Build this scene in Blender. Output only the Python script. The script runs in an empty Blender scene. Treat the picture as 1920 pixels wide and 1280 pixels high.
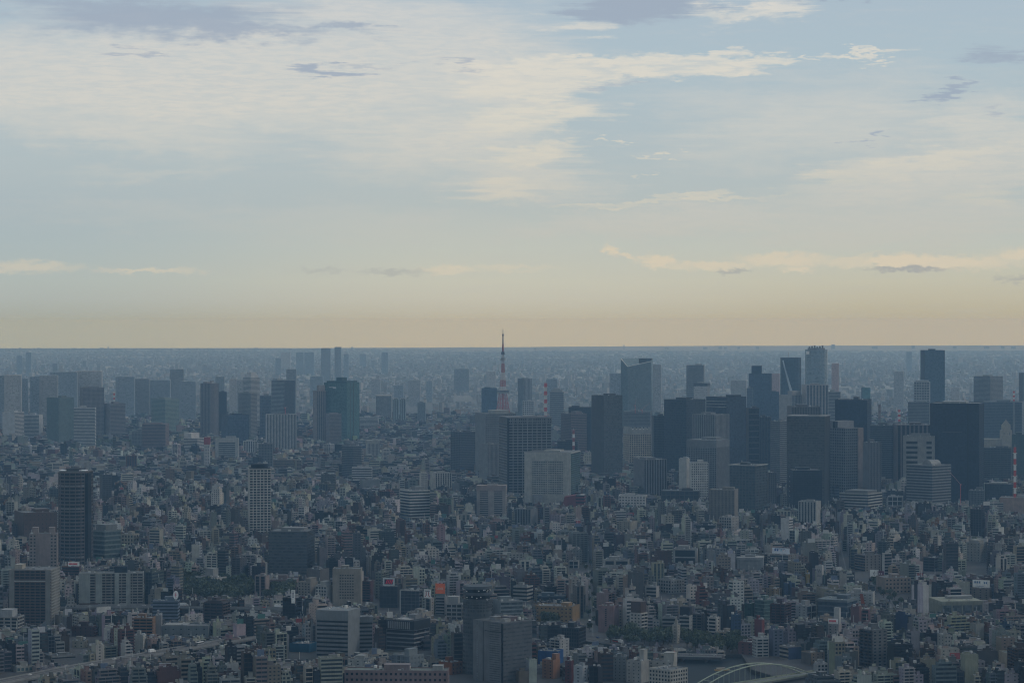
import bpy, math, random
import numpy as np
R = math.radians
sc = bpy.context.scene
col = sc.collection
random.seed(7)

# ------------------------------------------------------------------ camera
F, CX, HY, H = 5050.0, 960.0, 600.0, 350.0      # focal length and centre in photograph pixels, camera height in metres
cam_d = bpy.data.cameras.new('camera')
cam = bpy.data.objects.new('camera', cam_d)
col.objects.link(cam)
cam.location = (0, 0, H)
cam.rotation_euler = (R(90), 0, 0)
cam_d.sensor_width = 36.0
cam_d.lens = 36.0 * F / 1920.0
cam_d.shift_y = -(640 - HY) / 1920.0
cam_d.clip_start = 1.0
cam_d.clip_end = 200000.0
sc.camera = cam
sc.view_settings.view_transform = 'Standard'
sc.view_settings.look = 'None'
sc.view_settings.gamma = 1.0
sc.view_settings.exposure = 0.0
sc.cycles.use_denoising = True
sc.cycles.max_bounces = 4
sc.cycles.diffuse_bounces = 1
sc.cycles.glossy_bounces = 1
sc.cycles.volume_bounces = 0
sc.cycles.sample_clamp_indirect = 4
sc.cycles.filter_width = 1.15

# ------------------------------------------------------------------ sun
SUN_AZ, SUN_EL = 84.0, 40.0                    # degrees right of the view, degrees up
sd = bpy.data.lights.new('sun', 'SUN')
sd.energy = 0.9
sd.angle = R(14)
sd.color = (1.0, 0.95, 0.88)
sun = bpy.data.objects.new('sun', sd)
col.objects.link(sun)
sun.rotation_euler = (R(90 - SUN_EL), 0, R(180 - SUN_AZ))

# ------------------------------------------------------------------ world: sky texture, added brightening at the horizon, cloud layers
world = bpy.data.worlds.new('World')
sc.world = world
world.use_nodes = True
NT = world.node_tree
NT.nodes.clear()

class G:
    """small helper that writes node graphs"""
    def __init__(s, nt): s.nt = nt
    def n(s, t, **kw):
        nd = s.nt.nodes.new(t)
        for k, v in kw.items(): setattr(nd, k, v)
        return nd
    def put(s, sock, v):
        if hasattr(v, 'links'): s.nt.links.new(v, sock)
        elif v is not None: sock.default_value = v
    def m(s, op, a, b=None, c=None, clamp=False):
        nd = s.n('ShaderNodeMath', operation=op, use_clamp=clamp)
        s.put(nd.inputs[0], a); s.put(nd.inputs[1], b)
        if c is not None: s.put(nd.inputs[2], c)
        return nd.outputs[0]
    def vm(s, op, a, b=None):
        nd = s.n('ShaderNodeVectorMath', operation=op)
        s.put(nd.inputs[0], a); s.put(nd.inputs[1], b)
        return nd.outputs[1] if op == 'LENGTH' else nd.outputs[0]
    def xyz(s, x, y, z=0.0):
        nd = s.n('ShaderNodeCombineXYZ')
        s.put(nd.inputs[0], x); s.put(nd.inputs[1], y); s.put(nd.inputs[2], z)
        return nd.outputs[0]
    def noise(s, vec, scale, detail=3, rough=0.55, dist=0.0):
        nd = s.n('ShaderNodeTexNoise')
        s.put(nd.inputs['Vector'], vec)
        nd.inputs['Scale'].default_value = scale; nd.inputs['Detail'].default_value = detail
        nd.inputs['Roughness'].default_value = rough; nd.inputs['Distortion'].default_value = dist
        return nd.outputs['Fac']
    def mr(s, v, a, b, c=0.0, d=1.0, smooth=True):
        nd = s.n('ShaderNodeMapRange', interpolation_type='SMOOTHSTEP' if smooth else 'LINEAR')
        s.put(nd.inputs[0], v)
        for i, x in zip((1, 2, 3, 4), (a, b, c, d)): nd.inputs[i].default_value = x
        return nd.outputs[0]
    def mix(s, f, a, b, blend='MIX'):
        nd = s.n('ShaderNodeMix', data_type='RGBA', blend_type=blend)
        s.put(nd.inputs[0], f)
        for k, v in ((6, a), (7, b)):
            if isinstance(v, tuple): v = (*v[:3], 1.0)
            s.put(nd.inputs[k], v)
        return nd.outputs[2]
    def ramp(s, v, stops):
        nd = s.n('ShaderNodeValToRGB')
        s.put(nd.inputs[0], v)
        e = nd.color_ramp.elements
        while len(e) < len(stops): e.new(0.5)
        for k, (p, c) in enumerate(stops):
            e[k].position = p; e[k].color = (*c, 1.0)
        return nd.outputs[0]

def lin(r, g, b):
    f = lambda c: c / 12.92 if c <= 0.04045 else ((c + 0.055) / 1.055) ** 2.4
    return tuple(f(x / 255.0) for x in (r, g, b))

HAZE_COL, HAZE_DENS, HAZE_UP = (0.35, 0.65, 1.0), 5.0e-5, 12.0
HAZE_LIGHT = (0.30, 0.335, 0.33)      # what the full depth of the haze looks like
g = G(NT)
tc = g.n('ShaderNodeTexCoord')
sep = g.n('ShaderNodeSeparateXYZ'); NT.links.new(tc.outputs['Generated'], sep.inputs[0])
az = g.m('ARCTAN2', sep.outputs[0], sep.outputs[1])
el = g.m('ARCSINE', sep.outputs[2])
U = g.m('MULTIPLY', az, F / 100)                  # azimuth, one unit is about 1.13 degrees
V = g.m('MULTIPLY', el, F / 100)                  # elevation in the same unit
P0 = g.xyz(U, V)
# clear sky: Nishita, with its colour shifted by the milky air near the horizon
sky = g.n('ShaderNodeTexSky', sky_type='NISHITA')
sky.sun_disc = False; sky.sun_elevation = R(SUN_EL); sky.sun_rotation = R(SUN_AZ)
sky.air_density = 1.2; sky.dust_density = 2.0; sky.ozone_density = 2.0; sky.altitude = 350
nish = g.mix(1.0, sky.outputs[0], (0.10, 0.10, 0.10), 'MULTIPLY')
hazegrad = g.ramp(g.mr(V, 0.0, 6.5, smooth=False), [
    (0.0, lin(184, 178, 159)), (0.06, lin(192, 189, 174)), (0.11, lin(195, 194, 179)), (0.21, lin(190, 194, 185)),
    (0.33, lin(180, 189, 188)), (0.48, lin(176, 189, 193)), (0.75, lin(172, 190, 200)), (1.0, lin(170, 187, 201))])
leftdim = g.m('MULTIPLY', g.mr(U, -9.6, -0.5, 1.0, 0.0), g.mr(V, 1.2, 3.2, 1.0, 0.0))
hazegrad = g.mix(leftdim, hazegrad, g.mix(1.0, hazegrad, (0.78, 0.88, 1.0), 'MULTIPLY'))
rightwarm = g.m('MULTIPLY', g.mr(U, 0.5, 8.0), g.mr(V, 0.2, 1.5, 1.0, 0.0))
hazegrad = g.mix(rightwarm, hazegrad, g.mix(1.0, hazegrad, (0.96, 0.93, 0.86), 'MULTIPLY'))
overcast = g.mix(g.mr(g.noise(P0, 0.05, 3), 0.35, 0.7), (0.26, 0.37, 0.48), (0.38, 0.46, 0.53))
upper = g.mix(0.85, nish, overcast)
base = g.mix(g.mr(V, 6.0, 16.0), hazegrad, upper)

# warped coordinates for cloud edges
w1 = g.noise(g.xyz(g.m('MULTIPLY', U, 0.9), g.m('MULTIPLY', V, 2.6), 1.3), 1.0, 5, 0.6)
w2 = g.noise(g.xyz(g.m('MULTIPLY', U, 1.0), g.m('MULTIPLY', V, 3.4), 7.7), 1.0, 5, 0.62)
w3 = g.noise(g.xyz(g.m('MULTIPLY', U, 2.6), g.m('MULTIPLY', V, 9.0), 4.1), 1.0, 5, 0.6)
U2 = g.m('ADD', U, g.m('MULTIPLY', g.m('SUBTRACT', w1, 0.5), 2.6))
V2 = g.m('ADD', V, g.m('MULTIPLY', g.m('SUBTRACT', w2, 0.5), 0.85))
V2 = g.m('ADD', V2, g.m('MULTIPLY', g.m('SUBTRACT', w3, 0.5), 0.22))
w4 = g.noise(g.xyz(g.m('MULTIPLY', U, 0.35), g.m('MULTIPLY', V, 8.0), 3.3), 1.0, 4, 0.6)
U2 = g.m('ADD', U2, g.m('MULTIPLY', g.m('SUBTRACT', w4, 0.5), 3.2))
PW = g.xyz(U2, V2)

def blob(cx, cy, rx, ry, rot=0.0, w=1.0, soft=0.0, vec=None):
    """one cloud patch: centre and radii in photograph pixels turned into azimuth and elevation"""
    mp = g.n('ShaderNodeMapping', vector_type='TEXTURE')
    g.put(mp.inputs[0], vec or PW)
    mp.inputs['Location'].default_value = ((cx - 960) / 100, (600 - cy) / 100, 0)
    mp.inputs['Rotation'].default_value = (0, 0, R(rot))
    mp.inputs['Scale'].default_value = (rx / 100, ry / 100, 1)
    L = g.vm('LENGTH', mp.outputs[0])
    return g.mr(L, soft, 1.15, w, 0.0)
def chained(vec, acc):
    """the same vector, but evaluated after acc, so that few values are held at once"""
    nd = g.n('ShaderNodeVectorMath', operation='MULTIPLY_ADD')
    g.put(nd.inputs[0], acc); nd.inputs[1].default_value = (1e-6, 1e-6, 0); g.put(nd.inputs[2], vec)
    return nd.outputs[0]
LAST = [None]
def layer(blobs, base_vec=None):
    acc = None
    for b in blobs:
        v = base_vec or PW
        if LAST[0] is not None: v = chained(v, LAST[0])
        x = blob(*b, vec=v)
        acc = x if acc is None else g.m('MAXIMUM', acc, x)
        LAST[0] = acc
    return acc

# streaky structure of the high cloud sheet
st = g.noise(g.xyz(g.m('ADD', g.m('MULTIPLY', U, 0.55), g.m('MULTIPLY', V, 0.3)), g.m('MULTIPLY', V, 3.8), 2.0), 1.0, 6, 0.62, 0.4)
st2 = g.noise(g.xyz(g.m('MULTIPLY', U, 1.5), g.m('MULTIPLY', V, 9.0), 5.0), 1.0, 5, 0.6, 0.3)
streak = g.m('ADD', g.m('MULTIPLY', st, 0.65), g.m('MULTIPLY', st2, 0.35))

# creamy thin sheet, mostly opaque in the upper middle and left
sheet = layer([
    (420, 150, 640, 130, 0, 1.0, 0.4), (60, 150, 380, 130, 0, 0.9, 0.3), (820, 120, 330, 130, 0, 0.95, 0.3), (800, 260, 320, 110, 0, 0.8, 0.2),
    (960, 330, 230, 70, -5, 0.75, 0.2), (700, 30, 360, 60, 0, 0.85, 0.2), (330, 325, 250, 22, 4, 0.45, 0.1), (60, 240, 170, 25, 0, 0.5, 0.1),
    (1480, 250, 330, 90, 8, 0.62, 0.1), (1750, 330, 420, 75, 10, 0.85, 0.25), (1300, 415, 460, 42, 3, 0.75, 0.3), (1700, 420, 380, 60, 4, 0.7, 0.3),
    (1850, 240, 200, 90, 0, 0.7, 0.1), (250, 250, 420, 60, -6, 0.7, 0.1), (1560, 230, 360, 110, 0, 0.6, 0.1), (1350, 190, 260, 60, 0, 0.42, 0.0), (1620, 160, 300, 60, 0, 0.4, 0.0), (700, 420, 500, 60, 0, 0.42, 0.0), (300, 400, 420, 40, 0, 0.3, 0.0)])
fine = g.noise(g.xyz(g.m('MULTIPLY', U, 2.2), g.m('MULTIPLY', V, 14.0), 8.0), 1.0, 6, 0.65, 0.5)
edge = g.m('ADD', g.m('MULTIPLY', g.m('SUBTRACT', streak, 0.46), 1.5), g.m('MULTIPLY', g.m('SUBTRACT', fine, 0.5), 0.8))
sheet_a = g.mr(g.m('ADD', sheet, g.m('MULTIPLY', edge, 0.65)), -0.05, 1.1)
# cream ribs and hard-edged bright clouds
bright = layer([
    (1000, 220, 200, 45, 3, 0.95, 0.3), (990, 160, 190, 40, 4, 0.95, 0.3), (1010, 290, 140, 28, 5, 0.9, 0.3), (960, 350, 130, 35, 5, 0.7, 0.2),
    (1130, 128, 350, 26, 1, 1.0, 0.55), (1400, 118, 75, 22, 5, 1.0, 0.5), (1350, 135, 120, 20, 0, 1.0, 0.5), (1503, 114, 20, 7, 15, 0.9, 0.4),
    (1620, 108, 110, 7, 3, 0.9, 0.3), (1640, 122, 50, 5, 0, 0.8, 0.3), (1420, 20, 180, 28, 5, 0.85, 0.3), (1060, 50, 90, 22, 0, 0.7, 0.2),
    (1190, 328, 20, 5, 5, 0.8, 0.2), (1250, 290, 32, 6, 5, 0.85, 0.2), (1165, 265, 22, 5, 0, 0.8, 0.2), (1750, 310, 250, 24, 10, 0.7, 0.2),
    (1250, 378, 300, 11, 4, 0.75, 0.3), (1560, 330, 120, 20, 6, 0.6, 0.2), (1860, 375, 150, 22, 3, 0.6, 0.2)])
bright_a = g.mr(g.m('ADD', bright, g.m('MULTIPLY', edge, 0.85)), 0.1, 1.2)
# low line of cumulus above the haze, sampled with a finer warp
wc = g.noise(g.xyz(g.m('MULTIPLY', U, 3.6), g.m('MULTIPLY', V, 7.5), 9.0), 1.0, 6, 0.65)
wd = g.noise(g.xyz(g.m('MULTIPLY', U, 3.6), g.m('MULTIPLY', V, 7.5), 19.0), 1.0, 6, 0.65)
PC = g.xyz(g.m('ADD', U, g.m('MULTIPLY', g.m('SUBTRACT', wc, 0.5), 1.1)), g.m('ADD', V, g.m('MULTIPLY', g.m('SUBTRACT', wd, 0.5), 0.42)))
def layer_c(blobs): return layer(blobs, PC)
low = layer_c([
    (1150, 470, 26, 11, -18, 1.0, 0.2), (1178, 482, 22, 8, -18, .9, 0.2), (1235, 490, 45, 14, -5, 0.9, 0.4), (1330, 498, 90, 12, 0, 0.75, 0.3), (1470, 488, 110, 17, 0, 0.8, 0.3),
    (1490, 506, 35, 5, 0, 0.8, 0.3), (1690, 490, 110, 15, 0, 1.0, 0.35), (1760, 494, 180, 16, 0, 0.85, 0.3), (1900, 480, 60, 16, 0, 0.8, 0.3), (1590, 492, 90, 11, 0, 0.6, 0.2),
    (60, 502, 120, 14, 0, 0.55, 0.2), (280, 508, 120, 7, 0, 0.6, 0.2), (840, 506, 70, 10, 0, 0.6, 0.2), (960, 502, 110, 7, 0, 0.4, 0.1), (30, 502, 60, 12, 0, 0.5, 0.2)])
# grey undersides
grey0 = layer([
    (300, 38, 290, 42, 2, 0.95, 0.15), (200, 20, 260, 30, 0, 0.75, 0.1), (430, 60, 210, 28, 0, 0.85, 0.2), (640, 55, 140, 16, -4, 0.75, 0.1), (1200, 8, 170, 44, 0, 1.0, 0.25), (1150, 25, 110, 28, 0, 0.9, 0.2),
    (280, 107, 45, 9, -5, 0.6, 0.1), (605, 137, 60, 15, -6, 0.95, 0.2), (870, 126, 60, 11, -4, 0.6, 0.1), (705, 130, 50, 8, 0, 0.4, 0.1),
    (1780, 178, 62, 12, 14, 0.95, 0.2), (1800, 162, 30, 9, 0, 0.8, 0.2), (1870, 112, 80, 24, -3, 0.75, 0.1), (1645, 255, 28, 10, 0, 0.75, 0.1), (1870, 225, 60, 12, -8, 0.5, 0.1),
    (1640, 2, 140, 10, 0, 0.9, 0.2), (1130, 160, 60, 6, 0, 0.35, 0.1)])
grey = g.mr(g.m('ADD', grey0, g.m('MULTIPLY', edge, 0.35)), -0.05, 0.95)
greylow = layer_c([(1700, 505, 100, 7, 0, 1.0, 0.2), (1375, 510, 45, 7, 0, 0.75, 0.2), (1900, 525, 45, 9, 0, 0.7, 0.2), (740, 510, 80, 9, 0, 0.55, 0.1), (600, 507, 60, 7, 0, 0.4, 0.1)])
beyond = g.mr(V, 6.2, 9.0)      # above the photograph the sheet goes on as broken cloud
sheet_a = g.m('MAXIMUM', sheet_a, g.m('MULTIPLY', beyond, g.mr(g.noise(g.xyz(U, g.m('MULTIPLY', V, 1.6)), 0.25, 5, 0.6), 0.45, 0.6, 0.0, 0.7)))

ribs2 = g.mr(st2, 0.42, 0.66)
creamy = g.ramp(g.mr(V, 0.0, 6.5, smooth=False), [(0.0, lin(200, 190, 168)), (0.3, lin(210, 203, 186)), (0.6, lin(218, 213, 200)), (1.0, lin(222, 218, 210))])
sheetc = g.ramp(g.mr(V, 0.0, 6.5, smooth=False), [(0.0, lin(188, 184, 170)), (0.3, lin(197, 196, 188)), (0.55, lin(211, 208, 199)), (1.0, lin(207, 208, 207))])
ribs = g.mr(fine, 0.35, 0.68)
sheetc = g.mix(g.m('MULTIPLY', ribs, 0.75), sheetc, g.mix(0.5, sheetc, base))
c = g.mix(g.m('MULTIPLY', sheet_a, 0.97), base, sheetc)
c = g.mix(g.m('MULTIPLY', bright_a, g.m('SUBTRACT', 0.95, g.m('MULTIPLY', ribs2, 0.45))), c, creamy)
c = g.mix(g.m('MULTIPLY', low, 0.95), c, lin(214, 202, 180))
c = g.mix(g.m('MULTIPLY', grey, 0.85), c, lin(157, 170, 187))
c = g.mix(g.m('MULTIPLY', greylow, 0.8), c, lin(160, 163, 164))

# sky brightened towards the horizon to make up for the haze box dimming it
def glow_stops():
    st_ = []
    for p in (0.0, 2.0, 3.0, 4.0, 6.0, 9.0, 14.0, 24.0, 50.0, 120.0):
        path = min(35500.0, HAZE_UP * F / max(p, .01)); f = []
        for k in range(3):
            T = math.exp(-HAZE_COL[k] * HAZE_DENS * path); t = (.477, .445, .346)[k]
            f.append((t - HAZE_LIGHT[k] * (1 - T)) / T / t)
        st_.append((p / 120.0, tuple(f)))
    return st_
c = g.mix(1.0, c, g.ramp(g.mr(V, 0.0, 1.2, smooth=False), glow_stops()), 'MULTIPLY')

bg = g.n('ShaderNodeBackground')
NT.links.new(c, bg.inputs[0])
bg.inputs[1].default_value = 1.0
out = g.n('ShaderNodeOutputWorld')
NT.links.new(bg.outputs[0], out.inputs[0])
world.cycles.sampling_method = 'MANUAL'
world.cycles.sample_map_resolution = 512



# ------------------------------------------------------------------ materials
WALL_TONE, ROOF_TONE = 0.54, 0.34     # darkens the listed paint colours to stand in for dim light
def new_mat(name):
    m = bpy.data.materials.new(name); m.use_nodes = True
    m.node_tree.nodes.clear()
    gg = G(m.node_tree)
    bs = gg.n('ShaderNodeBsdfPrincipled'); o = gg.n('ShaderNodeOutputMaterial')
    m.node_tree.links.new(bs.outputs[0], o.inputs[0])
    return m, gg, bs
def attr(gg, name='Col'):
    a = gg.n('ShaderNodeAttribute'); a.attribute_name = name
    return a.outputs['Color']
def wall_material():
    m, gg, bs = new_mat('painted_wall')
    tcn = gg.n('ShaderNodeTexCoord')
    big = gg.mr(gg.noise(tcn.outputs['Object'], 0.11, 3), 0.3, 0.7, 0.82, 1.08)
    mp = gg.n('ShaderNodeMapping'); gg.put(mp.inputs[0], tcn.outputs['Object']); mp.inputs['Scale'].default_value = (1.3, 1.3, 0.06)
    stk = gg.mr(gg.noise(mp.outputs[0], 1.0, 4, 0.6), 0.35, 0.7, 0.85, 1.05)
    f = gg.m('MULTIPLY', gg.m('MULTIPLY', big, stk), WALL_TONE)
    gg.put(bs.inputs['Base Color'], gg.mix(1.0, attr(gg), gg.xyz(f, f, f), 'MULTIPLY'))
    bs.inputs['Roughness'].default_value = 0.75
    bs.inputs['Specular IOR Level'].default_value = 0.15
    return m
def glass_material():
    """window glass with some blinds drawn, cell by cell"""
    m, gg, bs = new_mat('window_glass')
    tcn = gg.n('ShaderNodeTexCoord')
    sn = gg.n('ShaderNodeVectorMath', operation='SNAP'); gg.put(sn.inputs[0], tcn.outputs['Object']); sn.inputs[1].default_value = (3.1, 3.1, 3.4)
    wn = gg.n('ShaderNodeTexWhiteNoise', noise_dimensions='3D'); gg.put(wn.inputs[0], sn.outputs[0])
    k = gg.mr(wn.outputs['Value'], 0.80, 1.0, 0.0, 0.28)
    v = gg.mr(wn.outputs['Value'], 0.0, 0.7, 0.6, 1.25)
    bc = gg.mix(1.0, attr(gg), gg.xyz(v, v, v), 'MULTIPLY')
    gg.put(bs.inputs['Base Color'], gg.mix(k, bc, gg.mix(0.82, (0.16, 0.165, 0.165), bc)))
    bs.inputs['Roughness'].default_value = 0.18
    bs.inputs['Specular IOR Level'].default_value = 0.18
    return m
def plain(name, c, rough=0.6, metal=0.0, use_attr=False, noise=0.2, nscale=0.5, tone=1.0):
    m, gg, bs = new_mat(name)
    tcn = gg.n('ShaderNodeTexCoord')
    f = gg.mr(gg.noise(tcn.outputs['Object'], nscale, 3), 0.3, 0.7, (1 - noise) * tone, (1 + noise) * tone)
    src = attr(gg) if use_attr else (*c, 1.0)
    nd = gg.mix(1.0, src, gg.xyz(f, f, f), 'MULTIPLY')
    gg.put(bs.inputs['Base Color'], nd)
    bs.inputs['Specular IOR Level'].default_value = 0.3
    bs.inputs['Roughness'].default_value = rough; bs.inputs['Metallic'].default_value = metal
    return m
M_WALL = wall_material(); M_GLASS = glass_material()
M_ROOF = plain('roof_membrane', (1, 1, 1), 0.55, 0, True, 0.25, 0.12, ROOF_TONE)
M_METAL = plain('painted_metal', (1, 1, 1), 0.45, 0.0, True, 0.12)
MI = {'wall': 0, 'glass': 1, 'roof': 2, 'metal': 3}
MATS = [M_WALL, M_GLASS, M_ROOF, M_METAL]

# ------------------------------------------------------------------ mesh builder
CORN = np.array([(-.5, -.5, 0), (.5, -.5, 0), (.5, .5, 0), (-.5, .5, 0), (-.5, -.5, 1), (.5, -.5, 1), (.5, .5, 1), (-.5, .5, 1)])
BF = np.array([(0, 1, 5, 4), (1, 2, 6, 5), (2, 3, 7, 6), (3, 0, 4, 7), (4, 5, 6, 7)])
class MB:
    """collects boxes and polygons, then links them as ONE mesh object"""
    def __init__(s): s.b = []; s.bc = []; s.pv = []; s.pf = []; s.pc = []; s.nv = 0
    def box(s, cx, cy, z0, sx, sy, sz, c=(.5, .5, .5), m='wall', yaw=0.0):
        s.b.append((cx, cy, z0, sx, sy, sz, yaw, MI[m])); s.bc.append(c)
    def poly(s, verts, faces, c=(.5, .5, .5), m='wall'):
        n = s.nv
        s.pv.extend(verts); s.nv += len(verts)
        for f in faces: s.pf.append([n + i for i in f]); s.pc.append((c, MI[m]))
    def prism(s, pts, z0, z1, c=(.5, .5, .5), m='wall', top=None, cap=True):
        """vertical prism over a footprint; top may be one z per point"""
        n = len(pts); t = top or [z1] * n
        v = [(x, y, z0) for x, y in pts] + [(x, y, t[i]) for i, (x, y) in enumerate(pts)]
        f = [(i, (i + 1) % n, n + (i + 1) % n, n + i) for i in range(n)]
        if cap: f.append(tuple(range(n, 2 * n)))
        s.poly(v, f, c, m)
    def cyl(s, cx, cy, z0, z1, r, c=(.5, .5, .5), m='wall', r2=None, n=12):
        r2 = r if r2 is None else r2
        a = [2 * math.pi * i / n for i in range(n)]
        v = [(cx + r * math.cos(t), cy + r * math.sin(t), z0) for t in a] + [(cx + r2 * math.cos(t), cy + r2 * math.sin(t), z1) for t in a]
        s.poly(v, [(i, (i + 1) % n, n + (i + 1) % n, n + i) for i in range(n)] + [tuple(range(n, 2 * n))], c, m)
    def bar(s, p, q, r, c=(.5, .5, .5), m='metal', n=4):
        p = np.array(p, float); q = np.array(q, float); d = q - p; L = np.linalg.norm(d)
        if L < 1e-6: return
        d /= L
        u = np.cross(d, (0, 0, 1.0)) if abs(d[2]) < .9 else np.cross(d, (1.0, 0, 0))
        u /= np.linalg.norm(u); w = np.cross(d, u)
        v = []
        for e in (p, q):
            for i in range(n):
                t = 2 * math.pi * (i + .5) / n
                v.append(tuple(e + r * (math.cos(t) * u + math.sin(t) * w)))
        s.poly(v, [(i, (i + 1) % n, n + (i + 1) % n, n + i) for i in range(n)] + [tuple(range(n)), tuple(range(n, 2 * n))], c, m)
    def empty(s): return not s.b and not s.pf
    def mesh(s, name):
        nb = len(s.b)
        V = np.zeros((0, 3)); loops = np.zeros(0, int); tot = np.zeros(0, int); mi = np.zeros(0, int); cc = np.zeros((0, 4))
        if nb:
            B = np.array(s.b); C = np.array([tuple(c)[:3] + (1.0,) for c in s.bc])
            L = CORN[None] * B[:, None, 3:6]
            cs, sn = np.cos(B[:, 6])[:, None], np.sin(B[:, 6])[:, None]
            x = L[:, :, 0] * cs - L[:, :, 1] * sn + B[:, 0:1]
            y = L[:, :, 0] * sn + L[:, :, 1] * cs + B[:, 1:2]
            V = np.stack([x, y, L[:, :, 2] + B[:, 2:3]], -1).reshape(-1, 3)
            loops = (BF[None] + (np.arange(nb) * 8)[:, None, None]).reshape(-1)
            tot = np.full(nb * 5, 4); mi = np.repeat(B[:, 7].astype(int), 5); cc = np.repeat(C, 5, 0)
        if s.pf:
            off = len(V)
            V = np.concatenate([V, np.array(s.pv, float)])
            loops = np.concatenate([loops, np.array([i + off for f in s.pf for i in f])])
            tot = np.concatenate([tot, np.array([len(f) for f in s.pf])])
            mi = np.concatenate([mi, np.array([m for _, m in s.pc])])
            cc = np.concatenate([cc, np.array([tuple(c)[:3] + (1.0,) for c, _ in s.pc])])
        me = bpy.data.meshes.new(name)
        me.vertices.add(len(V)); me.vertices.foreach_set('co', V.astype(np.float32).ravel())
        me.loops.add(len(loops)); me.loops.foreach_set('vertex_index', loops.astype(np.int32))
        me.polygons.add(len(tot))
        me.polygons.foreach_set('loop_start', np.concatenate([[0], np.cumsum(tot)[:-1]]).astype(np.int32))
        used = sorted(set(mi.tolist())); remap = np.zeros(8, int)
        for k, u in enumerate(used): remap[u] = k; me.materials.append(MATS[u])
        me.polygons.foreach_set('material_index', remap[mi].astype(np.int32))
        me.polygons.foreach_set('use_smooth', np.zeros(len(tot), bool))
        a = me.attributes.new('Col', 'FLOAT_COLOR', 'FACE')
        a.data.foreach_set('color', cc.astype(np.float32).ravel())
        me.update(calc_edges=True)
        return me
    def build(s, name, parent=None, loc=(0, 0, 0), yaw=0.0):
        o = bpy.data.objects.new(name, s.mesh(name))
        col.objects.link(o)
        o.location = loc; o.rotation_euler = (0, 0, yaw)
        if parent is not None: o.parent = parent
        return o

def tag(o, label=None, cat=None, group=None, kind=None):
    if label: o['label'] = label
    if cat: o['category'] = cat
    if group: o['group'] = group
    if kind: o['kind'] = kind
    return o
def empty(name, loc, yaw=0.0):
    o = bpy.data.objects.new(name, None); col.objects.link(o)
    o.location = loc; o.rotation_euler = (0, 0, yaw); o.empty_display_size = 5
    return o
def gy(y): return H * F / (y - HY)                       # distance of a ground point seen at photograph row y
def gp(x, y, z=0.0):
    Y = (H - z) * F / (y - HY)
    return ((x - CX) / F * Y, Y)
def zpx(y, Y): return H - (y - HY) * Y / F               # height that shows at row y from distance Y

# ------------------------------------------------------------------ facades
# hf, vf: share of each storey and bay that is wall; tH, tV: how far they stand out; fh, bw: storey height and bay width
ST = {
 'band':  dict(hf=.46, vf=0, tH=.30, tV=0, fh=3.8, bw=9),
 'bandv': dict(hf=.50, vf=.06, tH=.30, tV=.42, fh=3.8, bw=7),
 'fin':   dict(hf=.10, vf=.48, tH=.12, tV=.55, fh=3.9, bw=3.2),
 'finw':  dict(hf=.06, vf=.40, tH=.12, tV=.60, fh=3.9, bw=5.6),
 'grid':  dict(hf=.40, vf=.34, tH=.32, tV=.40, fh=3.7, bw=3.6),
 'gridf': dict(hf=.34, vf=.22, tH=.22, tV=.30, fh=3.6, bw=2.6),
 'punch': dict(hf=.58, vf=.52, tH=.22, tV=.26, fh=3.5, bw=4.4),
 'glass': dict(hf=.13, vf=.05, tH=.10, tV=.16, fh=4.0, bw=4.5),
 'glassh': dict(hf=.22, vf=.0, tH=.15, tV=.0, fh=4.0, bw=4.5),
 'balc':  dict(hf=.37, vf=.05, tH=1.30, tV=1.10, fh=3.0, bw=6.4),
 'balcw': dict(hf=.40, vf=.14, tH=1.10, tV=1.25, fh=3.0, bw=6.4),
 'small': dict(hf=.66, vf=.74, tH=.20, tV=.24, fh=3.1, bw=6.5),
 'big':   dict(hf=.16, vf=.14, tH=.50, tV=.70, fh=6.8, bw=8.0),
}
def face_box(mb, face, w, d, a0, a1, z0, z1, t, c, m='wall', lift=0.0):
    """a slab on one face of a w by d plan; a runs along the face, t stands out from it"""
    mid = (a0 + a1) / 2; L = a1 - a0
    if face == 0:   mb.box(-w / 2 + mid, -d / 2 - t / 2 - lift, z0, L, t, z1 - z0, c, m)
    elif face == 1: mb.box(w / 2 + t / 2 + lift, -d / 2 + mid, z0, t, L, z1 - z0, c, m)
    elif face == 2: mb.box(-w / 2 - t / 2 - lift, -d / 2 + mid, z0, t, L, z1 - z0, c, m)
    else:           mb.box(-w / 2 + mid, d / 2 + t / 2 + lift, z0, L, t, z1 - z0, c, m)
def facade(mb, w, d, z0, z1, styles, wc, faces=(0, 1, 2, 3), over=None, coarse=False):
    for f, stn in zip((0, 1, 2, 3), styles):
        if f not in faces or stn is None: continue
        cc = wc
        if isinstance(stn, tuple): stn, cc = stn
        L = w if f in (0, 3) else d
        if stn == 'blank':
            face_box(mb, f, w, d, 0, L, z0, z1 - .02, .25, cc); continue
        p = dict(ST[stn]); p.update(over or {})
        n = max(1, round((z1 - z0) / p['fh'])); fh = (z1 - z0) / n
        e = p['tH'] if f in (0, 3) else 0.0
        if p['hf'] > 0:
            for i in range(n + 1):
                a = z0 + i * fh - (0 if i == 0 else p['hf'] * fh * .5); b = min(z1 - .02, z0 + i * fh + p['hf'] * fh * .5)
                if b > a: face_box(mb, f, w, d, -e, L + e, a, b, p['tH'], cc)
        if p['vf'] > 0:
            nb = max(1, round(L / p['bw'])); bw = L / nb; hw = p['vf'] * bw / 2
            for i in range(nb + 1):
                a = max(0, i * bw - hw); b = min(L, i * bw + hw)
                if i in (0, nb): a, b = (0, max(hw, .35)) if i == 0 else (L - max(hw, .35), L)
                face_box(mb, f, w, d, a, b, z0, z1 - .05, p['tV'], cc)
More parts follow.
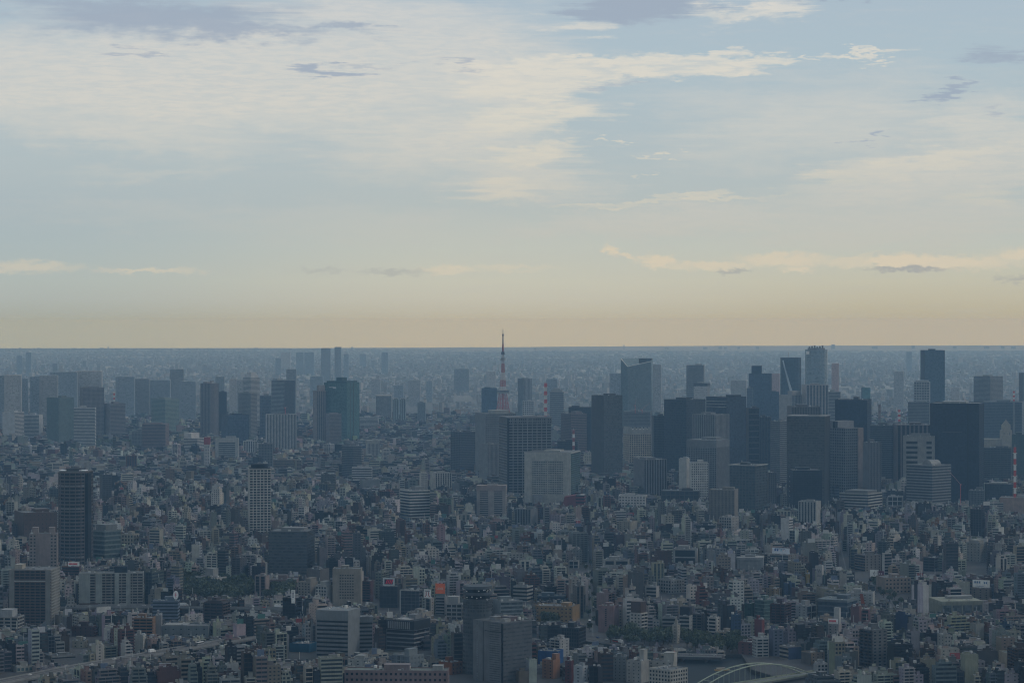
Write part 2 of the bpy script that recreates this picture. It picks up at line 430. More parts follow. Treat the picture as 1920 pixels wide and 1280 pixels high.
def parapet(mb, w, d, z, c, t=.5, hgt=1.1):
    z0 = z - .25
    mb.box(0, -d / 2 - t / 2 + .25, z0, w + 2 * t - .5, t, hgt, c)
    mb.box(0, d / 2 + t / 2 - .25, z0, w + 2 * t - .5, t, hgt, c)
    mb.box(-w / 2 - t / 2 + .25, 0, z0, t, d - .5, hgt - .03, c)
    mb.box(w / 2 + t / 2 - .25, 0, z0, t, d - .5, hgt - .03, c)


# ------------------------------------------------------------------ ground
def ground_material():
    m, gg, bs = new_mat('city_ground')
    geo = gg.n('ShaderNodeNewGeometry')
    n1 = gg.noise(geo.outputs['Position'], 0.0012, 5, 0.6)
    n2 = gg.noise(geo.outputs['Position'], 0.02, 4, 0.6)
    a = gg.mix(gg.mr(n2, 0.35, 0.65), (0.024, 0.026, 0.03), (0.048, 0.049, 0.05))
    b = gg.mix(gg.mr(n2, 0.4, 0.7), (0.018, 0.03, 0.018), (0.035, 0.045, 0.03))
    sp = gg.n('ShaderNodeSeparateXYZ'); gg.put(sp.inputs[0], geo.outputs['Position'])
    near = gg.mix(gg.mr(n1, 0.52, 0.62), a, b)
    hazed_suburb = gg.mix(gg.mr(n1, 0.50, 0.64), (0.23, 0.235, 0.225), (0.10, 0.12, 0.095))     # suburbs and woods of the far plain, lightened to put haze in the colour
    gg.put(bs.inputs['Base Color'], gg.mix(gg.mr(sp.outputs[1], 9000, 16000), near, hazed_suburb))
    bs.inputs['Roughness'].default_value = 0.85
    return m
M_GROUND = ground_material()
D_EDGE = 33600.0
def sheet_grid():
    xs = np.linspace(-9000, 9000, 91); ys = np.concatenate([[-1500], np.linspace(1000, 30000, 60), np.linspace(30300, D_EDGE, 14)])
    rng = np.random.default_rng(3)
    prof = np.interp(xs, np.linspace(-9000, 9000, 46), rng.uniform(-1, 1, 46)) * 1.2 + np.interp(xs, [-9000, -2500, 0, 2500, 9000], [0, 2, 14, 30, 38])
    V = []; F_ = []
    for j, y in enumerate(ys):
        k = max(0.0, (y - 30000) / (D_EDGE - 30000))
        for i, x in enumerate(xs): V.append((x, y, prof[i] * k))
    n = len(xs)
    for j in range(len(ys) - 1):
        for i in range(n - 1): F_.append((j * n + i, j * n + i + 1, (j + 1) * n + i + 1, (j + 1) * n + i))
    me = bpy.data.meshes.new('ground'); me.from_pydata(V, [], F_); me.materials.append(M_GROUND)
    o = bpy.data.objects.new('ground', me); col.objects.link(o)
    tag(o, kind='structure')
sheet_grid()


# ------------------------------------------------------------------ colours (real surface colours)
WHITE = (.62, .62, .60); CREAM = (.55, .50, .42); PALE = (.46, .47, .46); GREY = (.30, .31, .32); MID = (.20, .21, .22); DARK = (.09, .095, .10)
NAVY = (.025, .032, .05); BROWN = (.15, .10, .08); BRICK = (.22, .11, .08); PINK = (.38, .27, .25); TAN = (.34, .27, .19); MAUVE = (.23, .19, .19)
TEAL = (.05, .14, .14); GREEN = (.20, .27, .24); BLUE = (.04, .16, .40); ORANGE = (.55, .20, .07); RED = (.45, .05, .04); STEEL = (.24, .28, .32)
GL = (.018, .024, .032); GLT = (.035, .075, .078); GLB = (.03, .045, .07); BLK = (.006, .008, .012); ROOFC = (.18, .19, .195)

HEROES = []      # footprints and sight lines that the smaller buildings keep clear of
REFS = []        # things the labels of the small buildings can point to
def frame_of(xl, xc, xr, Y, depth=None, yaw=None):
    s = Y / F
    if xc is None:
        th = R(4 if yaw is None else yaw)
        w1 = (xr - xl) * s; w2 = depth if depth else max(14.0, w1 * .75)
        xc_ = xr
        if depth is None or True:
            w1 = max(4.0, (w1 - w2 * math.sin(abs(th))) / math.cos(th))
            xc_ = xl + w1 * math.cos(th) / s
    else:
        a, b = max(xc - xl, 1) * s, max(xr - xc, 1) * s
        th = math.atan2(b, a) if yaw is None else R(yaw)
        w1 = a / math.cos(th); w2 = b / math.sin(th); xc_ = xc
        if depth and b <= a: w2 = depth
        elif depth: w1 = depth
    phi = -math.atan((xc_ - CX) / F)
    yaw_ = -th + phi
    c, sn = math.cos(yaw_), math.sin(yaw_)
    cxw, cyw = (xc_ - CX) / F * Y, Y
    # the near corner is local (+w/2, -d/2)
    ox = cxw - (c * w1 / 2 - sn * (-w2 / 2)); oy = cyw - (sn * w1 / 2 + c * (-w2 / 2))
    return (ox, oy, yaw_, w1, w2)
def shed(root, name, x, y, z, w, d, h, c, m='wall'):
    mb = MB(); mb.box(x, y, z - .3, w, d, h, c, m); mb.box(x, y, z + h - .3, w + .5, d + .5, .35, tuple(min(1, v * 1.1) for v in c), 'roof')
    return mb.build(name, root)
def tank(root, x, y, z, r=1.6, h=2.6, c=(.5, .5, .48)):
    mb = MB(); mb.cyl(x, y, z - .3, z + .8, r * .6, DARK, 'metal', n=6); mb.cyl(x, y, z + .8, z + .8 + h, r, c, 'metal', n=10)
    return mb.build('water_tank', root)
def antenna(root, x, y, z, h, c=(.5, .5, .5), r=.35):
    mb = MB(); mb.bar((x, y, z - .5), (x, y, z + h), r, c); mb.bar((x - h * .06, y, z + h * .7), (x + h * .06, y, z + h * .7), r * .7, c)
    return mb.build('antenna', root)
def ac_units(root, rng, w, d, z, n=8):
    mb = MB()
    for _ in range(n):
        s = rng.uniform(1.2, 3.2)
        mb.box(rng.uniform(-.42, .42) * w, rng.uniform(-.42, .42) * d, z, s, rng.uniform(1.2, 3), rng.uniform(1.0, 2.4), rng.choice([MID, GREY, (.4, .41, .41), MID]), 'metal', 0)
    return mb.build('roof_machinery', root)
def B(name, label, ref, cat, xl, xc, xr, yt, yb, st, wc, gc=GL, yv=None, depth=None, yaw=None, tiers=(), sheds=None, over=None, roofc=None,
      group=None, extra=None, crown=None, shape=None, tanks=0, rng_s=None, par=True):
    """one hero building; xl, xc, xr, yt: outline in the photograph, yb: row of its foot (or distance in km when under 100)"""
    Y = gy(yb) if yb > 100 else yb * 1000.0
    ox, oy, yw, w, d = frame_of(xl, xc, xr, Y, depth, yaw)
    h = zpx(yt, Y)
    rng = random.Random(int(xl * 7 + yt * 13))
    lift = 1.0 if Y < 4500 else (1.25 if Y < 6700 else 1.7)      # lightens paint with distance: contrast against the haze, then haze in the colour
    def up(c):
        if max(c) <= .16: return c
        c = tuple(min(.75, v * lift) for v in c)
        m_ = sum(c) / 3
        return tuple(v * .5 + m_ * k * .5 for v, k in zip(c, (.95, 1.0, 1.03))) if Y > 6700 else c  # far towers mixed towards blue grey, haze put in the paint
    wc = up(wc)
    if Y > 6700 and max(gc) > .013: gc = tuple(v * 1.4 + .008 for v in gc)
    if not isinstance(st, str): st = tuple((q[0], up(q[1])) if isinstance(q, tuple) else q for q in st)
    root = empty(name, (ox, oy, 0), yw)
    tag(root, label, cat, group)
    if isinstance(st, str): st = (st, st, st, 'blank')
    elif len(st) == 2: st = (st[0], st[1], st[1], 'blank')
    zt = h
    wm, gm, rm = MB(), MB(), MB()
    if shape: shape(root, w, d, h, wm, gm, rm, wc, gc, st, over)
    else:
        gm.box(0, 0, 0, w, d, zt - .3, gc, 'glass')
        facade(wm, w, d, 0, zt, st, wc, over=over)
        if par: parapet(wm, w, d, zt, wc)
        rm.box(0, 0, zt - .3, w - .1, d - .1, .28, roofc or ROOFC, 'roof')
    z = zt
    for (fx0, fx1, fy0, fy1, ty) in tiers:
        hh = zpx(ty, Y) - z; tw, td = (fx1 - fx0) * w, (fy1 - fy0) * d; tx, tyy = ((fx0 + fx1) / 2 - .5) * w, ((fy0 + fy1) / 2 - .5) * d
        t = MB(); t.box(tx, tyy, z - .3, tw, td, hh, gc if 'glass' in st[0] else wc, 'wall'); t.box(tx, tyy, z + hh - .3, tw + .6, td + .6, .5, wc)
        t.build('upper_tier', root); z = z + hh
    if crown:      # darker or different top band standing proud of the facade
        ch, cc = crown
        c_ = MB(); c_.box(0, 0, zt - ch, w + 1.6, d + 1.6, ch + .8, cc); c_.build('crown_band', root)
    if not wm.empty(): wm.build('wall', root)
    if not gm.empty(): gm.build('glazing', root)
    if not rm.empty(): rm.build('roof', root)
    if sheds is None and not tiers:
        sheds = [(rng.uniform(-.2, .2), rng.uniform(-.1, .2), rng.uniform(.25, .5), rng.uniform(.3, .5), rng.uniform(3, 6))]
    for sd_ in (sheds or ()):
        fx, fy, fw, fd, sh = sd_[:5]
        shed(root, 'roof_shed', fx * w, fy * d, zt, fw * w, fd * d, sh, sd_[5] if len(sd_) > 5 else tuple(v * .9 for v in wc))
    for _ in range(tanks): tank(root, rng.uniform(-.35, .35) * w, rng.uniform(-.3, .3) * d, zt)
    if Y < 6500 and not tiers: ac_units(root, rng, w, d, zt, 7)
    if extra: extra(root, w, d, h)
    HEROES.append(dict(o=root, X=ox, Y=oy, yaw=yw, w=w, d=d, h=h, xl=xl, xr=xr, yt=yt, near=Y, yv=yv if yv else HY + H * F / Y))
    if ref: REFS.append((ref, (xl + xr) / 2, yt, HEROES[-1]['yv'], xr - xl, Y))
    return root
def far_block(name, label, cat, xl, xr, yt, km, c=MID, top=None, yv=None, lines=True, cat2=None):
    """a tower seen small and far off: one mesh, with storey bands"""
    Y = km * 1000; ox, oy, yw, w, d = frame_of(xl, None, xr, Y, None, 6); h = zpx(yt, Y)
    c = tuple(min(.7, v * 1.7 + .04) for v in c)  # far tower colours lightened, haze mixed into the paint
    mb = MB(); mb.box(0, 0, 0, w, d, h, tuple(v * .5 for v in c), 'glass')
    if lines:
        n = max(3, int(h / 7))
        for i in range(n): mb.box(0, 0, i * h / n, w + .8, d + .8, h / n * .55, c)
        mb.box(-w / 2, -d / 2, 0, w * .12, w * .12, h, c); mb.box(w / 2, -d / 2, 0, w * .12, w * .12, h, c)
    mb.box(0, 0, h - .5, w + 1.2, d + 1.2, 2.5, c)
    if top: mb.box(top[0] * w, 0, h, top[1] * w, d * .6, top[2] * km, c)
    o = mb.build(name, None, (ox, oy, 0), yw)
    tag(o, label, cat)
    HEROES.append(dict(o=o, X=ox, Y=oy, yaw=yw, w=w, d=d, h=h, xl=xl, xr=xr, yt=yt, near=Y, yv=yv or yt + 30))
    return o
def mast(name, label, px, y0, y1, km, r, c1=RED, c2=WHITE, n=9, cat='radio mast', lattice=True):
    """red and white banded mast; y0 top row, y1 bottom row in the photograph"""
    Y = km * 1000; X = (px - CX) / F * Y; zt, zb = zpx(y0, Y), zpx(y1, Y)
    root = empty(name, (X, Y, 0)); tag(root, label, cat)
    hh = (zt - zb) / n
    a, b = MB(), MB()
    for i in range(n):
        mb, c = MB(), (c1 if (n - 1 - i) % 2 == 0 else c2)
        z0 = zb + i * hh
        if lattice:
            for sx, sy in ((-1, -1), (1, -1), (1, 1), (-1, 1)): mb.bar((sx * r, sy * r, z0), (sx * r, sy * r, z0 + hh), r * .3, c)
            for s in (-1, 1):
                mb.bar((-r, s * r, z0), (r, s * r, z0 + hh / 2), r * .16, c); mb.bar((r, s * r, z0 + hh / 2), (-r, s * r, z0 + hh), r * .16, c)
            mb.box(0, 0, z0, r * 1.5, r * 1.5, hh, c, 'metal')
        else: mb.cyl(0, 0, z0, z0 + hh, r, c, 'metal', n=8)
        if i % 2: mb.box(0, 0, z0 + hh - .4, r * 4, r * 4, .6, c, 'metal')
        mb.build(('red' if c is c1 else 'white') + '_section', root)
    sp = MB(); sp.cyl(0, 0, zt, zt + hh * .5, r * .25, GREY, 'metal', n=6); sp.build('lightning_rod', root)
    if zb > 1:
        bm = MB(); bm.box(0, 0, 0, r * 2.6, r * 2.6, zb, GREY); bm.build('mast_base', root)
    return root
def crane(name, label, px, y0, y1, km, jib, c=RED):
    """luffing tower crane; jib = (dx, dy) of its tip from the mast head in photograph pixels"""
    Y = km * 1000; s = Y / F; X = (px - CX) * s; zt, zb = zpx(y0, Y), zpx(y1, Y)
    root = empty(name, (X, Y, 0)); tag(root, label, 'crane')
    a = MB(); r = .28 * s * 1.6
    for sx, sy in ((-1, -1), (1, -1), (1, 1), (-1, 1)): a.bar((sx * r, sy * r, zb), (sx * r, sy * r, zt), r * .35, c)
    n = max(3, int((zt - zb) / (r * 3)))
    for i in range(n):
        z0, z1 = zb + (zt - zb) * i / n, zb + (zt - zb) * (i + 1) / n
        a.bar((-r, -r, z0), (r, -r, z1), r * .22, c); a.bar((r, -r, z0), (-r, -r, z1), r * .22, c)
    a.build('mast', root)
    b = MB(); jx, jz = jib[0] * s, jib[1] * s
    for off in (-1, 1): b.bar((0, off * r * .7, zt), (jx, 0, zt + jz), r * .32, c)
    b.bar((0, 0, zt + r * 2), (jx, 0, zt + jz), r * .28, (.5, .5, .5)); b.build('jib', root)
    d = MB(); d.box(-math.copysign(1, jx) * r * 3.2, 0, zt - r, r * 6, r * 2.6, r * 2, c, 'metal'); d.build('counterweight', root)
    e = MB(); e.box(math.copysign(1, jx) * r * 1.5, -r, zt - r * 1.2, r * 1.8, r * 1.8, r * 2.2, WHITE, 'metal'); e.build('cab', root)
    return root

# ---------------- special shapes
def text_mesh(txt, size, c, parent, loc, name='lettering', depth=.15):
    """lettering facing local -y"""
    cu = bpy.data.curves.new(name, 'FONT'); cu.body = txt; cu.size = size; cu.extrude = depth; cu.align_x = 'CENTER'; cu.align_y = 'CENTER'
    t = bpy.data.objects.new(name + '_curve', cu); col.objects.link(t)
    bpy.context.view_layer.update()
    me = bpy.data.meshes.new_from_object(t.evaluated_get(bpy.context.evaluated_depsgraph_get()))
    bpy.data.objects.remove(t)
    me.materials.clear(); me.materials.append(M_METAL)
    a = me.attributes.new('Col', 'FLOAT_COLOR', 'FACE')
    a.data.foreach_set('color', np.tile(np.array((*c, 1.0), np.float32), len(me.polygons)))
    o = bpy.data.objects.new(name, me); col.objects.link(o); o.parent = parent
    o.location = loc; o.rotation_euler = (R(90), 0, 0)
    return o
def billboard(root, x, y, z, w, h, c, frame=None, legs=True):
    """upright board on a roof, facing local -y"""
    mb = MB(); mb.box(x, y, z, w, .5, h, c, 'metal'); o = mb.build('billboard', root)
    fr = MB()
    if frame:
        for a in (-1, 1): fr.box(x + a * (w / 2 + .5), y - .1, z - .5, 1.0, .8, h + 1.5, frame, 'metal')
        fr.box(x, y - .1, z + h, w, .8, 1.0, frame, 'metal'); fr.box(x, y - .1, z - .5, w, .8, .5, frame, 'metal')
    for a in (-.4, 0, .4): fr.bar((x + a * w, y + .6, z), (x + a * w, y + 3.5, z - 4), .2, GREY); fr.bar((x + a * w, y + .6, z + h * .8), (x + a * w, y + 3.5, z - 4), .18, GREY)
    fr.build('billboard_frame', root)
    return o
def ring_shape(pts, fins=0, top_drop=None):
    """plan polygon in fractions of w and d; a solid ring of wall at each storey"""
    def f(root, w, d, h, wm, gm, rm, wc, gc, st, over):
        P = [((x - .5) * w, (y - .5) * d) for x, y in pts]
        p = dict(ST[st[0]]); p.update(over or {})
        gm.prism(P, 0, h - .3, gc, 'glass')
        n = max(1, round(h / p['fh'])); fh = h / n
        def sc_(t): k1 = 1 + 2 * t / w; k2 = 1 + 2 * t / d; return [(x * k1, y * k2) for x, y in P]
        if p['hf'] > 0:
            for i in range(n + 1):
                a = max(0, i * fh - p['hf'] * fh / 2); b = min(h, i * fh + p['hf'] * fh / 2)
                wm.prism(sc_(p['tH']), a, b, wc)
        if p['vf'] > 0:
            Q = sc_(p['tV'])
            for i in range(len(Q)):
                q, r_ = Q[i], Q[(i + 1) % len(Q)]
                L = math.hypot(r_[0] - q[0], r_[1] - q[1]); nb = max(1, round(L / p['bw'])); yaw = math.atan2(r_[1] - q[1], r_[0] - q[0])
                for k in range(nb):
                    wm.box(q[0] + (r_[0] - q[0]) * (k + .5) / nb, q[1] + (r_[1] - q[1]) * (k + .5) / nb, 0, p['vf'] * L / nb, p['tV'], h - .1, wc, yaw=yaw)
        rm.prism(sc_(.6), h - .2, h + 1.0, tuple(v * .9 for v in wc), 'wall')
        rm.prism([(x * .95, y * .95) for x, y in P], h + 1.0, h + 1.05, ROOFC, 'roof')
    return f
def rpoly(n=16, squash=1.0): return [(.5 + .5 * math.cos(2 * math.pi * i / n), .5 + .5 * squash * math.sin(2 * math.pi * i / n)) for i in range(n)]
CHAMF = [(0, .25), (.25, 0), (.75, 0), (1, .25), (1, .75), (.75, 1), (.25, 1), (0, .75)]
BULGE = [(0, .35), (.08, .16), (.22, .05), (.4, 0), (.6, 0), (.78, .05), (.92, .16), (1, .35), (1, 1), (0, 1)]

def slanted_top(root, w, d, h, wm, gm, rm, wc, gc, st, over):
    P = [(-w / 2, -d / 2), (-w * .27, -d / 2 - d * .12), (w / 2, -d / 2), (w / 2, d / 2), (-w / 2, d / 2)]
    lo = h * .90
    T = [h, lo, h * .965, h, h]
    gm.prism(P, 0, h, gc, 'glass', top=T)
    for i in range(34):
        t = (i + .5) / 34; x = -w * .27 + t * (w * .77); y = -d / 2 - d * .12 * (1 - t); wm.box(x, y, 0, .9, .9, lo + (h * .965 - lo) * t - 1, wc)
    for i in range(8):
        t = (i + .5) / 8; x = -w / 2 + t * w * .23; y = -d / 2 - d * .12 * t; wm.box(x, y, 0, .8, .9, h + (lo - h) * t - 1, tuple(v * .7 for v in wc))
    e = MB(); A, B_, C_ = (-w / 2, -d / 2 - .5, h), (-w * .27, -d * .62 - .5, lo), (w / 2, -d / 2 - .5, h * .965)
    e.bar(A, B_, 1.3, WHITE); e.bar(B_, C_, 1.3, WHITE); e.build('roof_edge', root)
    f = MB(); f.box(w * .28, d * .1, h * .93, w * .4, d * .5, h * .07, DARK); f.build('roof_shed', root)
def portal(root, w, d, h, wm, gm, rm, wc, gc, st, over):
    """wide pale frame round a field of small dark windows, with a glazed end bay on the right"""
    gm.box(0, .6, 0, w - .6, d - 1.2, h - 1, gc, 'glass')
    fw = w
    wm.box(-w / 2 + fw * .08, -d / 2, 0, fw * .16, 2.2, h, wc); wm.box(w / 2 - fw * .075, -d / 2, 0, fw * .15, 2.2, h, wc)
    wm.box(0, -d / 2, h * .86, fw * .69, 2.2, h * .14, wc)
    wm.box(0, -d / 2 + .5, 0, fw * .69, .8, h * .2, tuple(v * .9 for v in wc)); 
    n = 15; z0, z1 = h * .2, h * .84
    for i in range(n + 1): wm.box(0, -d / 2 + .45, z0 + (z1 - z0) * i / n, fw * .69, .5, (z1 - z0) / n * .55, tuple(v * .93 for v in wc))
    for k in range(15): wm.box(-fw * .345 + fw * .69 * k / 14, -d / 2 + .42, z0, .9 if k % 7 else 3.0, .55, z1 - z0 + 3, tuple(v * .93 for v in wc))
    facade(wm, w, d, 0, h, (None, st[1], st[2], 'blank'), wc, faces=(1, 2, 3))
    wm.box(0, 0, h - .2, w + 1.5, d + 1.5, 2.0, wc); rm.box(0, 0, h + 1.8, w - 1, d - 1, .2, ROOFC, 'roof')
def frame_window(root, w, d, h, wm, gm, rm, wc, gc, st, over):
    """solid surround with a recessed field of storey bands"""
    gm.box(0, 1, 0, w, d - 2, h - .5, gc, 'glass')
    wm.box(-w / 2 + w * .07, -d / 2, 0, w * .14, 2.2, h, wc); wm.box(w / 2 - w * .07, -d / 2, 0, w * .14, 2.2, h, wc); wm.box(0, -d / 2, h * .84, w * .72, 2.2, h * .16, wc)
    n = max(4, int(h * .84 / 4.6))
    for i in range(n): wm.box(0, -d / 2 + .5, h * .84 * i / n, w * .72, .8, h * .84 / n * .45, wc)
    facade(wm, w, d, 0, h, (None, st[1], st[2], 'blank'), wc, faces=(1, 2, 3))
    rm.box(0, 0, h - .4, w + .6, d + .6, .7, tuple(v * .9 for v in wc), 'roof')

def heroes_far():
    T = 'far_tower'
    for r in [
     ('slender blue grey tower far off at the left edge', 0, 10, 705, 8.0, STEEL), ('pale ribbed tower with a darker cap at the left edge', 10, 41, 704, 8.0, PALE),
     ('narrow grey tower right of the pale ribbed tower', 42, 53, 711, 8.1, STEEL), ('blue grey tower, left of a ribbed pair in haze', 57, 75, 707, 8.2, STEEL),
     ('ribbed blue grey tower standing against the wide hazy slab', 76, 109, 705, 8.1, GREY), ('long hazy slab block with several stair heads', 97, 146, 698, 9.0, STEEL),
     ('broad pale slab block joined to the long hazy slab', 146, 192, 696, 9.1, PALE), ('twin dark flank of a hazy tower near the left', 219, 253, 707, 9.0, STEEL),
     ('low wide hazy tower right of the twin flank', 252, 281, 711, 9.2, MID), ('flat topped pale hazy block beside it', 281, 320, 713, 9.3, STEEL),
     ('tall ribbed hazy tower with dark top', 320, 345, 693, 10.0, MID), ('greenish stepped tower, hazy, behind the blue banded one', 338, 368, 716, 8.6, STEEL),
     ('flat grey tower behind the tall mauve tower', 405, 421, 707, 10.0, MID), ('slim pale tower among the hazy ones left of the stepped tower', 431, 444, 711, 9.5, PALE),
     ('pair partner slim pale tower with dark side', 445, 456, 713, 9.5, GREY), ('narrow tower behind the brown glass pair', 538, 556, 693, 10.0, MID),
     ('dark hazy tower near the horizon, left one of the tall two', 603, 620, 653, 15.0, MID), ('dark hazy tower touching the horizon, right one of the tall two', 628, 640, 651, 15.0, MID),
     ('shorter hazy tower just right of the tall two', 645, 654, 664, 16.0, STEEL), ('faint tower near the horizon, left of a close pair', 556, 569, 661, 17.0, STEEL),
     ('faint tower near the horizon, right of a close pair', 572, 589, 661, 17.0, STEEL), ('faintest pale tower left of the horizon pair', 528, 545, 661, 19.0, PALE),
     ('faint narrow tower leftmost of the horizon group', 517, 527, 672, 15.0, STEEL), ('lone hazy tower on the plain, right of the horizon group', 716, 728, 661, 17.0, STEEL),
     ('very faint stub tower right of the horizon group', 675, 687, 664, 20.0, STEEL), ('two crane hazy block far left of the red lattice tower', 853, 880, 692, 13.0, MID),
     ('pale tower above the twin arch towers', 740, 757, 723, 10.0, STEEL), ('tall pale ribbed hazy tower alone on the plain', 767, 789, 713, 11.0, GREY),
     ('hazy stub block on the plain by the ribbed tower', 697, 713, 711, 12.0, GREY), ('pale hazy block behind the teal tower', 583, 606, 706, 11.0, STEEL),
     ('small blue hazy block between the plain towers', 800, 811, 715, 11.5, STEEL), ('pale hazy tower seen left of the red lattice tower', 913, 930, 697, 11.5, PALE),
     ('hazy tower behind the slanted glass tower, left side', 1144, 1165, 701, 8.8, STEEL), ('hazy tower with stepped top right of the slanted glass tower', 1222, 1240, 684, 9.2, GREY),
     ('pale blue tower above the curved hazy tower', 1025, 1046, 711, 9.5, STEEL), ('pinkish slim tower between the dark diagonal tower and its left neighbour', 1446, 1462, 701, 9.5, PINK),
     ('pinkish slim tower right of the rounded twin top tower', 1560, 1573, 682, 10.0, PINK), ('narrow bluish tower on the plain at right', 1616, 1632, 727, 9.5, NAVY),
     ('hazy tower left of the tall dark right hand tower', 1677, 1695, 697, 10.5, GREY), ('faint slim tower near the right horizon', 1700, 1710, 660, 18.0, STEEL),
     ('blue green stump beside the small pale tower', 1618, 1632, 728, 8.9, TEAL), ('dark slab at the right edge of the hazy plain', 1911, 1920, 700, 7.8, DARK),
     ('faint twin tower at far left near the horizon', 32, 42, 667, 17.0, STEEL), ('taller faint twin tower at far left near the horizon', 49, 59, 661, 17.0, STEEL),
     ('faint low block cluster tower left of centre plain', 99, 108, 682, 14.0, STEEL), ('pale hazy tower by the tall ribbed tower', 111, 118, 685, 14.0, PALE),
     ('grey hazy tower over the right hand fields', 1372, 1400, 714, 9.5, GREY), ('pale slab in the haze under the right hand horizon', 1785, 1800, 727, 9.8, PALE)]:
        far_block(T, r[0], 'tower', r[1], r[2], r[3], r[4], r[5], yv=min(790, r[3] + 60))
heroes_far()

OFF, SKY, APT = 'office building', 'skyscraper', 'apartment building'
def heroes_left():
    B('office_tower', 'reddish grey tower with a small rooftop mast', None, SKY, 150, 155, 195, 727, 7.6, ('finw', 'grid'), MAUVE, GL, 800)
    B('office_tower', 'greenish dark ribbed tower in front of the long hazy slab', None, SKY, 88, 110, 138, 746, 7.3, ('fin', 'fin'), (.13, .19, .19), GLT, 805)
    B('office_tower', 'pale banded tower above a darker ribbed base', None, OFF, 139, None, 180, 765, 7.0, 'band', PALE, GL, 835)
    B('waterfront_block', 'pale slab block with wide ribs, left one by the water', None, OFF, 5, 28, 45, 773, 7.55, ('blank', 'band'), PALE, GL, 830)
    B('waterfront_block', 'white banded block, right one by the water', 'the waterfront blocks', OFF, 45, 73, 80, 778, 832, ('band', 'blank'), WHITE, GL, 832)
    B('office_tower', 'dark horizontally banded tower beside a pale blank flank', None, OFF, 193, 207, 235, 757, 7.6, ('blank', 'band'), MAUVE, GL, 815)
    mast('radio_mast', 'small red and white mast on the dark banded tower', 214, 737, 757, 7.65, 1.6, n=5)
    B('office_tower', 'blue green banded tower with a pale left wing', None, OFF, 284, 310, 336, 748, 7.9, ('band', 'band'), GREEN, GLT, 812)
    B('office_block', 'broad reddish brown banded block before the park trees', 'the reddish brown banded block', OFF, 267, 310, 317, 795, 852, ('band', 'grid'), (.26, .15, .13), GL, 852)
    B('office_block', 'dark low block left of the reddish brown banded block', None, OFF, 247, None, 267, 809, 848, 'grid', MID, GL, 848)
    B('office_tower', 'tall mauve grey tower with vertical bays and a jagged top', None, SKY, 376, 395, 410, 719, 7.7, ('finw', 'finw'), MAUVE, GL, 820, tiers=[(.1, .5, .2, .8, 716), (.7, .85, .3, .6, 714)])
    B('office_tower', 'dark tower pressed against the tall mauve grey tower', None, SKY, 410, None, 425, 735, 7.8, 'fin', DARK, GL, 780)
    B('office_tower', 'dark navy cube tower with a flat top, left of the striped block', None, SKY, 415, 428, 466, 778, 7.0, ('glass', 'glass'), NAVY, GLB, 830)
    B('office_tower', 'dark tower with a framed opening behind the striped block', None, SKY, 447, 470, 482, 737, 7.5, ('grid', 'band'), MID, GL, 790)
    B('office_tower', 'pale three tiered tower with stacked bands at its top', None, SKY, 456, 470, 487, 708, 8.5, ('band', 'band'), PALE, GL, 760, tiers=[(.1, .9, .1, .9, 703), (.25, .8, .2, .8, 698)])
    B('office_block', 'pale banded block with a sloping upper storey', None, OFF, 345, 370, 385, 822, 6.7, ('band', 'band'), PALE, GL, 850, tiers=[(0, .55, 0, 1, 812)])
    B('slim_tower', 'narrow white tower with small windows under a red top', 'the red topped white tower', OFF, 383, None, 394, 820, 6.3, 'punch', WHITE, GL, 880, depth=20, crown=(16, RED))
    B('framed_block', 'pale block with a broad frame round dark window bands', 'the framed pale block', OFF, 404, 447, 449, 822, 6.6, ('band', 'blank'), PALE, GL, 872, shape=frame_window, depth=25)
    B('office_block', 'short white block with upright fins beside the framed block', None, OFF, 455, 457, 482, 827, 6.75, ('blank', 'finw'), WHITE, GL, 858, depth=20)
    B('office_tower', 'tower with pale banded left wing and dark curved right column', None, SKY, 509, 533, 553, 713, 7.8, (('band', STEEL), ('glassh', DARK)), STEEL, GL, 775, tiers=[(0, .35, .1, .6, 710)])
    B('office_tower', 'dark blue tower behind the left of the striped block', None, SKY, 487, None, 509, 742, 7.4, 'glass', MID, GLB, 790)
    B('striped_tower', 'office block with bright white upright stripes over black glass', 'the white striped tower', OFF, 497, 500, 556, 777, 857, ('fin', 'fin'), (.72, .72, .70), BLK, 857, depth=30, over=dict(bw=3.9, vf=.45, tV=1.2, hf=0), sheds=[(-.1, 0, .2, .5, 3, GREY)])
    crane('tower_crane', 'small red crane on top of the white striped tower', 535, 764, 777, 6.85, (4, 1))
    B('slim_tower', 'narrow brown grey tower tight against the teal tower', None, SKY, 587, 594, 611, 733, 7.3, ('blank', 'finw'), (.24, .19, .17), GL, 830, tiers=[(.5, 1, .2, .9, 722)])
    def teal_extra(root, w, d, h):
        m = MB(); m.box(-w * .12, -d / 2 - .6, h * .93, w * .3, .9, 1.6, PALE, 'metal'); m.box(-w * .02, -d / 2 - .6, h * .915, w * .12, .9, 2.4, PALE, 'metal'); m.build('glass_canopy', root)
        v = MB()
        for k in range(2): v.box(w / 2 + .4, -d / 2 + d * (.28 + .25 * k), 0, .6, d * .04, h, DARK)
        v.build('dark_groove', root)
    B('teal_tower', 'tall teal glass tower with a stepped notched top', 'the teal glass tower', SKY, 607, 650, 674, 718, 7.3, ('glass', 'glass'), TEAL, GLT, 836,
      tiers=[(.07, .93, .1, .95, 714.5), (.38, .62, .3, .7, 708)], extra=teal_extra)
    B('office_tower', 'shorter mauve tower standing before the teal glass tower', None, OFF, 611, 618, 640, 776, 7.0, ('grid', 'gridf'), MAUVE, GL, 838, tiers=[(.2, .75, .2, .8, 774)])
    B('office_block', 'dark grey block with chamfered corners and a toothed top row', 'the dark toothed block', OFF, 636, 655, 684, 837, 5.9, ('band', 'grid'), (.15, .16, .17), GL, 908, shape=ring_shape(CHAMF, 1))
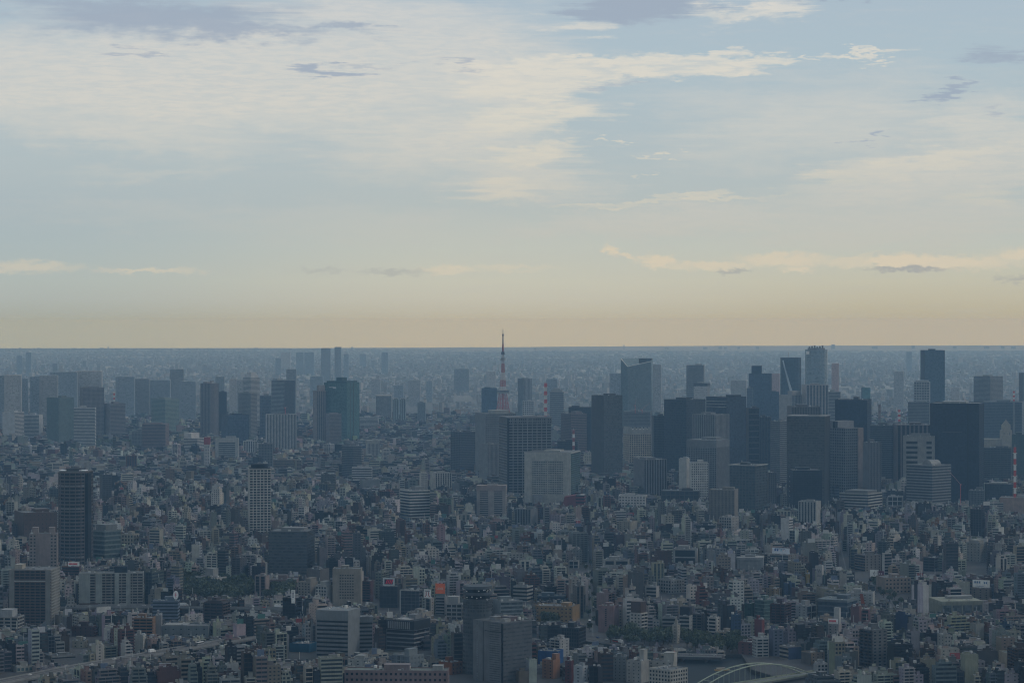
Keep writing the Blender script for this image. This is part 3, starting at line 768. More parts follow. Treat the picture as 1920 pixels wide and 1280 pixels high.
    B('framed_block', 'pale frame building filled with dark upright fins', None, OFF, 686, 689, 712, 826, 6.6, ('blank', 'fin'), PALE, GL, 866, crown=(7, PALE))
    B('striped_block', 'bright white and black banded block below the dark toothed block', 'the white and black banded block', OFF, 660, 697, 698, 877, 912, ('band', 'blank'), (.70, .70, .68), BLK, 915, depth=30, over=dict(fh=5.2, hf=.5))
    B('office_block', 'long pale banded block right of the teal glass tower', None, OFF, 675, None, 710, 783, 8.2, 'band', PALE, GL, 812)
    B('hotel_slab', 'hazy slab with a thin white roof edge', None, OFF, 705, None, 735, 741, 8.9, 'fin', GREY, GL, 785, sheds=[], crown=(3, WHITE))
    B('arch_tower', 'pale green tower with arched top, left of two', None, SKY, 737, None, 748, 749, 8.6, 'finw', (.33, .42, .40), GL, 793, sheds=[], extra=lambda root, w, d, h: arch_cap(root, w, d, h))
    B('arch_tower', 'pale green tower with arched top, right of two', None, SKY, 750, None, 761, 749, 8.6, 'finw', (.33, .42, .40), GL, 793, sheds=[], extra=lambda root, w, d, h: arch_cap(root, w, d, h))
    B('slim_tower', 'hazy slim tower right of the arched pair', None, SKY, 783, None, 798, 755, 8.7, 'fin', STEEL, GL, 795)
    B('office_tower', 'dark blue box tower left of the red lattice tower', None, SKY, 903, None, 932, 728, 8.6, 'glass', (.05, .09, .12), GLB, 775)
    B('office_block', 'dark banded block, corner on, left of the dotted tower', 'the dark banded corner block', OFF, 845, 863, 892, 810, 5.95, ('bandv', 'band'), (.13, .14, .16), GL, 893)
    B('dotted_tower', 'grey tower with a grid of small square windows and a finned crown', 'the dotted grey tower', SKY, 891, 911, 968, 776, 5.65, ('blank', 'punch'), (.22, .24, .26), GL, 832, over=dict(fh=4.6, bw=4.6, hf=.5, vf=.5), sheds=[(0, .1, .6, .5, 7, PALE)])
    B('office_block', 'ribbed grey block at the foot of the dotted tower', None, OFF, 898, 915, 937, 833, 5.5, ('blank', 'fin'), (.24, .26, .28), GL, 898)
    B('gridded_tower', 'big dark tower with a pale window grid and finned crown', 'the big dark gridded tower', SKY, 936, 953, 1034, 784, 5.2, ('bandv', 'grid'), (.27, .28, .29), BLK, 930, over=dict(fh=5.4, bw=10.0, hf=.32, vf=.16),
      extra=lambda root, w, d, h: crown_fins(root, w, d, h))
    B('portal_block', 'pale building shaped like a wide frame round small windows', 'the pale framed arch building', OFF, 983, 1070, 1088, 850, 948, ('band', ('glassh', (.12, .2, .2))), (.46, .46, .43), (.04, .06, .06), 948, shape=portal)
    B('office_block', 'banded block with dark bays and a pinkish toothed top storey', 'the pink topped banded block', OFF, 894, None, 950, 911, 968, 'bandv', (.38, .35, .33), GL, 972, depth=32, crown=(9, (.40, .33, .31)), over=dict(bw=22, vf=.42))
    B('banded_block', 'pale office block with bold white bands, corner on', 'the bold white banded block', OFF, 750, 768, 806, 920, 975, ('band', 'band'), (.52, .53, .52), BLK, 977, over=dict(fh=5.2), tiers=[], sheds=[(0, .1, .5, .4, 6, GREY)])
    B('office_block', 'pale block with a blank left half and white fins on the right', None, OFF, 807, 816, 847, 887, 5.35, ('blank', 'fin'), (.50, .50, .48), GL, 924, over=dict(bw=5.2))
    B('office_block', 'low white hall with a few upright slots', None, OFF, 728, None, 766, 876, 6.0, 'finw', WHITE, GL, 896, over=dict(bw=14, vf=.8))
    B('office_block', 'dark navy low block right of the white banded block', None, OFF, 708, None, 740, 889, 5.8, 'glass', NAVY, GLB, 908)
    B('office_block', 'grey square block beside the banded corner building', None, OFF, 675, 680, 712, 900, 5.6, ('blank', 'blank'), (.26, .27, .27), GL, 930)
    B('office_block', 'beige horizontally lined block below the white striped tower', None, OFF, 509, None, 553, 862, 6.3, 'gridf', TAN, GL, 892)
    B('office_block', 'dark grey tower left of the white gridded tower top', None, OFF, 485, None, 512, 832, 6.2, 'grid', MID, GL, 870)
    B('white_tower', 'slender white apartment tower with a dark round crown', 'the slender white gridded tower', APT, 465, 468, 508, 880, 4.15, ('grid', 'grid'), (.74, .73, .68), BLK, 1000, depth=33, over=dict(fh=4.2, bw=5.2, hf=.36, vf=.26), sheds=[],
      extra=lambda root, w, d, h: round_crown(root, w, d, h))
    B('dark_glass_block', 'large dark glass block with a near black right face', 'the large dark glass block', OFF, 504, 575, 590, 997, 3.66, (('band', (.13, .145, .155)), ('glass', (.02, .022, .028))), (.12, .13, .14), (.045, .055, .065), 1083, over=dict(fh=4.2, bw=5.5), par=True, sheds=[(0.05, .1, .6, .5, 4, GREY)])
    B('low_block', 'grey windowless block at the right foot of the large dark block', None, OFF, 575, 600, 617, 1068, 3.5, ('blank', 'blank'), (.19, .18, .17), GL, 1095)
    B('round_tower', 'tall dark brown tower with a curved front of balconies', 'the tall curved brown tower', APT, 106, 157, 170, 886, 3.85, ('balcw', 'balcw'), (.19, .175, .165), BLK, 1060, depth=50, over=dict(fh=5.0, bw=7, hf=.42, vf=.1), shape=ring_shape(BULGE), sheds=[],
      extra=lambda root, w, d, h: round_tower_top(root, w, d, h))
    B('office_block', 'dark building behind the right shoulder of the curved tower', None, OFF, 168, None, 200, 886, 5.6, 'glass', DARK, GL, 910)
    B('office_block', 'dark grey slab right of the curved brown tower', None, OFF, 187, 192, 209, 890, 4.7, ('blank', 'gridf'), (.13, .14, .15), GL, 932)
    B('brick_block', 'wide red brown building behind the pink slab', None, OFF, 27, 45, 106, 962, 4.2, ('blank', 'small'), BROWN, GL, 1010, over=dict(fh=7, hf=.8))
    def pinkx(root, w, d, h):
        s = MB()
        for x in (-.3, .3): s.box(x * w, 0, h, w * .22, d * .4, 9, (.42, .35, .32))
        s.build('roof_tower', root)
        b = MB(); b.box(0, -d / 2 - .5, 0, w * .56, .8, h + 1, (.40, .33, .31)); b.build('blank_panel', root)
    B('pink_slab', 'pinkish beige building with a blank centre and two roof towers', 'the pink slab with two roof towers', OFF, 56, None, 109, 1001, 3.72, 'punch', (.42, .36, .33), BLK, 1070, depth=25, sheds=[], extra=pinkx, over=dict(fh=4.5))
    B('glass_banded_block', 'green grey office block with thin bands, corner on', 'the green grey banded block', OFF, 170, 196, 226, 996, 3.95, ('band', 'band'), (.24, .30, .29), (.04, .06, .065), 1055, over=dict(fh=6.5, hf=.34), sheds=[(0, .05, .7, .7, 9, (.24, .26, .26))])
    B('cream_block', 'cream building with tall dark window slots', None, OFF, 228, 250, 262, 1002, 4.05, ('punch', 'punch'), (.52, .48, .38), BLK, 1026, over=dict(fh=6, bw=5, hf=.4))
    # foreground, left
    def apt1(root, w, d, h):
        m = MB(); m.box(0, -d / 2 - .9, h * .80, w * .76, 1.2, 1.4, WHITE); m.build('pale_band', root)
        for a in (-1, 1): e = MB(); e.box(a * w * .44, -d / 2 - .7, 0, w * .12, 1.6, h + .5, (.33, .33, .31)); e.build('end_pier', root)
    B('brown_apartments', 'broad brown apartment block with rows of balconies and pale ends', 'the broad brown apartment block', APT, 19, 95, 112, 1069, 3.08, (('balcw', (.17, .13, .115)), ('punch', (.42, .42, .39))), (.36, .35, .33), BLK, 1180, over=dict(fh=3.4, bw=6.0, hf=.40),
      sheds=[(-.36, 0, .18, .4, 5, CREAM)], extra=apt1)
    def apt2(root, w, d, h):
        for a, b in ((-.5, -.33), (-.24, -.14)): m = MB(); m.box((a + b) / 2 * w, -d / 2 - .9, h * .3, (b - a) * w, 1.8, h * .7 + .5, (.45, .49, .47)); m.build('blank_pier', root)
        for x in (.09, .27): m = MB(); m.box(x * w, -d / 2 - .9, 0, .07 * w, 1.8, h + .3, (.45, .49, .47)); m.build('blank_pier', root)
        k = MB(); k.box(.15 * w, 0, h, .2 * w, d * .7, 8, NAVY); k.build('roof_tower', root)
        b = MB(); b.box(-.35 * w, -d / 2 - 1.6, 0, .3 * w, 3.0, h * .3, BROWN); b.build('brown_base', root)
        u = MB(); u.box(.045 * w, -d / 2 - 1.0, 0, .012 * w, 1.9, h, NAVY); u.build('dark_groove', root)
    B('white_apartments', 'wide pale apartment block with many balcony rows and a dark roof box', 'the wide pale apartment block', APT, 150, 268, 273, 1074, 3.2, (('balcw', (.40, .39, .36)), ('punch', PALE)), (.44, .46, .44), (.03, .03, .035), 1150, over=dict(fh=3.3, bw=6.4, hf=.42), sheds=[], depth=22, extra=apt2)
    B('orange_apartments', 'orange brown apartment block with banded front and white party wall', 'the orange brown apartment block', APT, 251, 286, 292, 1159, 2.95, (('balc', (.36, .21, .12)), ('small', (.36, .21, .12))), (.36, .21, .12), BLK, 1198, over=dict(fh=3.6), depth=18)
    B('party_wall_block', 'thin pale slab beside the orange brown apartment block', None, APT, 292, None, 304, 1154, 2.98, 'blank', (.44, .42, .41), GL, 1200, depth=14)
    B('white_slab_block', 'blank white narrow building before the orange apartments', 'the blank white narrow building', OFF, 251, 268, 272, 1192, 2.84, ('blank', 'small'), (.62, .63, .60), GL, 1228, depth=14)
    def ovalx(root, w, d, h):
        m = MB(); m.box(w / 2 - 2, -d / 2 - 1, h, .6, .6, 3, GREY)
        a = [2 * math.pi * i / 20 for i in range(20)]
        def disc(r1, r2, y, c): m.poly([(w / 2 - 2 + r1 * math.cos(t), y, h + 7.5 + r2 * math.sin(t)) for t in a] + [(w / 2 - 2 + r1 * math.cos(t), y + .8, h + 7.5 + r2 * math.sin(t)) for t in a], [tuple(range(20))[::-1], tuple(range(20, 40))] + [(i, (i + 1) % 20, 20 + (i + 1) % 20, 20 + i) for i in range(20)], c, 'metal')
        disc(3.0, 5.0, -d / 2 - 1, (.7, .7, .7)); m.build('oval_sign', root)
        k = MB(); k.box(w / 2 - 2, -d / 2 - 1.1, h + 5.0, .6, .3, 5, (.5, .06, .12), 'metal'); k.box(w / 2 - 2, -d / 2 - 1.15, h + 7.4, 2.6, .3, .6, (.5, .06, .12), 'metal'); k.build('sign_emblem', root)
    B('blue_office', 'blue grey office with an upright oval sign on its roof', 'the blue office with the oval sign', OFF, 287, 333, 339, 1127, 3.1, ('band', 'band'), (.22, .28, .36), GL, 1168, over=dict(fh=3.6, hf=.5), depth=18, extra=ovalx)
    B('warehouse', 'long low blue grey warehouse with small square openings', 'the long blue grey warehouse', OFF, 304, 390, 398, 1174, 2.98, ('small', 'small'), (.27, .31, .33), GL, 1200, over=dict(fh=6, bw=9, hf=.8, vf=.8), depth=30, sheds=[(-.2, 0, .5, .8, 1.5, PALE)])
    B('brown_arched_block', 'dark brown apartment block with a rounded roofline', 'the dark brown rounded block', APT, 383, 417, 430, 1130, 3.1, (('balc', (.09, .07, .07)), ('balc', (.13, .09, .08))), (.10, .08, .08), BLK, 1168, over=dict(fh=3.4), tiers=[(.15, .9, .1, .9, 1126), (.35, .6, .2, .8, 1121)])
    B('white_grid_office', 'white building with big square black windows beside trees', 'the white building with big square windows', OFF, 363, 401, 434, 1084, 3.5, ('big', 'small'), (.62, .62, .60), BLK, 1105, over=dict(fh=8.5), depth=25, tanks=1, sheds=[(-.1, .3, .4, .4, 11, PALE)])
    B('grid_office', 'pale office with a square window grid at the left edge', None, OFF, -4, 33, 45, 1157, 3.0, ('grid', 'small'), (.45, .45, .43), BLK, 1185, over=dict(fh=4.2, bw=7, hf=.4, vf=.2), sheds=[(-.1, 0, .6, .8, 8, (.50, .52, .54))])
    B('teal_window_office', 'narrow building with a white side wall and teal windows', 'the narrow building with teal windows', OFF, 20, 31, 61, 1250, 2.68, ('blank', 'grid'), (.52, .54, .50), (.05, .10, .11), 1280, over=dict(fh=3.4, bw=4.4))
    B('banded_office', 'low pale banded office at the lower left', None, OFF, 84, 97, 141, 1231, 2.78, ('blank', 'band'), (.40, .42, .42), GL, 1252, over=dict(fh=3.6))
    B('cream_house_block', 'cream building with a blank front and stepped roof', None, APT, 136, 158, 165, 1202, 2.88, ('small', 'small'), (.55, .53, .44), GL, 1224, tanks=1)
    B('dark_red_block', 'dark red brown building left of the orange apartments', None, APT, 137, 175, 188, 1175, 2.98, ('small', 'balc'), (.10, .05, .05), BLK, 1208)
def arch_cap(root, w, d, h):
    m = MB(); n = 8
    for i in range(n):
        a, b = math.pi * i / n, math.pi * (i + 1) / n
        m.bar((-w / 2 * math.cos(a), -d / 2, h + w * .35 * math.sin(a)), (-w / 2 * math.cos(b), -d / 2, h + w * .35 * math.sin(b)), .8, PALE)
    m.box(0, 0, h, w * .7, d * .7, w * .25, GREY); m.build('arched_cap', root)
def crown_fins(root, w, d, h):
    m = MB()
    for f, L in ((0, w), (1, d)):
        n = max(4, int(L / 4.0))
        for i in range(n + 1):
            a = L * i / n
            if f == 0: m.box(-w / 2 + a, -d / 2 - .9, h - 9, 1.6, 1.2, 9, (.27, .28, .29))
            else: m.box(w / 2 + .9, -d / 2 + a, h - 9, 1.2, 1.6, 9, (.27, .28, .29))
    m.box(0, 0, h + .8, w + 3, d + 3, 1.2, (.2, .2, .21)); m.build('crown_band', root)
    k = MB(); k.box(w / 2 + .3, -d / 2 - .3, 0, 3.2, 3.2, h, BLK); k.build('corner_pier', root)
def round_crown(root, w, d, h):
    m = MB(); m.cyl(0, 0, h - .2, h + 8, w * .40, BLK, 'wall', n=20); m.box(0, 0, h + .9, w * .9, d * .9, 1.5, DARK); m.build('round_crown', root)
def round_tower_top(root, w, d, h):
    m = MB(); m.box(0, d * .1, h, w * .55, d * .5, 5, DARK); m.cyl(0, d * .1, h + 5, h + 8, w * .16, MID, 'wall', n=14); m.build('roof_machinery', root)
    p = MB()
    for a in (-1, 1): p.box(a * w * .36, -d * .1, h + 2, w * .24, d * .3, .8, (.75, .76, .78), 'metal')
    p.build('roof_canopy', root)
    for k in (.85, .6, .34, .08): b = MB(); b.prism([((x - .5) * w * 1.05, (y - .5) * d * 1.05) for x, y in BULGE], h * k, h * k + 1.8, (.33, .33, .33)); b.build('pale_band', root)
    s = MB(); s.box(w * .5, -d * .1, 0, 7, d * .35, h - 2, BLK); s.build('dark_recess', root)
heroes_left()

def heroes_right():
    B('slanted_tower', 'glass tower with a slanted V shaped roof edged in white', 'the slanted roof glass tower', SKY, 1164, None, 1224, 672, 8.0, 'fin', (.26, .31, .33), (.05, .08, .09), 770, shape=slanted_top, sheds=[], depth=60)
    B('tapered_tower', 'hazy tower with a tapered top right of the red lattice tower', None, SKY, 971, 982, 997, 710, 8.6, ('finw', 'finw'), STEEL, GL, 770, tiers=[(.3, .7, .2, .8, 708)])
    B('office_tower', 'pale gridded tower before the tapered tower', None, OFF, 980, None, 1002, 752, 8.1, 'grid', PALE, GL, 783, over=dict(fh=6, bw=6))
    B('dome_tower', 'hazy banded tower with a rounded shouldered top', None, SKY, 1031, None, 1058, 735, 8.1, 'band', (.30, .29, .28), GL, 790, tiers=[(.1, .9, .1, .9, 731), (.25, .75, .2, .8, 728)], over=dict(fh=6))
    mast('radio_mast', 'tall thick red and white banded mast near the lattice tower', 1023, 718, 786, 6.9, 3.2, n=9)
    mast('radio_mast', 'short red and white mast behind the pale framed arch building', 1075.5, 806, 850, 5.45, 1.9, n=6, c1=(.25, .06, .06))
    B('office_block', 'mauve banded block right of the big dark gridded tower', None, OFF, 1052, 1071, 1100, 776, 6.2, ('gridf', 'band'), (.22, .19, .20), GL, 850)
    B('office_block', 'dark block with one pale strip behind the mauve banded block', None, OFF, 1066, None, 1110, 764, 6.5, 'glass', DARK, GL, 780)
    B('office_block', 'dark low block at the foot of the mauve banded block', None, OFF, 1045, None, 1085, 827, 5.9, 'band', DARK, GL, 850)
    B('split_tower', 'tall dark tower with a plain left half and patchy glazed right half', 'the split faced dark tower', SKY, 1109, 1132, 1167, 742, 5.6, ('blank', 'glassh'), (.11, .115, .12), (.06, .075, .085), 888, over=dict(fh=5.2, hf=.4), par=True)
    B('crowned_block', 'cream building with a scalloped crown', 'the cream crowned building', OFF, 1169, 1180, 1221, 806, 6.05, ('grid', 'grid'), (.48, .43, .34), GL, 850, over=dict(fh=5, bw=5), crown=(9, PALE), sheds=[], extra=lambda root, w, d, h: scallops(root, w, d, h))
    B('office_tower', 'grey gridded block under two red cranes', None, OFF, 1169, None, 1222, 772, 6.8, 'gridf', MID, GL, 795)
    crane('tower_crane', 'upright red crane before the slanted glass tower', 1191, 760, 775, 6.75, (2, 14))
    crane('tower_crane', 'leaning red crane before the slanted glass tower, right one', 1204, 768, 775, 6.75, (14, 13))
    crane('tower_crane', 'small red crane far off left of the lattice tower', 712, 800, 815, 8.0, (3, 7))
    crane('tower_crane', 'small red crane far off, nearest the white canopy roof', 741, 802, 818, 8.0, (2, 6))
    B('dark_tower', 'dark tower with a lighter front bay left of the broad glass tower', None, SKY, 1222, 1226, 1247, 780, 5.75, ('blank', 'gridf'), (.13, .15, .16), GL, 860)
    B('dark_tower', 'broad dark glass tower with fine storey bands', 'the broad dark glass tower', SKY, 1245, 1287, 1323, 750, 5.65, ('band', 'glass'), (.075, .09, .10), (.03, .04, .055), 855, over=dict(fh=5, hf=.35))
    def linesx(root, w, d, h):
        m = MB()
        for f in (.955, .925, .895): m = MB(); m.box(-w * .0, -d / 2 - .5, h * f, w, 1.0, 1.2, (.5, .52, .54)); m.build('pale_band', root)
    B('dark_tower', 'dark navy tower with thin pale lines across its top left', 'the navy tower with pale lines', SKY, 1324, 1362, 1399, 745, 5.5, ('glass', 'glass'), (.04, .05, .065), GLB, 860, extra=linesx)
    B('ribbed_tower', 'tower with pale upright ribs and notches near its top', 'the pale ribbed tower', SKY, 1298, 1340, 1367, 778, 5.3, ('fin', 'fin'), (.27, .29, .31), GL, 825, over=dict(bw=4.4, tV=1.0))
    B('ribbed_tower', 'lower ribbed wing with a plain dotted left face', 'the lower ribbed wing', SKY, 1288, 1343, 1367, 826, 5.1, ('gridf', 'fin'), (.24, .26, .28), GL, 905, over=dict(bw=3.6), crown=(13, (.24, .26, .28)))
    B('banded_tower', 'dark side tower with bright horizontal lines', None, SKY, 1399, 1404, 1423, 765, 5.6, ('blank', 'band'), (.16, .155, .16), GL, 850, over=dict(fh=12, hf=.16))
    B('fin_tower', 'dark finned slab right of the bright lined side tower', None, SKY, 1422, None, 1446, 782, 5.65, 'fin', (.12, .13, .15), GLB, 852)
    B('finned_block', 'grey block with a plain left side and tall pale fins', 'the pale finned grey block', OFF, 1188, 1207, 1250, 862, 5.2, ('blank', 'finw'), (.22, .23, .25), BLK, 932, over=dict(tV=1.2))
    B('white_slab', 'white blank slab tower with one dark slot', 'the white slotted slab', OFF, 1273, 1287, 1293, 860, 5.02, ('blank', 'blank'), (.50, .52, .52), GL, 920)
    B('white_dotted_tower', 'white tower covered in small square windows', 'the white dotted tower', OFF, 1292, 1296, 1328, 868, 4.98, ('blank', 'punch'), (.60, .61, .58), BLK, 935, over=dict(fh=4.6, bw=4.2, hf=.55, vf=.5))
    B('brown_block', 'dark brown low block with upright piers on its front', None, OFF, 1240, None, 1313, 921, 4.95, 'big', (.10, .095, .09), GL, 943)
    B('tan_ribbed_block', 'tan ribbed block with a bright right edge', 'the tan ribbed block', OFF, 1330, 1377, 1384, 919, 4.6, ('fin', 'blank'), (.24, .22, .19), GL, 980, over=dict(bw=2.4, vf=.6))
    def rimx(root, w, d, h):
        m = MB()
        for s in (-1, 1): m.box(0, s * (d / 2 + .8), h + .8, w + 4, 1.6, 1.4, (.6, .61, .6)); m.box(s * (w / 2 + .8), 0, h + .85, 1.6, d + .4, 1.4, (.6, .61, .6))
        m.build('roof_edge', root); antenna(root, -w * .25, 0, h, 9, PALE, .5)
    B('rimmed_tower', 'dark glass tower with a white roof rim and pale gridded right face', 'the white rimmed dark tower', SKY, 1368, 1416, 1438, 874, 4.8, ('glass', 'grid'), (.10, .115, .12), (.03, .042, .05), 962, over=dict(fh=5.0, bw=6, hf=.34, vf=.3), extra=rimx)
    B('office_block', 'brown grey narrow block right of the white rimmed tower', None, OFF, 1437, 1441, 1456, 886, 4.95, ('blank', 'grid'), (.16, .155, .15), GL, 950)
    B('office_tower', 'hazy banded tower above the plain, narrow top', None, SKY, 1287, None, 1321, 685, 8.0, 'band', (.27, .29, .31), GL, 750, over=dict(fh=6))
    B('white_front_tower', 'hazy tower with a bright white banded front', None, SKY, 1301, 1326, 1331, 719, 7.5, (('band', (.62, .62, .58)), 'blank'), MID, MID, 750, over=dict(fh=5, hf=.6), crown=(7, DARK))
    B('stepped_dark_tower', 'dark blue stepped tower with one high and one low shoulder', 'the dark stepped tower', SKY, 1404, None, 1447, 701, 7.4, 'glass', (.06, .09, .11), GLB, 780, tiers=[(.12, .56, .1, .9, 686)])
    B('office_block', 'lower dark block left of the dark stepped tower', None, SKY, 1400, None, 1412, 728, 7.35, 'glass', MID, GLB, 790)
    B('office_tower', 'dark blue block right under the stepped tower', None, SKY, 1440, None, 1461, 735, 7.2, 'glass', (.08, .11, .13), GLB, 790)
    def diag(root, w, d, h):
        m = MB(); m.bar((-w * .36, -d / 2 - 1, h * .97), (w * .22, -d / 2 - 1, h * .40), 2.6, (.42, .47, .5)); m.bar((-w * .30, -d / 2 - 1, h * .9), (w * .33, -d / 2 - 1, h * .40), 2.6, (.42, .47, .5)); m.build('diagonal_fold', root)
        antenna(root, -w * .12, 0, h, 17, GREY, .9)
    B('diagonal_tower', 'dark curved tower crossed by one pale diagonal fold', 'the dark diagonal fold tower', SKY, 1463, None, 1502, 671, 7.9, 'glass', (.05, .075, .095), (.03, .045, .06), 742, shape=ring_shape([(0, .2), (.08, .05), (.25, 0), (.75, 0), (.92, .05), (1, .2), (1, 1), (0, 1)]), sheds=[], extra=diag)
    def mori(root, w, d, h):
        m = MB(); m.cyl(0, 0, h, h + 6, w * .40, GREY, 'wall', n=16)
        for k in range(6): m.box(-w * .3 + k * w * .12, -d * .2, h + 5, 5, 5, 5 + (k % 3) * 2, MID)
        m.build('roof_machinery', root)
        p = MB(); p.box(-w * .36, -d * .42, h - 14, w * .14, 5, 10, WHITE, 'metal'); p.build('pale_panel', root)
    B('rounded_twin_top_tower', 'tall bulky tower with rounded corners and cluttered top', 'the tall rounded tower', SKY, 1509, None, 1552, 656, 8.3, 'glassh', (.30, .34, .37), (.09, .12, .14), 745, shape=ring_shape([(0, .3), (.1, .1), (.3, 0), (.45, .04), (.55, .04), (.7, 0), (.9, .1), (1, .3), (1, .9), (.8, 1), (.2, 1), (0, .9)], 1), sheds=[], extra=mori, depth=55)
    B('pinkish_tower', 'pinkish ribbed tower below the tall rounded tower', None, SKY, 1503, 1512, 1553, 722, 6.9, ('blank', 'finw'), (.33, .28, .27), GL, 785, over=dict(bw=8))
    B('office_tower', 'pale finned tower right of the pinkish one', None, SKY, 1552, None, 1577, 735, 6.9, 'band', (.28, .29, .31), GL, 785)
    B('office_tower', 'pinkish block with a blank left front and dark slot', None, SKY, 1461, 1484, 1503, 741, 6.9, ('blank', 'finw'), (.29, .27, .26), GL, 790, tiers=[(.6, 1, .1, .9, 733)])
    B('office_tower', 'grey low crown block behind the brown dark tower', None, OFF, 1476, 1484, 1538, 763, 5.3, ('blank', 'fin'), (.17, .165, .165), GL, 785)
    B('pale_tower', 'pale grey tower with dark top slots, left of the brown dark tower', None, SKY, 1445, 1462, 1477, 790, 5.25, ('gridf', 'band'), (.27, .29, .30), GL, 885)
    def crowndark(root, w, d, h):
        m = MB(); m.box(0, 0, h + 1, w + 2.4, d + 2.4, 1.4, (.33, .33, .33)); m.box(0, -d / 2 - .4, h * .74, w, .6, 1.2, (.06, .06, .06)); m.build('roof_edge', root)
    B('brown_dark_tower', 'broad dark brown grey tower with a flat roof line', 'the broad brown grey tower', SKY, 1476, 1546, 1556, 782, 5.0, ('glass', 'finw'), (.125, .125, .118), (.045, .045, .045), 952, over=dict(fh=4.6, bw=3.6, hf=.24), extra=crowndark)
    def lit(root, w, d, h):
        m = MB()
        for i in range(5): m.box(-w * .18, -d / 2 - .3, h * (.45 + .1 * i), w * .14, .4, 1.6, PALE)
        m.build('pale_panel', root)
    B('black_block', 'black block with a column of small pale panels', None, OFF, 1478, 1487, 1541, 882, 4.72, ('glass', 'glass'), (.03, .035, .045), BLK, 955, extra=lambda root, w, d, h: lit(root, w, d, h))
    B('navy_tower', 'dark navy square tower with a flat top behind others', 'the navy square tower', SKY, 1566, 1626, 1634, 750, 5.6, ('glass', 'glass'), (.03, .04, .055), (.015, .022, .04), 800, sheds=[(.1, 0, .15, .3, 6, DARK)])
    def twinx(root, w, d, h):
        k = MB(); k.box(-w * .1, -d / 2 - .5, h, w * .12, 8, 12, NAVY); k.build('dark_groove', root)
        e = MB(); e.box(w / 2 + .6, d * .35, 0, 1.6, d * .3, h, (.32, .27, .25)); e.build('pink_edge', root)
    B('two_tone_tower', 'tower with pale gridded left wing and pinkish right edge', 'the two tone gridded tower', SKY, 1555, 1585, 1618, 803, 5.05, (('grid', (.28, .29, .31)), ('gridf', (.14, .16, .18))), (.28, .29, .31), GL, 940, over=dict(fh=5.2, bw=5), tiers=[(0, .48, .05, .95, 790), ], extra=twinx)
    B('mauve_slab', 'mauve ribbed slab right of the two tone tower', None, SKY, 1618, 1630, 1652, 830, 4.98, ('blank', 'fin'), (.18, .18, .19), GL, 935)
    B('banded_tower', 'dark banded tower behind the mauve slab', None, SKY, 1632, None, 1675, 798, 5.4, 'band', (.14, .16, .175), GL, 900)
    B('brown_fin_tower', 'brownish tower with upright piers and a pale rib', None, SKY, 1674, 1682, 1746, 797, 5.35, ('blank', 'finw'), (.17, .145, .14), BLK, 900, over=dict(bw=9))
    def slots(root, w, d, h):
        m = MB(); zt = h * .93
        for x, ww in ((-.22, .36), (.33, .17)):
            m.box(x * w, -d / 2 - .3, h * .3, ww * w, .8, zt - h * .3, BLK, 'glass')
            for i in range(9): m.box(x * w, -d / 2 - .75, h * .3 + (zt - h * .3) * i / 9, ww * w, .5, (zt - h * .3) / 9 * .45, (.38, .38, .37))
        m.build('window_column', root)
    B('slotted_tower', 'pale tower with two tall recessed window columns', 'the tower with two window columns', SKY, 1694, 1752, 1754, 818, 5.05, ('blank', 'blank'), (.30, .30, .29), GL, 880, extra=slots, depth=25, sheds=[(.05, 0, .6, .5, 5, GREY)])
    def curvroof(root, w, d, h):
        m = MB(); n = 10
        pts = [(-w * .1 + w * .36 * (1 - math.cos(math.pi * i / n)) / 2 * 1.0, h + 9 * math.sin(math.pi * i / n)) for i in range(n + 1)]
        v = [(x, -d * .2, z) for x, z in pts] + [(x, d * .3, z) for x, z in pts]
        m.poly(v, [(i, i + 1, n + 2 + i, n + 1 + i) for i in range(n)] + [tuple(range(n + 1)), tuple(range(n + 1, 2 * n + 2))], (.42, .43, .43), 'roof'); m.build('curved_roof', root)
    B('banded_corner_block', 'grey banded block, corner on, with a small curved roof', 'the grey banded block with curved roof', OFF, 1700, 1748, 1783, 873, 4.78, ('band', 'band'), (.23, .24, .25), GL, 942, over=dict(fh=5), sheds=[], extra=curvroof)
    def groove(root, w, d, h):
        m = MB(); m.box(w * .27, -d / 2 - .4, 0, 3, .8, h, BLK); m.box(-w * .05, -d / 2 - .4, h * .72, w * .4, .7, 1.2, (.10, .11, .13)); m.build('dark_groove', root)
    B('black_navy_tower', 'very broad near black navy tower dominating the right', 'the broad near black tower', SKY, 1745, 1836, 1845, 757, 5.05, ('glass', 'glass'), (.026, .032, .045), (.012, .018, .032), 945, extra=groove, sheds=[(-.05, .1, .5, .5, 3, PALE)])
    B('tall_dark_tower', 'tall dark blue tower alone above the right hand plain', 'the tall dark tower at right', SKY, 1726, 1734, 1771, 657, 7.7, ('blank', 'glass'), (.07, .09, .11), (.03, .05, .07), 755, tiers=[])
    B('pale_grid_tower', 'pale gridded tower below the tall dark tower', None, SKY, 1714, None, 1744, 716, 7.3, 'grid', (.30, .31, .32), GL, 755, over=dict(fh=7, bw=7), tiers=[(.1, .9, .1, .9, 713)])
    B('grey_tower', 'flat topped grey tower with one dark seam, far right', None, SKY, 1826, 1857, 1880, 706, 7.6, ('gridf', 'gridf'), (.24, .25, .26), GL, 755)
    B('pale_block', 'pale twin topped block over the brown finned tower', None, OFF, 1703, None, 1744, 754, 6.6, 'gridf', (.26, .28, .29), GL, 797)
    B('dark_block', 'dark wide block at the far right behind the domed hall', None, OFF, 1844, None, 1920, 754, 7.0, 'glassh', (.13, .15, .165), GL, 785)
    B('dark_block', 'dark low block right of the near black tower', None, OFF, 1845, None, 1898, 840, 5.45, 'bandv', (.13, .145, .155), GL, 900)
    B('green_block', 'dark green grey block cut by the right edge', None, OFF, 1898, None, 1935, 815, 5.6, 'grid', (.11, .15, .15), GLT, 900)
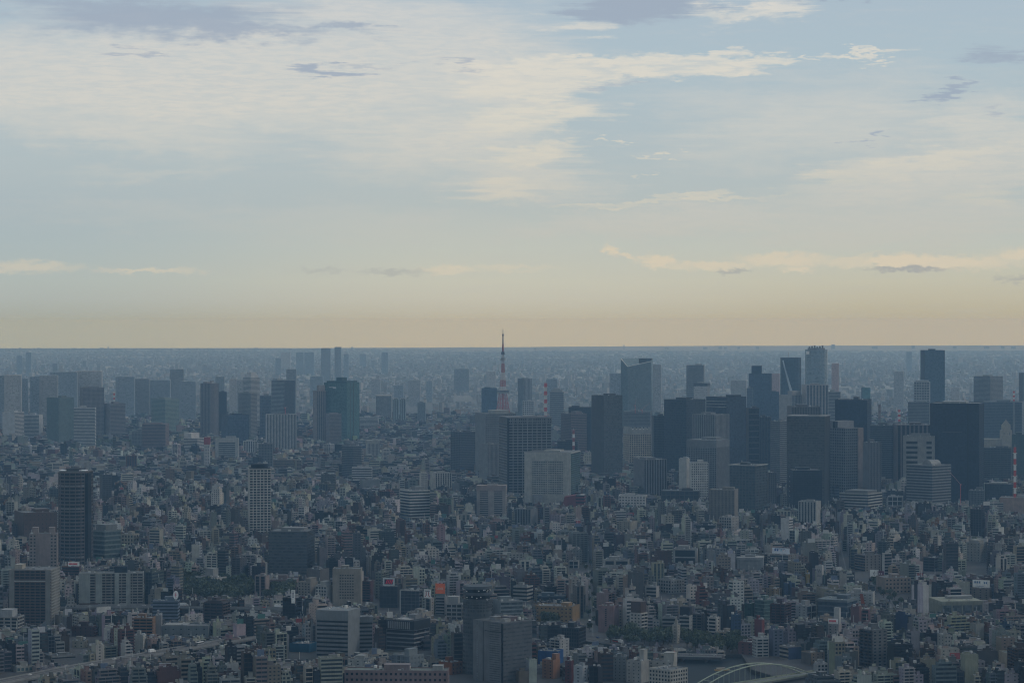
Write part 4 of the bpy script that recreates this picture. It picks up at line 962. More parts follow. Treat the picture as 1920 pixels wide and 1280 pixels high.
    B('dark_block', 'low dark block with pale roof under the right hand mast', None, OFF, 1847, None, 1900, 908, 4.95, 'glass', DARK, GL, 940, sheds=[(0, 0, .6, .5, 3, PALE)])
    B('pink_block', 'pinkish block under the red and white mast at right', None, OFF, 1876, None, 1935, 934, 4.6, 'blank', (.36, .28, .25), GL, 965, sheds=[(.2, 0, .3, .4, 5, PALE)])
    B('wide_banded_block', 'wide low block with pale storey bands before the brown grey tower', 'the wide low pale banded block', OFF, 1574, 1628, 1654, 926, 4.72, ('band', 'band'), (.40, .40, .38), BLK, 957, over=dict(fh=5.2, hf=.5), sheds=[(0, 0, .8, .7, 5, (.25, .26, .26))])
    B('slotted_block', 'pale block with narrow upright slots below the black block', None, OFF, 1497, 1530, 1539, 941, 4.6, ('finw', 'blank'), (.38, .39, .38), BLK, 985, over=dict(bw=5, vf=.55))
    B('white_panel_block', 'white block with dark square windows at left', None, OFF, 1665, None, 1693, 931, 4.85, 'big', WHITE, GL, 955, over=dict(fh=9))
    B('low_tower', 'pale block below the broad near black tower, right part', None, OFF, 1817, None, 1846, 920, 4.85, 'gridf', (.2, .22, .23), GL, 950)
    B('tan_block', 'white windowed block with pinkish side before the tan ribbed block', None, OFF, 1349, 1371, 1385, 970, 4.35, ('grid', 'small'), (.50, .49, .47), BLK, 997, over=dict(fh=4.4, bw=4.8))
    B('dark_block', 'dark square block below the white rimmed tower', None, OFF, 1305, None, 1342, 985, 4.3, 'glassh', (.06, .065, .075), BLK, 998)
    B('red_roof_block', 'dark red building with a slanted left side', 'the dark red slanted building', OFF, 1050, None, 1098, 928, 4.85, 'band', (.22, .05, .06), BLK, 952, shape=slant_block, sheds=[])
    B('white_low_block', 'white low building with dark window squares mid city', 'the white low block mid city', OFF, 1160, None, 1213, 930, 4.75, 'punch', (.62, .62, .60), BLK, 952, over=dict(fh=5, bw=5), depth=40)
    B('ribbed_pair_block', 'grey block with dark ribs in the middle below the arch building', None, OFF, 965, 995, 1012, 955, 4.6, ('finw', 'blank'), (.20, .215, .23), BLK, 988)
    B('cream_block', 'cream block with blank front, mid city', None, OFF, 1160, 1182, 1195, 978, 4.35, ('small', 'blank'), (.50, .48, .40), GL, 1000)
    crane('tower_crane', 'orange red crane with a long white jib before the near black tower', 1801, 908, 950, 4.7, (-24, 28), (.5, .10, .06))
    mast('radio_mast', 'tall red and white mast at the right edge with splayed legs', 1903, 838, 936, 4.62, 1.6, n=9)
    mast('lattice_mast', 'brown lattice mast among hazy blocks, right', 1649, 758, 786, 6.6, 2.2, c1=(.14, .10, .09), c2=(.20, .17, .15), n=5)
    mast('radio_mast', 'short red and white mast by the ribbed hazy roofs, right', 1686, 768, 790, 6.5, 2.2, n=5)
    mast('radio_mast', 'small red and white mast at the far right horizon blocks', 1901, 733, 752, 7.0, 1.8, n=5)

def slant_block(root, w, d, h, wm, gm, rm, wc, gc, st, over):
    wm.poly([(-w * .5, -d / 2, 0), (w * .15, -d / 2, 0), (w * .15, -d / 2, h), (-w * .32, -d / 2, h * .9), (-w * .5, d / 2, 0), (w * .15, d / 2, 0), (w * .15, d / 2, h), (-w * .32, d / 2, h * .9)],
            [(0, 1, 2, 3), (4, 7, 6, 5), (3, 2, 6, 7), (0, 3, 7, 4), (1, 5, 6, 2)], wc)
    gm.box(w * .32, 0, 0, w * .35, d - 1, h * 1.0, gc, 'glass')
    for i in range(6): wm.box(w * .325, 0, h * i / 6, w * .36, d, h / 6 * .5, wc)
def scallops(root, w, d, h):
    m = MB()
    for i in range(6): m.box(-w / 2 + w * (i + .5) / 6, -d / 2 + 2, h + .5, w / 6 * .6, 4, 6, PALE)
    for i in range(6): m.box(w / 2 - 2, -d / 2 + d * (i + .5) / 6, h + .5, 4, d / 6 * .55, 6, PALE)
    m.build('scalloped_crown', root)
heroes_right()

def lattice_tower():
    """red and white broadcasting tower with two decks"""
    Y = 8100.0; X = (943 - CX) / F * Y; Z = lambda y: zpx(y, Y)
    root = empty('lattice_tower', (X, Y, 0), R(20)); tag(root, 'tall red and white lattice tower with two decks and a needle antenna', 'tower')
    rad = lambda z: 2.6 + 27.0 * max(0, (260 - z) / 260.0) ** 2.1
    marks = [(616, 628), (628, 660)]
    secs = [(0, 135, RED, 'red_section'), (142, 162, RED, 'red_section'), (162, 190, WHITE, 'white_section'), (190, 225, RED, 'red_section'), (225, 250, WHITE, 'white_section')]
    zd1, zd2 = Z(734), Z(674)
    bounds = [0, zd1 - 4, Z(720), Z(705), Z(683), Z(664)]
    cols = [(.42, .06, .05), RED, (.42, .06, .05), WHITE, RED]
    cols = [(.42, .06, .05), (.62, .60, .60), (.42, .06, .05), (.62, .60, .60), (.42, .06, .05)]
    bounds = [0, zd1 + 4, Z(724), Z(712), Z(698), Z(681), Z(664)]
    cols = [(.30, .07, .06), (.42, .40, .40), (.30, .07, .06), (.42, .40, .40), (.30, .07, .06), (.42, .40, .40)]
    for (z0, z1, c) in zip(bounds[:-1], bounds[1:], cols):
        m = MB(); n = max(2, int((z1 - z0) / 12)); zs = np.linspace(z0, z1, n + 1)
        for a, b in zip(zs[:-1], zs[1:]):
            ra, rb = rad(a), rad(b); t = .6 + ra * .035
            P = [(-1, -1), (1, -1), (1, 1), (-1, 1)]
            for k in range(4):
                p, q = P[k], P[(k + 1) % 4]
                m.bar((p[0] * ra, p[1] * ra, a), (p[0] * rb, p[1] * rb, b), t, c)
                m.bar((p[0] * ra, p[1] * ra, a), (q[0] * rb, q[1] * rb, b), t * .55, c); m.bar((q[0] * ra, q[1] * ra, a), (p[0] * rb, p[1] * rb, b), t * .55, c)
                m.bar((p[0] * ra, p[1] * ra, a), (q[0] * ra, q[1] * ra, a), t * .6, c)
            m.bar((0, 0, a), (0, 0, b), min(2.6, ra * .30), c, n=6)
        m.build('red_section' if c[1] < .2 else 'white_section', root)
    m = MB(); m.box(0, 0, zd1 - 5, 27, 27, 10, (.6, .58, .56)); m.box(0, 0, zd1 - 3, 27.6, 27.6, 2.2, GL, 'glass'); m.box(0, 0, zd1 + 1, 27.6, 27.6, 2.2, GL, 'glass'); m.build('main_deck', root)
    m = MB(); m.cyl(0, 0, zd2 - 3, zd2 + 3, 7, (.55, .54, .53), r2=8, n=12); m.cyl(0, 0, zd2 + 3, zd2 + 5, 6, MID, n=12); m.build('upper_deck', root)
    m = MB(); m.cyl(0, 0, Z(664), Z(659), 6.0, DARK, r2=4.5, n=10); m.cyl(0, 0, Z(659), Z(645), 3.0, (.42, .06, .05), r2=2.5, n=8); m.cyl(0, 0, Z(645), Z(630), 2.4, (.45, .40, .40), r2=2.0, n=8)
    m.cyl(0, 0, Z(630), Z(626), 2.8, DARK, n=8); m.cyl(0, 0, Z(626), Z(616.5), 1.1, MID, r2=.6, n=6); m.build('antenna', root)
    m = MB(); m.box(0, 0, 0, 60, 60, 16, PALE); m.build('foot_building', root)
    HEROES.append(dict(o=root, X=X, Y=Y, yaw=0, w=70, d=70, h=150, xl=925, xr=960, yt=700, near=Y, yv=772))
lattice_tower()

def domed_hall():
    Y = 6700.0; X = (1886 - CX) / F * Y; Z = lambda y: zpx(y, Y)
    root = empty('parliament_hall', (X, Y, 0)); tag(root, 'pale stone hall with a stepped pyramid dome over its centre', 'building')
    c = (.50, .46, .38); m = MB(); m.box(0, 0, 0, 120, 40, Z(822), c); m.box(0, -21, 0, 30, 8, Z(815), c)
    for i in range(16): m.box(-56 + i * 7.4, -21, 6, 2.2, 2.2, Z(822) - 6, c)
    m.build('wall', root)
    t = MB(); t.box(0, 0, Z(822), 26, 26, Z(806) - Z(822), c); t.box(0, 0, Z(806), 20, 20, Z(798) - Z(806), c)
    for s in (-1, 1): t.box(s * 7, -13.2, Z(820), 2, 1.5, 14, MID)
    t.build('tower', root)
    p = MB(); z0 = Z(798)
    for k in range(5): p.box(0, 0, z0 + k * 2.6, 20 - k * 3.6, 20 - k * 3.6, 2.6, c)
    p.cyl(0, 0, z0 + 13, z0 + 16, 1.8, c, r2=.8, n=8); p.build('stepped_dome', root)
    HEROES.append(dict(o=root, X=X, Y=Y, yaw=0, w=130, d=60, h=60, xl=1845, xr=1920, yt=787, near=Y, yv=822))
domed_hall()

def sign_white(root, x, y, z, w, h, marks, base=(.68, .68, .66)):
    b = billboard(root, x, y, z, w, h, base)
    m = MB()
    for (fx, fz, fw, fh, c) in marks: m.box(x + fx * w, y - .45, z + fz * h, fw * w, .35, fh * h, c, 'metal')
    m.build('sign_marks', b)
    return b
def heroes_front():
    def tops(marks, w_f, hgt, fx=0, base=(.68, .68, .66), dz=1.5):
        return lambda root, w, d, h: sign_white(root, fx * w, -d * .3, h + dz, w_f * w, hgt, marks, base)
    B('cream_tower_block', 'cream tower with a grid of dark square windows and blank edges', 'the cream tower with square windows', OFF, 624, 676, 680, 1067, 3.3, (('blank'), ('blank')), (.43, .39, .33), BLK, 1140, depth=26, extra=lambda root, w, d, h: win_grid(root, w, d, h, 6, 9, -.27, .27, .17, .86))
    def wlow(root, w, d, h):
        m = MB(); m.box(.42 * w, -d / 2 - .4, 0, .16 * w + 22, .9, h - 6, (.46, .48, .48)); m.build('blank_pier', root)
    B('white_banded_office', 'large pale office with bold dark window bands and a solid pier', 'the large pale banded office', OFF, 594, 652, 674, 1146, 2.76, (('band', (.29, .32, .34)), ('blank', (.29, .32, .34))), (.29, .32, .34), BLK, 1232, over=dict(fh=4.2, hf=.55), crown=(9, (.29, .32, .34)), sheds=[], tanks=2)
    B('white_banded_wing', 'pale banded wing on the right of the large pale office', None, OFF, 672, 674, 698, 1157, 2.80, ('blank', 'band'), (.29, .32, .34), BLK, 1225, over=dict(fh=4.2, hf=.5), crown=(3, (.29, .32, .34)), sheds=[])
    def grill(root, w, d, h):
        m = MB()
        for i in range(12): m.box(-w * .42 + i * w * .07, -d / 2 - .9, h - 8, 1.1, 1.2, 7.4, (.42, .44, .46))
        m.box(0, -d * .1, h + .9, w * .5, d * .5, .6, (.6, .6, .6)); m.build('roof_grille', root)
    B('black_banded_office', 'black office with pale storey bands and a slatted top', 'the black office with pale bands', OFF, 725, 776, 805, 1165, 2.85, ('band', 'band'), (.34, .36, .38), (.012, .013, .018), 1240, over=dict(fh=4.6, hf=.34), crown=(9, (.03, .035, .04)), extra=grill)
    def redsign(root, w, d, h):
        b = billboard(root, 0, -d * .45, h + 1.5, 14.5, 9.4, (.42, .46, .48))
        m = MB(); m.box(0, -d * .45 - .4, h + 3.2, 10.4, .4, 6.2, (.02, .012, .03), 'metal'); m.build('sign_panel', b)
        s = MB(); y = -d * .45 - .75
        for k in range(4):
            x = -3.9 + k * 2.2
            s.poly([(x, y, h + 3.7), (x + 1.25, y, h + 3.7), (x + 3.1, y, h + 8.9), (x + 1.85, y, h + 8.9)], [(0, 1, 2, 3)], (.65, .02, .07), 'metal')
        s.build('sign_stripes', b)
    B('sign_office', 'dark office carrying a framed sign with red diagonal stripes', 'the red striped sign', OFF, 712, 745, 752, 1100, 3.28, ('glass', 'blank'), (.07, .08, .09), GL, 1158, extra=redsign, sheds=[])
    def whitel(root, w, d, h):
        m = MB(); m.box(-w / 2 - .2, -d / 2 - .4, 0, 1.2, 1.2, h + .5, (.62, .62, .6)); m.box(0, -d / 2 - .35, h - .4, w, .9, 1.4, (.62, .62, .6)); m.build('pale_edge', root)
    B('lined_office', 'dark office with thin pale lines and a white outlined left edge', 'the dark office outlined in white', OFF, 751, 786, 797, 1107, 3.2, ('glass', 'band'), (.16, .18, .2), (.02, .025, .035), 1158, over=dict(fh=4.4), extra=whitel)
    def tallsign(root, w, d, h):
        b = billboard(root, -w * .1, -d * .45, h + 1, 8.4, 10, (.62, .62, .62))
        m = MB(); y = -d * .45 - .45
        for s in (-1, 1):
            m.box(-w * .1 + s * 1.5, y, h + 3.4, .9, .35, 4.6, (.30, .07, .07), 'metal'); m.box(-w * .1 + s * 2.4, y, h + 2.4, 1.2, .35, 1.2, (.30, .07, .07), 'metal')
        m.box(-w * .1, y, h + 8.6, 6.0, .35, .9, (.08, .08, .1), 'metal'); m.build('sign_emblem', b)
    B('slim_office', 'slim pale office below a white sign with a dark red mark', 'the white sign with a dark red mark', OFF, 797, 808, 813, 1122, 3.15, (('finw', (.40, .40, .38)), 'small'), (.42, .40, .37), BLK, 1160, extra=tallsign, sheds=[])
    def orangesign(root, w, d, h):
        b = billboard(root, 0, -d * .45, h + 4, 11.6, 12.2, (.62, .12, .03))
        text_mesh('LIXIL', 3.9, (.62, .45, .36), b, (0, -d * .45 - .4, h + 10.0), 'sign_lettering')
        m = MB(); m.box(0, -d * .4, h, 11, 2, 4, (.2, .28, .28)); m.build('billboard_base', root)
    B('orange_sign_office', 'striped office under a square orange sign reading LIXIL', 'the orange sign', OFF, 817, 833, 837, 1119, 3.2, ('band', 'blank'), (.38, .40, .42), BLK, 1165, over=dict(fh=3.8, hf=.42), depth=16, extra=orangesign, sheds=[])
    B('window_office', 'pale office with wide dark window rectangles beside the orange sign office', None, OFF, 837, 866, 870, 1132, 3.1, ('grid', 'small'), (.44, .45, .45), BLK, 1168, over=dict(fh=4.4, bw=6.5, hf=.4, vf=.18), tiers=[(.05, .75, .1, .9, 1119)])
    B('ribbed_annex', 'low pale building with upright window slots', None, OFF, 764, 792, 808, 1149, 3.02, ('finw', 'blank'), (.43, .41, .37), BLK, 1163, over=dict(bw=3.4, vf=.4))
    B('tan_slim_block', 'slim tan block with tiny windows right of the black banded office', None, APT, 804, 806, 817, 1163, 2.92, ('small', 'small'), (.44, .36, .29), BLK, 1195, depth=14)
    # the big pair at bottom centre
    def cyltop(root, w, d, h):
        m = MB(); r = w * .5
        m.cyl(0, 0, h - .5, h + 5, r * .84, BLK, 'wall', n=28); m.cyl(0, 0, h + 5, h + 7.5, r * .98, (.12, .14, .16), 'wall', n=28); m.cyl(0, 0, h + 7.5, h + 11, r * .80, BLK, 'wall', n=28); m.cyl(0, 0, h + 11, h + 14, r * 1.0, (.13, .16, .18), 'wall', n=28)
        m.build('crown_band', root)
        s = MB(); rr = random.Random(5)
        for k in range(10):
            a = -math.pi / 2 + rr.uniform(-1.0, 1.0); z = h + (1.5 if k % 3 == 0 else 8.0) + rr.uniform(0, 2); q = r * .9
            s.box(q * math.cos(a), q * math.sin(a), z, 1.0, 1.0, .9, (.72, .72, .7), 'metal')
        s.build('roof_lamp_housing', root)
        for zz in (h - 4.5, h - 7.5, h - 32):
            b = MB(); b.cyl(0, 0, zz, zz + .7, r * 1.012, (.012, .014, .018), 'wall', n=28); b.build('dark_groove', root)
    B('round_glass_tower', 'dark cylindrical tower with a crown of small white housings', 'the dark round tower', OFF, 868, None, 923, 1126, 2.66, 'glass', (.13, .15, .165), (.05, .06, .068), 1400, depth=29, shape=ring_shape(rpoly(28), 1), over=dict(hf=.5, vf=.2, tH=.08, tV=.12), sheds=[], extra=cyltop, yaw=0)
    def slabx(root, w, d, h):
        n = 26
        g1 = MB()
        for i in range(n): g1.box(w * .24, -d / 2 - .35, i * h / n + 1.4, w * .34, .2, .35, (.02, .02, .025))
        g1.box(w * .2, -d / 2 - .36, h - 9, w * .6, .25, .6, (.015, .015, .02)); g1.build('dark_groove', root)
        p = MB()
        for i in range(n):
            p.box(-w * .36, -d / 2 - .3, i * h / n + 1.2, 1.0, .3, 1.0, (.15, .17, .18), 'glass')
        p.build('porthole', root)
        v = MB(); v.box(-w * .14, -d / 2 - .5, 0, .8, .8, h, (.14, .15, .16)); v.box(w / 2 + .1, -d / 2 - .3, 0, 1.2, 1.6, h - .4, BLK, 'glass'); v.build('seam', root)
    B('pale_slab_tower', 'tall pale panel tower in front of the dark round tower', 'the tall pale panel tower', OFF, 887, 942, 998, 1168, 2.60, (('blank', (.24, .26, .28)), ('band', (.15, .165, .185))), (.24, .26, .28), (.055, .065, .075), 1400, over=dict(fh=3.9, hf=.62, tH=.12), sheds=[(.15, .1, .3, .3, 4, (.2, .15, .16)), (-.2, 0, .2, .3, 3, GREY), (.3, -.2, .15, .2, 3, PALE)], tanks=1, extra=slabx)
    B('glass_office', 'pale office with wide glazed bands behind the round tower', 'the pale glazed band office', OFF, 924, 939, 980, 1128, 3.05, ('blank', 'band'), (.33, .38, .40), (.05, .065, .075), 1160, over=dict(fh=4.6, hf=.4))
    B('banded_office', 'white banded corner office right of the pale glazed office', 'the white banded corner office', OFF, 962, 988, 999, 1100, 3.35, ('band', 'band'), (.52, .53, .52), BLK, 1140, over=dict(fh=4.4, hf=.5))
    B('ochre_block', 'low wide ochre building with a row of square windows', 'the low ochre building', OFF, 1004, 1073, 1093, 1138, 3.12, ('small', 'blank'), (.40, .27, .13), BLK, 1172, over=dict(fh=5, bw=5, hf=.7, vf=.6), depth=30, sheds=[(.25, 0, .2, .5, 4, (.42, .27, .12))])
    B('dark_glass_office', 'blue dark low office behind the ochre building', None, OFF, 1008, None, 1062, 1118, 3.3, 'glassh', (.14, .2, .25), (.02, .03, .05), 1132, over=dict(fh=6))
    B('riverside_black_block', 'black block with tiled face beside the canal', 'the black canal side block', OFF, 1044, 1085, 1098, 1178, 2.86, ('gridf', 'gridf'), (.05, .055, .065), BLK, 1222)
    B('white_balcony_block', 'small white apartment block before the black canal side block', None, APT, 1032, 1050, 1067, 1199, 2.80, ('balc', 'small'), (.55, .56, .56), BLK, 1238, over=dict(fh=3.2))
    B('pink_block', 'plain dusty pink block with a thin column of windows', 'the dusty pink block', APT, 1122, 1150, 1160, 1137, 3.02, ('blank', 'blank'), (.34, .22, .22), GL, 1184, extra=lambda root, w, d, h: win_grid(root, w, d, h, 1, 9, -.04, .04, .2, .9, 1.8))
    B('pink_block', 'pale pink blank block behind the dusty pink one', None, APT, 1120, 1140, 1152, 1113, 3.18, ('blank', 'balc'), (.42, .31, .31), BLK, 1136)
    B('white_apartment', 'white apartment block with punched windows below a brown box', 'the white block below a brown box', APT, 1182, 1201, 1213, 1150, 2.98, ('punch', 'balc'), (.58, .58, .56), BLK, 1192, over=dict(fh=3.6), sheds=[(0, 0, .95, .9, 13, (.12, .08, .07))])
    B('dark_fin_block', 'dark building with storey bands left of the river bend', None, OFF, 1242, 1266, 1269, 1158, 2.98, ('band', 'small'), (.34, .36, .36), BLK, 1204)
    B('slender_block', 'slender cream building with one column of windows', 'the slender cream block by the river', APT, 1261, 1270, 1275, 1172, 2.92, ('small', 'small'), (.56, .54, .48), BLK, 1207, over=dict(bw=5))
    def darktop(root, w, d, h):
        m = MB(); m.box(0, 0, h, w, d * .7, 10, (.03, .035, .05)); m.build('dark_roof_box', root)
    B('banded_office', 'slim banded office with a black rooftop box near the river', 'the slim banded office with black top', OFF, 1274, 1292, 1298, 1155, 2.96, ('band', 'small'), (.40, .42, .42), BLK, 1206, over=dict(fh=4), sheds=[], extra=darktop)
    B('balcony_tower', 'white tower with wavy rows of balconies', 'the white wavy balcony tower', APT, 1329, 1343, 1351, 1158, 2.96, (('balc', WHITE), 'small'), (.60, .60, .57), BLK, 1210, over=dict(fh=3.6))
    B('dark_tile_block', 'dark grey tile apartment block between two pale ones', None, APT, 1297, 1316, 1322, 1152, 2.98, ('balcw', 'small'), (.12, .125, .14), BLK, 1207)
    B('tan_riverside_block', 'beige apartment block right on the river wall', 'the beige riverside block', APT, 1343, 1365, 1383, 1186, 2.90, ('balc', 'small'), (.46, .41, .33), BLK, 1219, over=dict(fh=3.3))
    B('brick_block', 'brick red block with a white roof, by the river', 'the brick red riverside block', APT, 1386, 1412, 1420, 1205, 2.82, ('small', 'balc'), (.20, .09, .08), BLK, 1240)
    B('brick_block', 'deep red narrow block standing above the riverside', None, OFF, 1415, 1428, 1433, 1162, 2.96, ('blank', 'blank'), (.24, .06, .06), BLK, 1200)
    B('white_balcony_block', 'white block with stepped corner balconies at the river corner', 'the white riverside balcony block', APT, 1413, 1419, 1441, 1197, 2.80, ('balc', 'balcw'), (.60, .62, .62), BLK, 1246, over=dict(fh=3.4))
    B('banded_office', 'pale banded narrow office with a blue side, lower right', 'the banded office with a blue side', OFF, 1462, 1478, 1502, 1213, 2.78, (('band', (.44, .42, .38)), ('blank', (.05, .09, .20))), (.40, .38, .35), BLK, 1258, over=dict(fh=3.8))
    B('tan_block', 'tan block with few windows right of the blue sided office', None, APT, 1503, 1521, 1546, 1224, 2.74, (('blank', (.16, .15, .14)), ('small', (.44, .35, .27))), (.40, .33, .27), BLK, 1262)
    B('white_small_office', 'small white office with rows of square windows, bottom right', None, OFF, 1526, 1533, 1552, 1245, 2.66, ('small', 'grid'), (.55, .58, .60), BLK, 1270, over=dict(fh=3.3, bw=3.4))
    B('corner_office', 'white corner office with square windows by the arch bridge', 'the white corner office at the bottom', OFF, 1217, 1257, 1288, 1257, 2.50, ('punch', 'punch'), (.56, .56, .52), BLK, 1400, over=dict(fh=3.8, bw=3.6, hf=.45, vf=.42), sheds=[], depth=26, par=True, roofc=(.22, .26, .29))
    B('stair_tower_block', 'white block with a tall stair tower behind the corner office', 'the white stair tower block', OFF, 1215, 1262, 1275, 1241, 2.62, ('small', 'blank'), (.56, .56, .53), BLK, 1300, sheds=[(.32, 0, .42, .8, 9, (.58, .58, .55))], depth=14)
    B('grey_hotel', 'grey block with small windows and pale rooftop drums', 'the grey block with rooftop drums', OFF, 1150, 1174, 1176, 1232, 2.62, ('small', 'blank'), (.28, .31, .32), BLK, 1300, over=dict(fh=3.4, bw=4.5), tanks=0)
    B('grey_hotel', 'pale block joined right of the grey block, with roof drums', None, OFF, 1175, 1202, 1216, 1240, 2.6, ('small', 'blank'), (.46, .46, .44), BLK, 1300, over=dict(fh=3.4, bw=4.5), sheds=[(.3, .2, .3, .5, 11, (.50, .50, .47))], tanks=3)
    B('netted_block', 'building wrapped in bright blue construction netting', 'the bright blue netted block', OFF, 1009, 1046, 1056, 1222, 2.74, ('blank', 'blank'), (.03, .13, .38), BLUE, 1250, sheds=[])
    B('orange_block', 'terracotta orange block before the blue netted block', 'the terracotta block', APT, 1017, 1037, 1050, 1238, 2.63, ('small', 'blank'), (.42, .22, .13), BLK, 1290, sheds=[(.3, .2, .4, .5, 6, (.42, .22, .13))])
    B('dark_red_block', 'dark red narrow block at the bottom, right of the terracotta block', None, APT, 1060, 1071, 1075, 1240, 2.6, ('small', 'blank'), (.15, .04, .04), BLK, 1290)
    B('white_blue_block', 'white blue tinted narrow block at the bottom', None, APT, 1076, 1092, 1102, 1250, 2.58, ('small', 'small'), (.50, .55, .60), BLK, 1290)
    B('black_block', 'black narrow block at the bottom edge', None, OFF, 1105, 1121, 1130, 1250, 2.58, ('glass', 'blank'), (.03, .03, .04), BLK, 1290)
    B('rust_block', 'rust orange block with windows at the bottom, left of the pale tower', 'the rust orange block', APT, 823, 847, 867, 1243, 2.66, (('blank', (.36, .13, .04)), ('small', (.27, .12, .06))), (.34, .13, .05), BLK, 1300, over=dict(fh=4, bw=5, hf=.5))
    B('pink_low_block', 'long pinkish low block with dark square windows at the bottom edge', 'the long pinkish block', OFF, 646, None, 842, 1258, 2.52, 'punch', (.34, .25, .25), BLK, 1300, depth=24, over=dict(fh=5, bw=4.6), tanks=3, roofc=(.2, .24, .2), sheds=[(.0, .1, .25, .5, 5, (.34, .27, .27)), (.4, .1, .1, .5, 4, PALE)])
    B('slanted_glass_block', 'grey building with a slanted window front', 'the slanted window front block', OFF, 735, 768, 795, 1230, 2.62, ('big', 'punch'), (.30, .35, .38), (.09, .11, .13), 1258, over=dict(fh=5, bw=6), tiers=[(.55, .8, .2, .8, 1218)])
    B('white_low_block', 'low white building with black square windows before the pale office', None, OFF, 652, 690, 704, 1237, 2.66, ('small', 'small'), (.58, .60, .58), BLK, 1256)
    B('netted_block', 'site wrapped in blue green sheeting beside the pale banded office', 'the blue green sheeted site', OFF, 543, 580, 596, 1208, 2.84, ('blank', 'blank'), (.02, .15, .27), BLUE, 1245, sheds=[])
    crane('tower_crane', 'small crane over the blue green sheeted site', 587, 1208, 1240, 2.86, (-8, 14), (.30, .10, .09))
    def vsign(root, w, d, h):
        b = billboard(root, w * .38, -d * .5 - .5, h - 5, 4.6, 15, (.66, .67, .66))
        m = MB()
        for k, ww in enumerate((1.4, 2.0, 1.4, 2.2, 1.8)): m.box(w * .38, -d * .5 - .95, h + 7.6 - k * 1.5, ww, .35, .8, (.03, .04, .08), 'metal')
        m.build('sign_marks', b)
    B('black_sign_block', 'black block with a tall white upright sign on its edge', 'the tall white upright sign', OFF, 530, 553, 566, 1122, 3.05, ('glass', 'glass'), (.03, .035, .045), BLK, 1165, extra=vsign, sheds=[])
    B('hotel_slab', 'dark red brown block with two white upright ribs', None, APT, 478, 498, 505, 1080, 3.4, ('finw', 'blank'), (.40, .33, .31), BLK, 1118, over=dict(bw=9, vf=.3))
    B('rose_block', 'broad rose brown office with small windows', 'the broad rose brown office', OFF, 507, 556, 560, 1087, 3.45, ('punch', 'blank'), (.30, .23, .22), BLK, 1112, over=dict(fh=4, bw=5))
    B('beige_step_block', 'beige office stepping up to the right by the park', None, OFF, 559, 582, 596, 1092, 3.35, ('punch', 'blank'), (.36, .34, .30), BLK, 1122, tiers=[(.55, .95, .1, .9, 1084)])
    B('white_studio', 'white stacked office left of the cream tower', None, OFF, 592, 612, 624, 1099, 3.3, ('grid', 'blank'), (.56, .57, .56), BLK, 1125, tiers=[(.4, .9, .1, .9, 1090)])
    B('brown_low_block', 'dark brown low block left of the black sign block', None, APT, 505, 526, 534, 1158, 2.98, ('small', 'small'), (.14, .09, .08), BLK, 1170)
    B('dark_brick_tower', 'narrow dark red building right of the cream tower', None, APT, 679, 694, 700, 1090, 3.35, ('balc', 'blank'), (.14, .07, .07), BLK, 1135)
    # right side
    B('dark_balcony_tower', 'tall apartment tower with a near black left face and grey right face', 'the tall two faced apartment tower', APT, 1613, 1636, 1663, 1182, 2.72, (('balc', (.10, .09, .085)), ('punch', (.20, .215, .22))), (.18, .19, .195), BLK, 1262, over=dict(fh=3.3, bw=5.5))  # left face coloured darker than the right, shade put in its paint
    B('columned_hall', 'long cream green hall with tall pale columns', 'the long columned hall', OFF, 1742, 1765, 1842, 1128, 3.12, ('blank', 'finw'), (.38, .40, .32), (.10, .12, .13), 1156, over=dict(bw=12, vf=.12, tV=1.6, hf=.1, fh=18), crown=(4, (.40, .42, .34)), roofc=(.18, .24, .23), sheds=[(-.1, .1, .25, .6, 4, PALE)])
    B('salmon_block', 'salmon beige office with punched windows and stepped left edge', 'the salmon beige office', OFF, 1643, 1660, 1707, 1084, 3.45, ('blank', 'punch'), (.42, .33, .26), BLK, 1130, over=dict(fh=4.4, bw=4.6))
    B('striped_corner_tower', 'corner tower with dark red striped face and pale windowed face', 'the dark striped corner tower', APT, 1603, 1622, 1652, 1041, 3.75, (('band', (.30, .27, .25)), ('small', (.32, .30, .28))), (.30, .28, .26), BLK, 1095, over=dict(fh=3.8, hf=.42))
    def logo(root, w, d, h):
        b = billboard(root, -.2 * w, -d * .3, h + 1.2, 12, 9.5, (.70, .70, .68))
        m = MB(); y = -d * .3 - .5
        m.bar((-.2 * w + 1.2, y, h + 8.6), (-.2 * w - 1.0, y, h + 6.4), .35, BLK); m.bar((-.2 * w - 1.0, y, h + 6.4), (-.2 * w + .4, y, h + 3.2), .35, BLK); m.bar((-.2 * w + 1.8, y, h + 7.2), (-.2 * w + .6, y, h + 6.0), .28, BLK)
        m.build('sign_emblem', b)
        b2 = billboard(root, .28 * w, -d * .3, h + .6, 9.5, 9, (.10, .02, .05)); m = MB()
        for i in range(2):
            for j in range(2): m.box(.28 * w - 1.4 + i * 2.8, y, h + 2.2 + j * 3.0, 1.5, .35, 1.5, (.6, .55, .55), 'metal')
        m.build('sign_marks', b2)
    B('logo_office', 'brown low office carrying a white sign beside a dark red sign', 'the white sign beside a dark red sign', OFF, 1630, 1655, 1664, 1084, 3.6, ('band', 'blank'), (.22, .16, .14), BLK, 1100, extra=logo, sheds=[])
    marks3 = [(-.35 + .13 * i, .55, .09, .28, (.10, .18, .30)) for i in range(3)] + [(.2 + .12 * i, .50, .08, .26, (.10, .18, .30)) for i in range(2)] + [(-.1, .15, .5, .06, (.10, .18, .30))]
    B('sign_roof_office', 'brown office under a wide white roof sign with blue marks', 'the wide white roof sign', OFF, 1822, 1855, 1862, 1104, 3.3, ('small', 'small'), (.28, .25, .22), BLK, 1130, sheds=[], extra=tops(marks3, .96, 9))
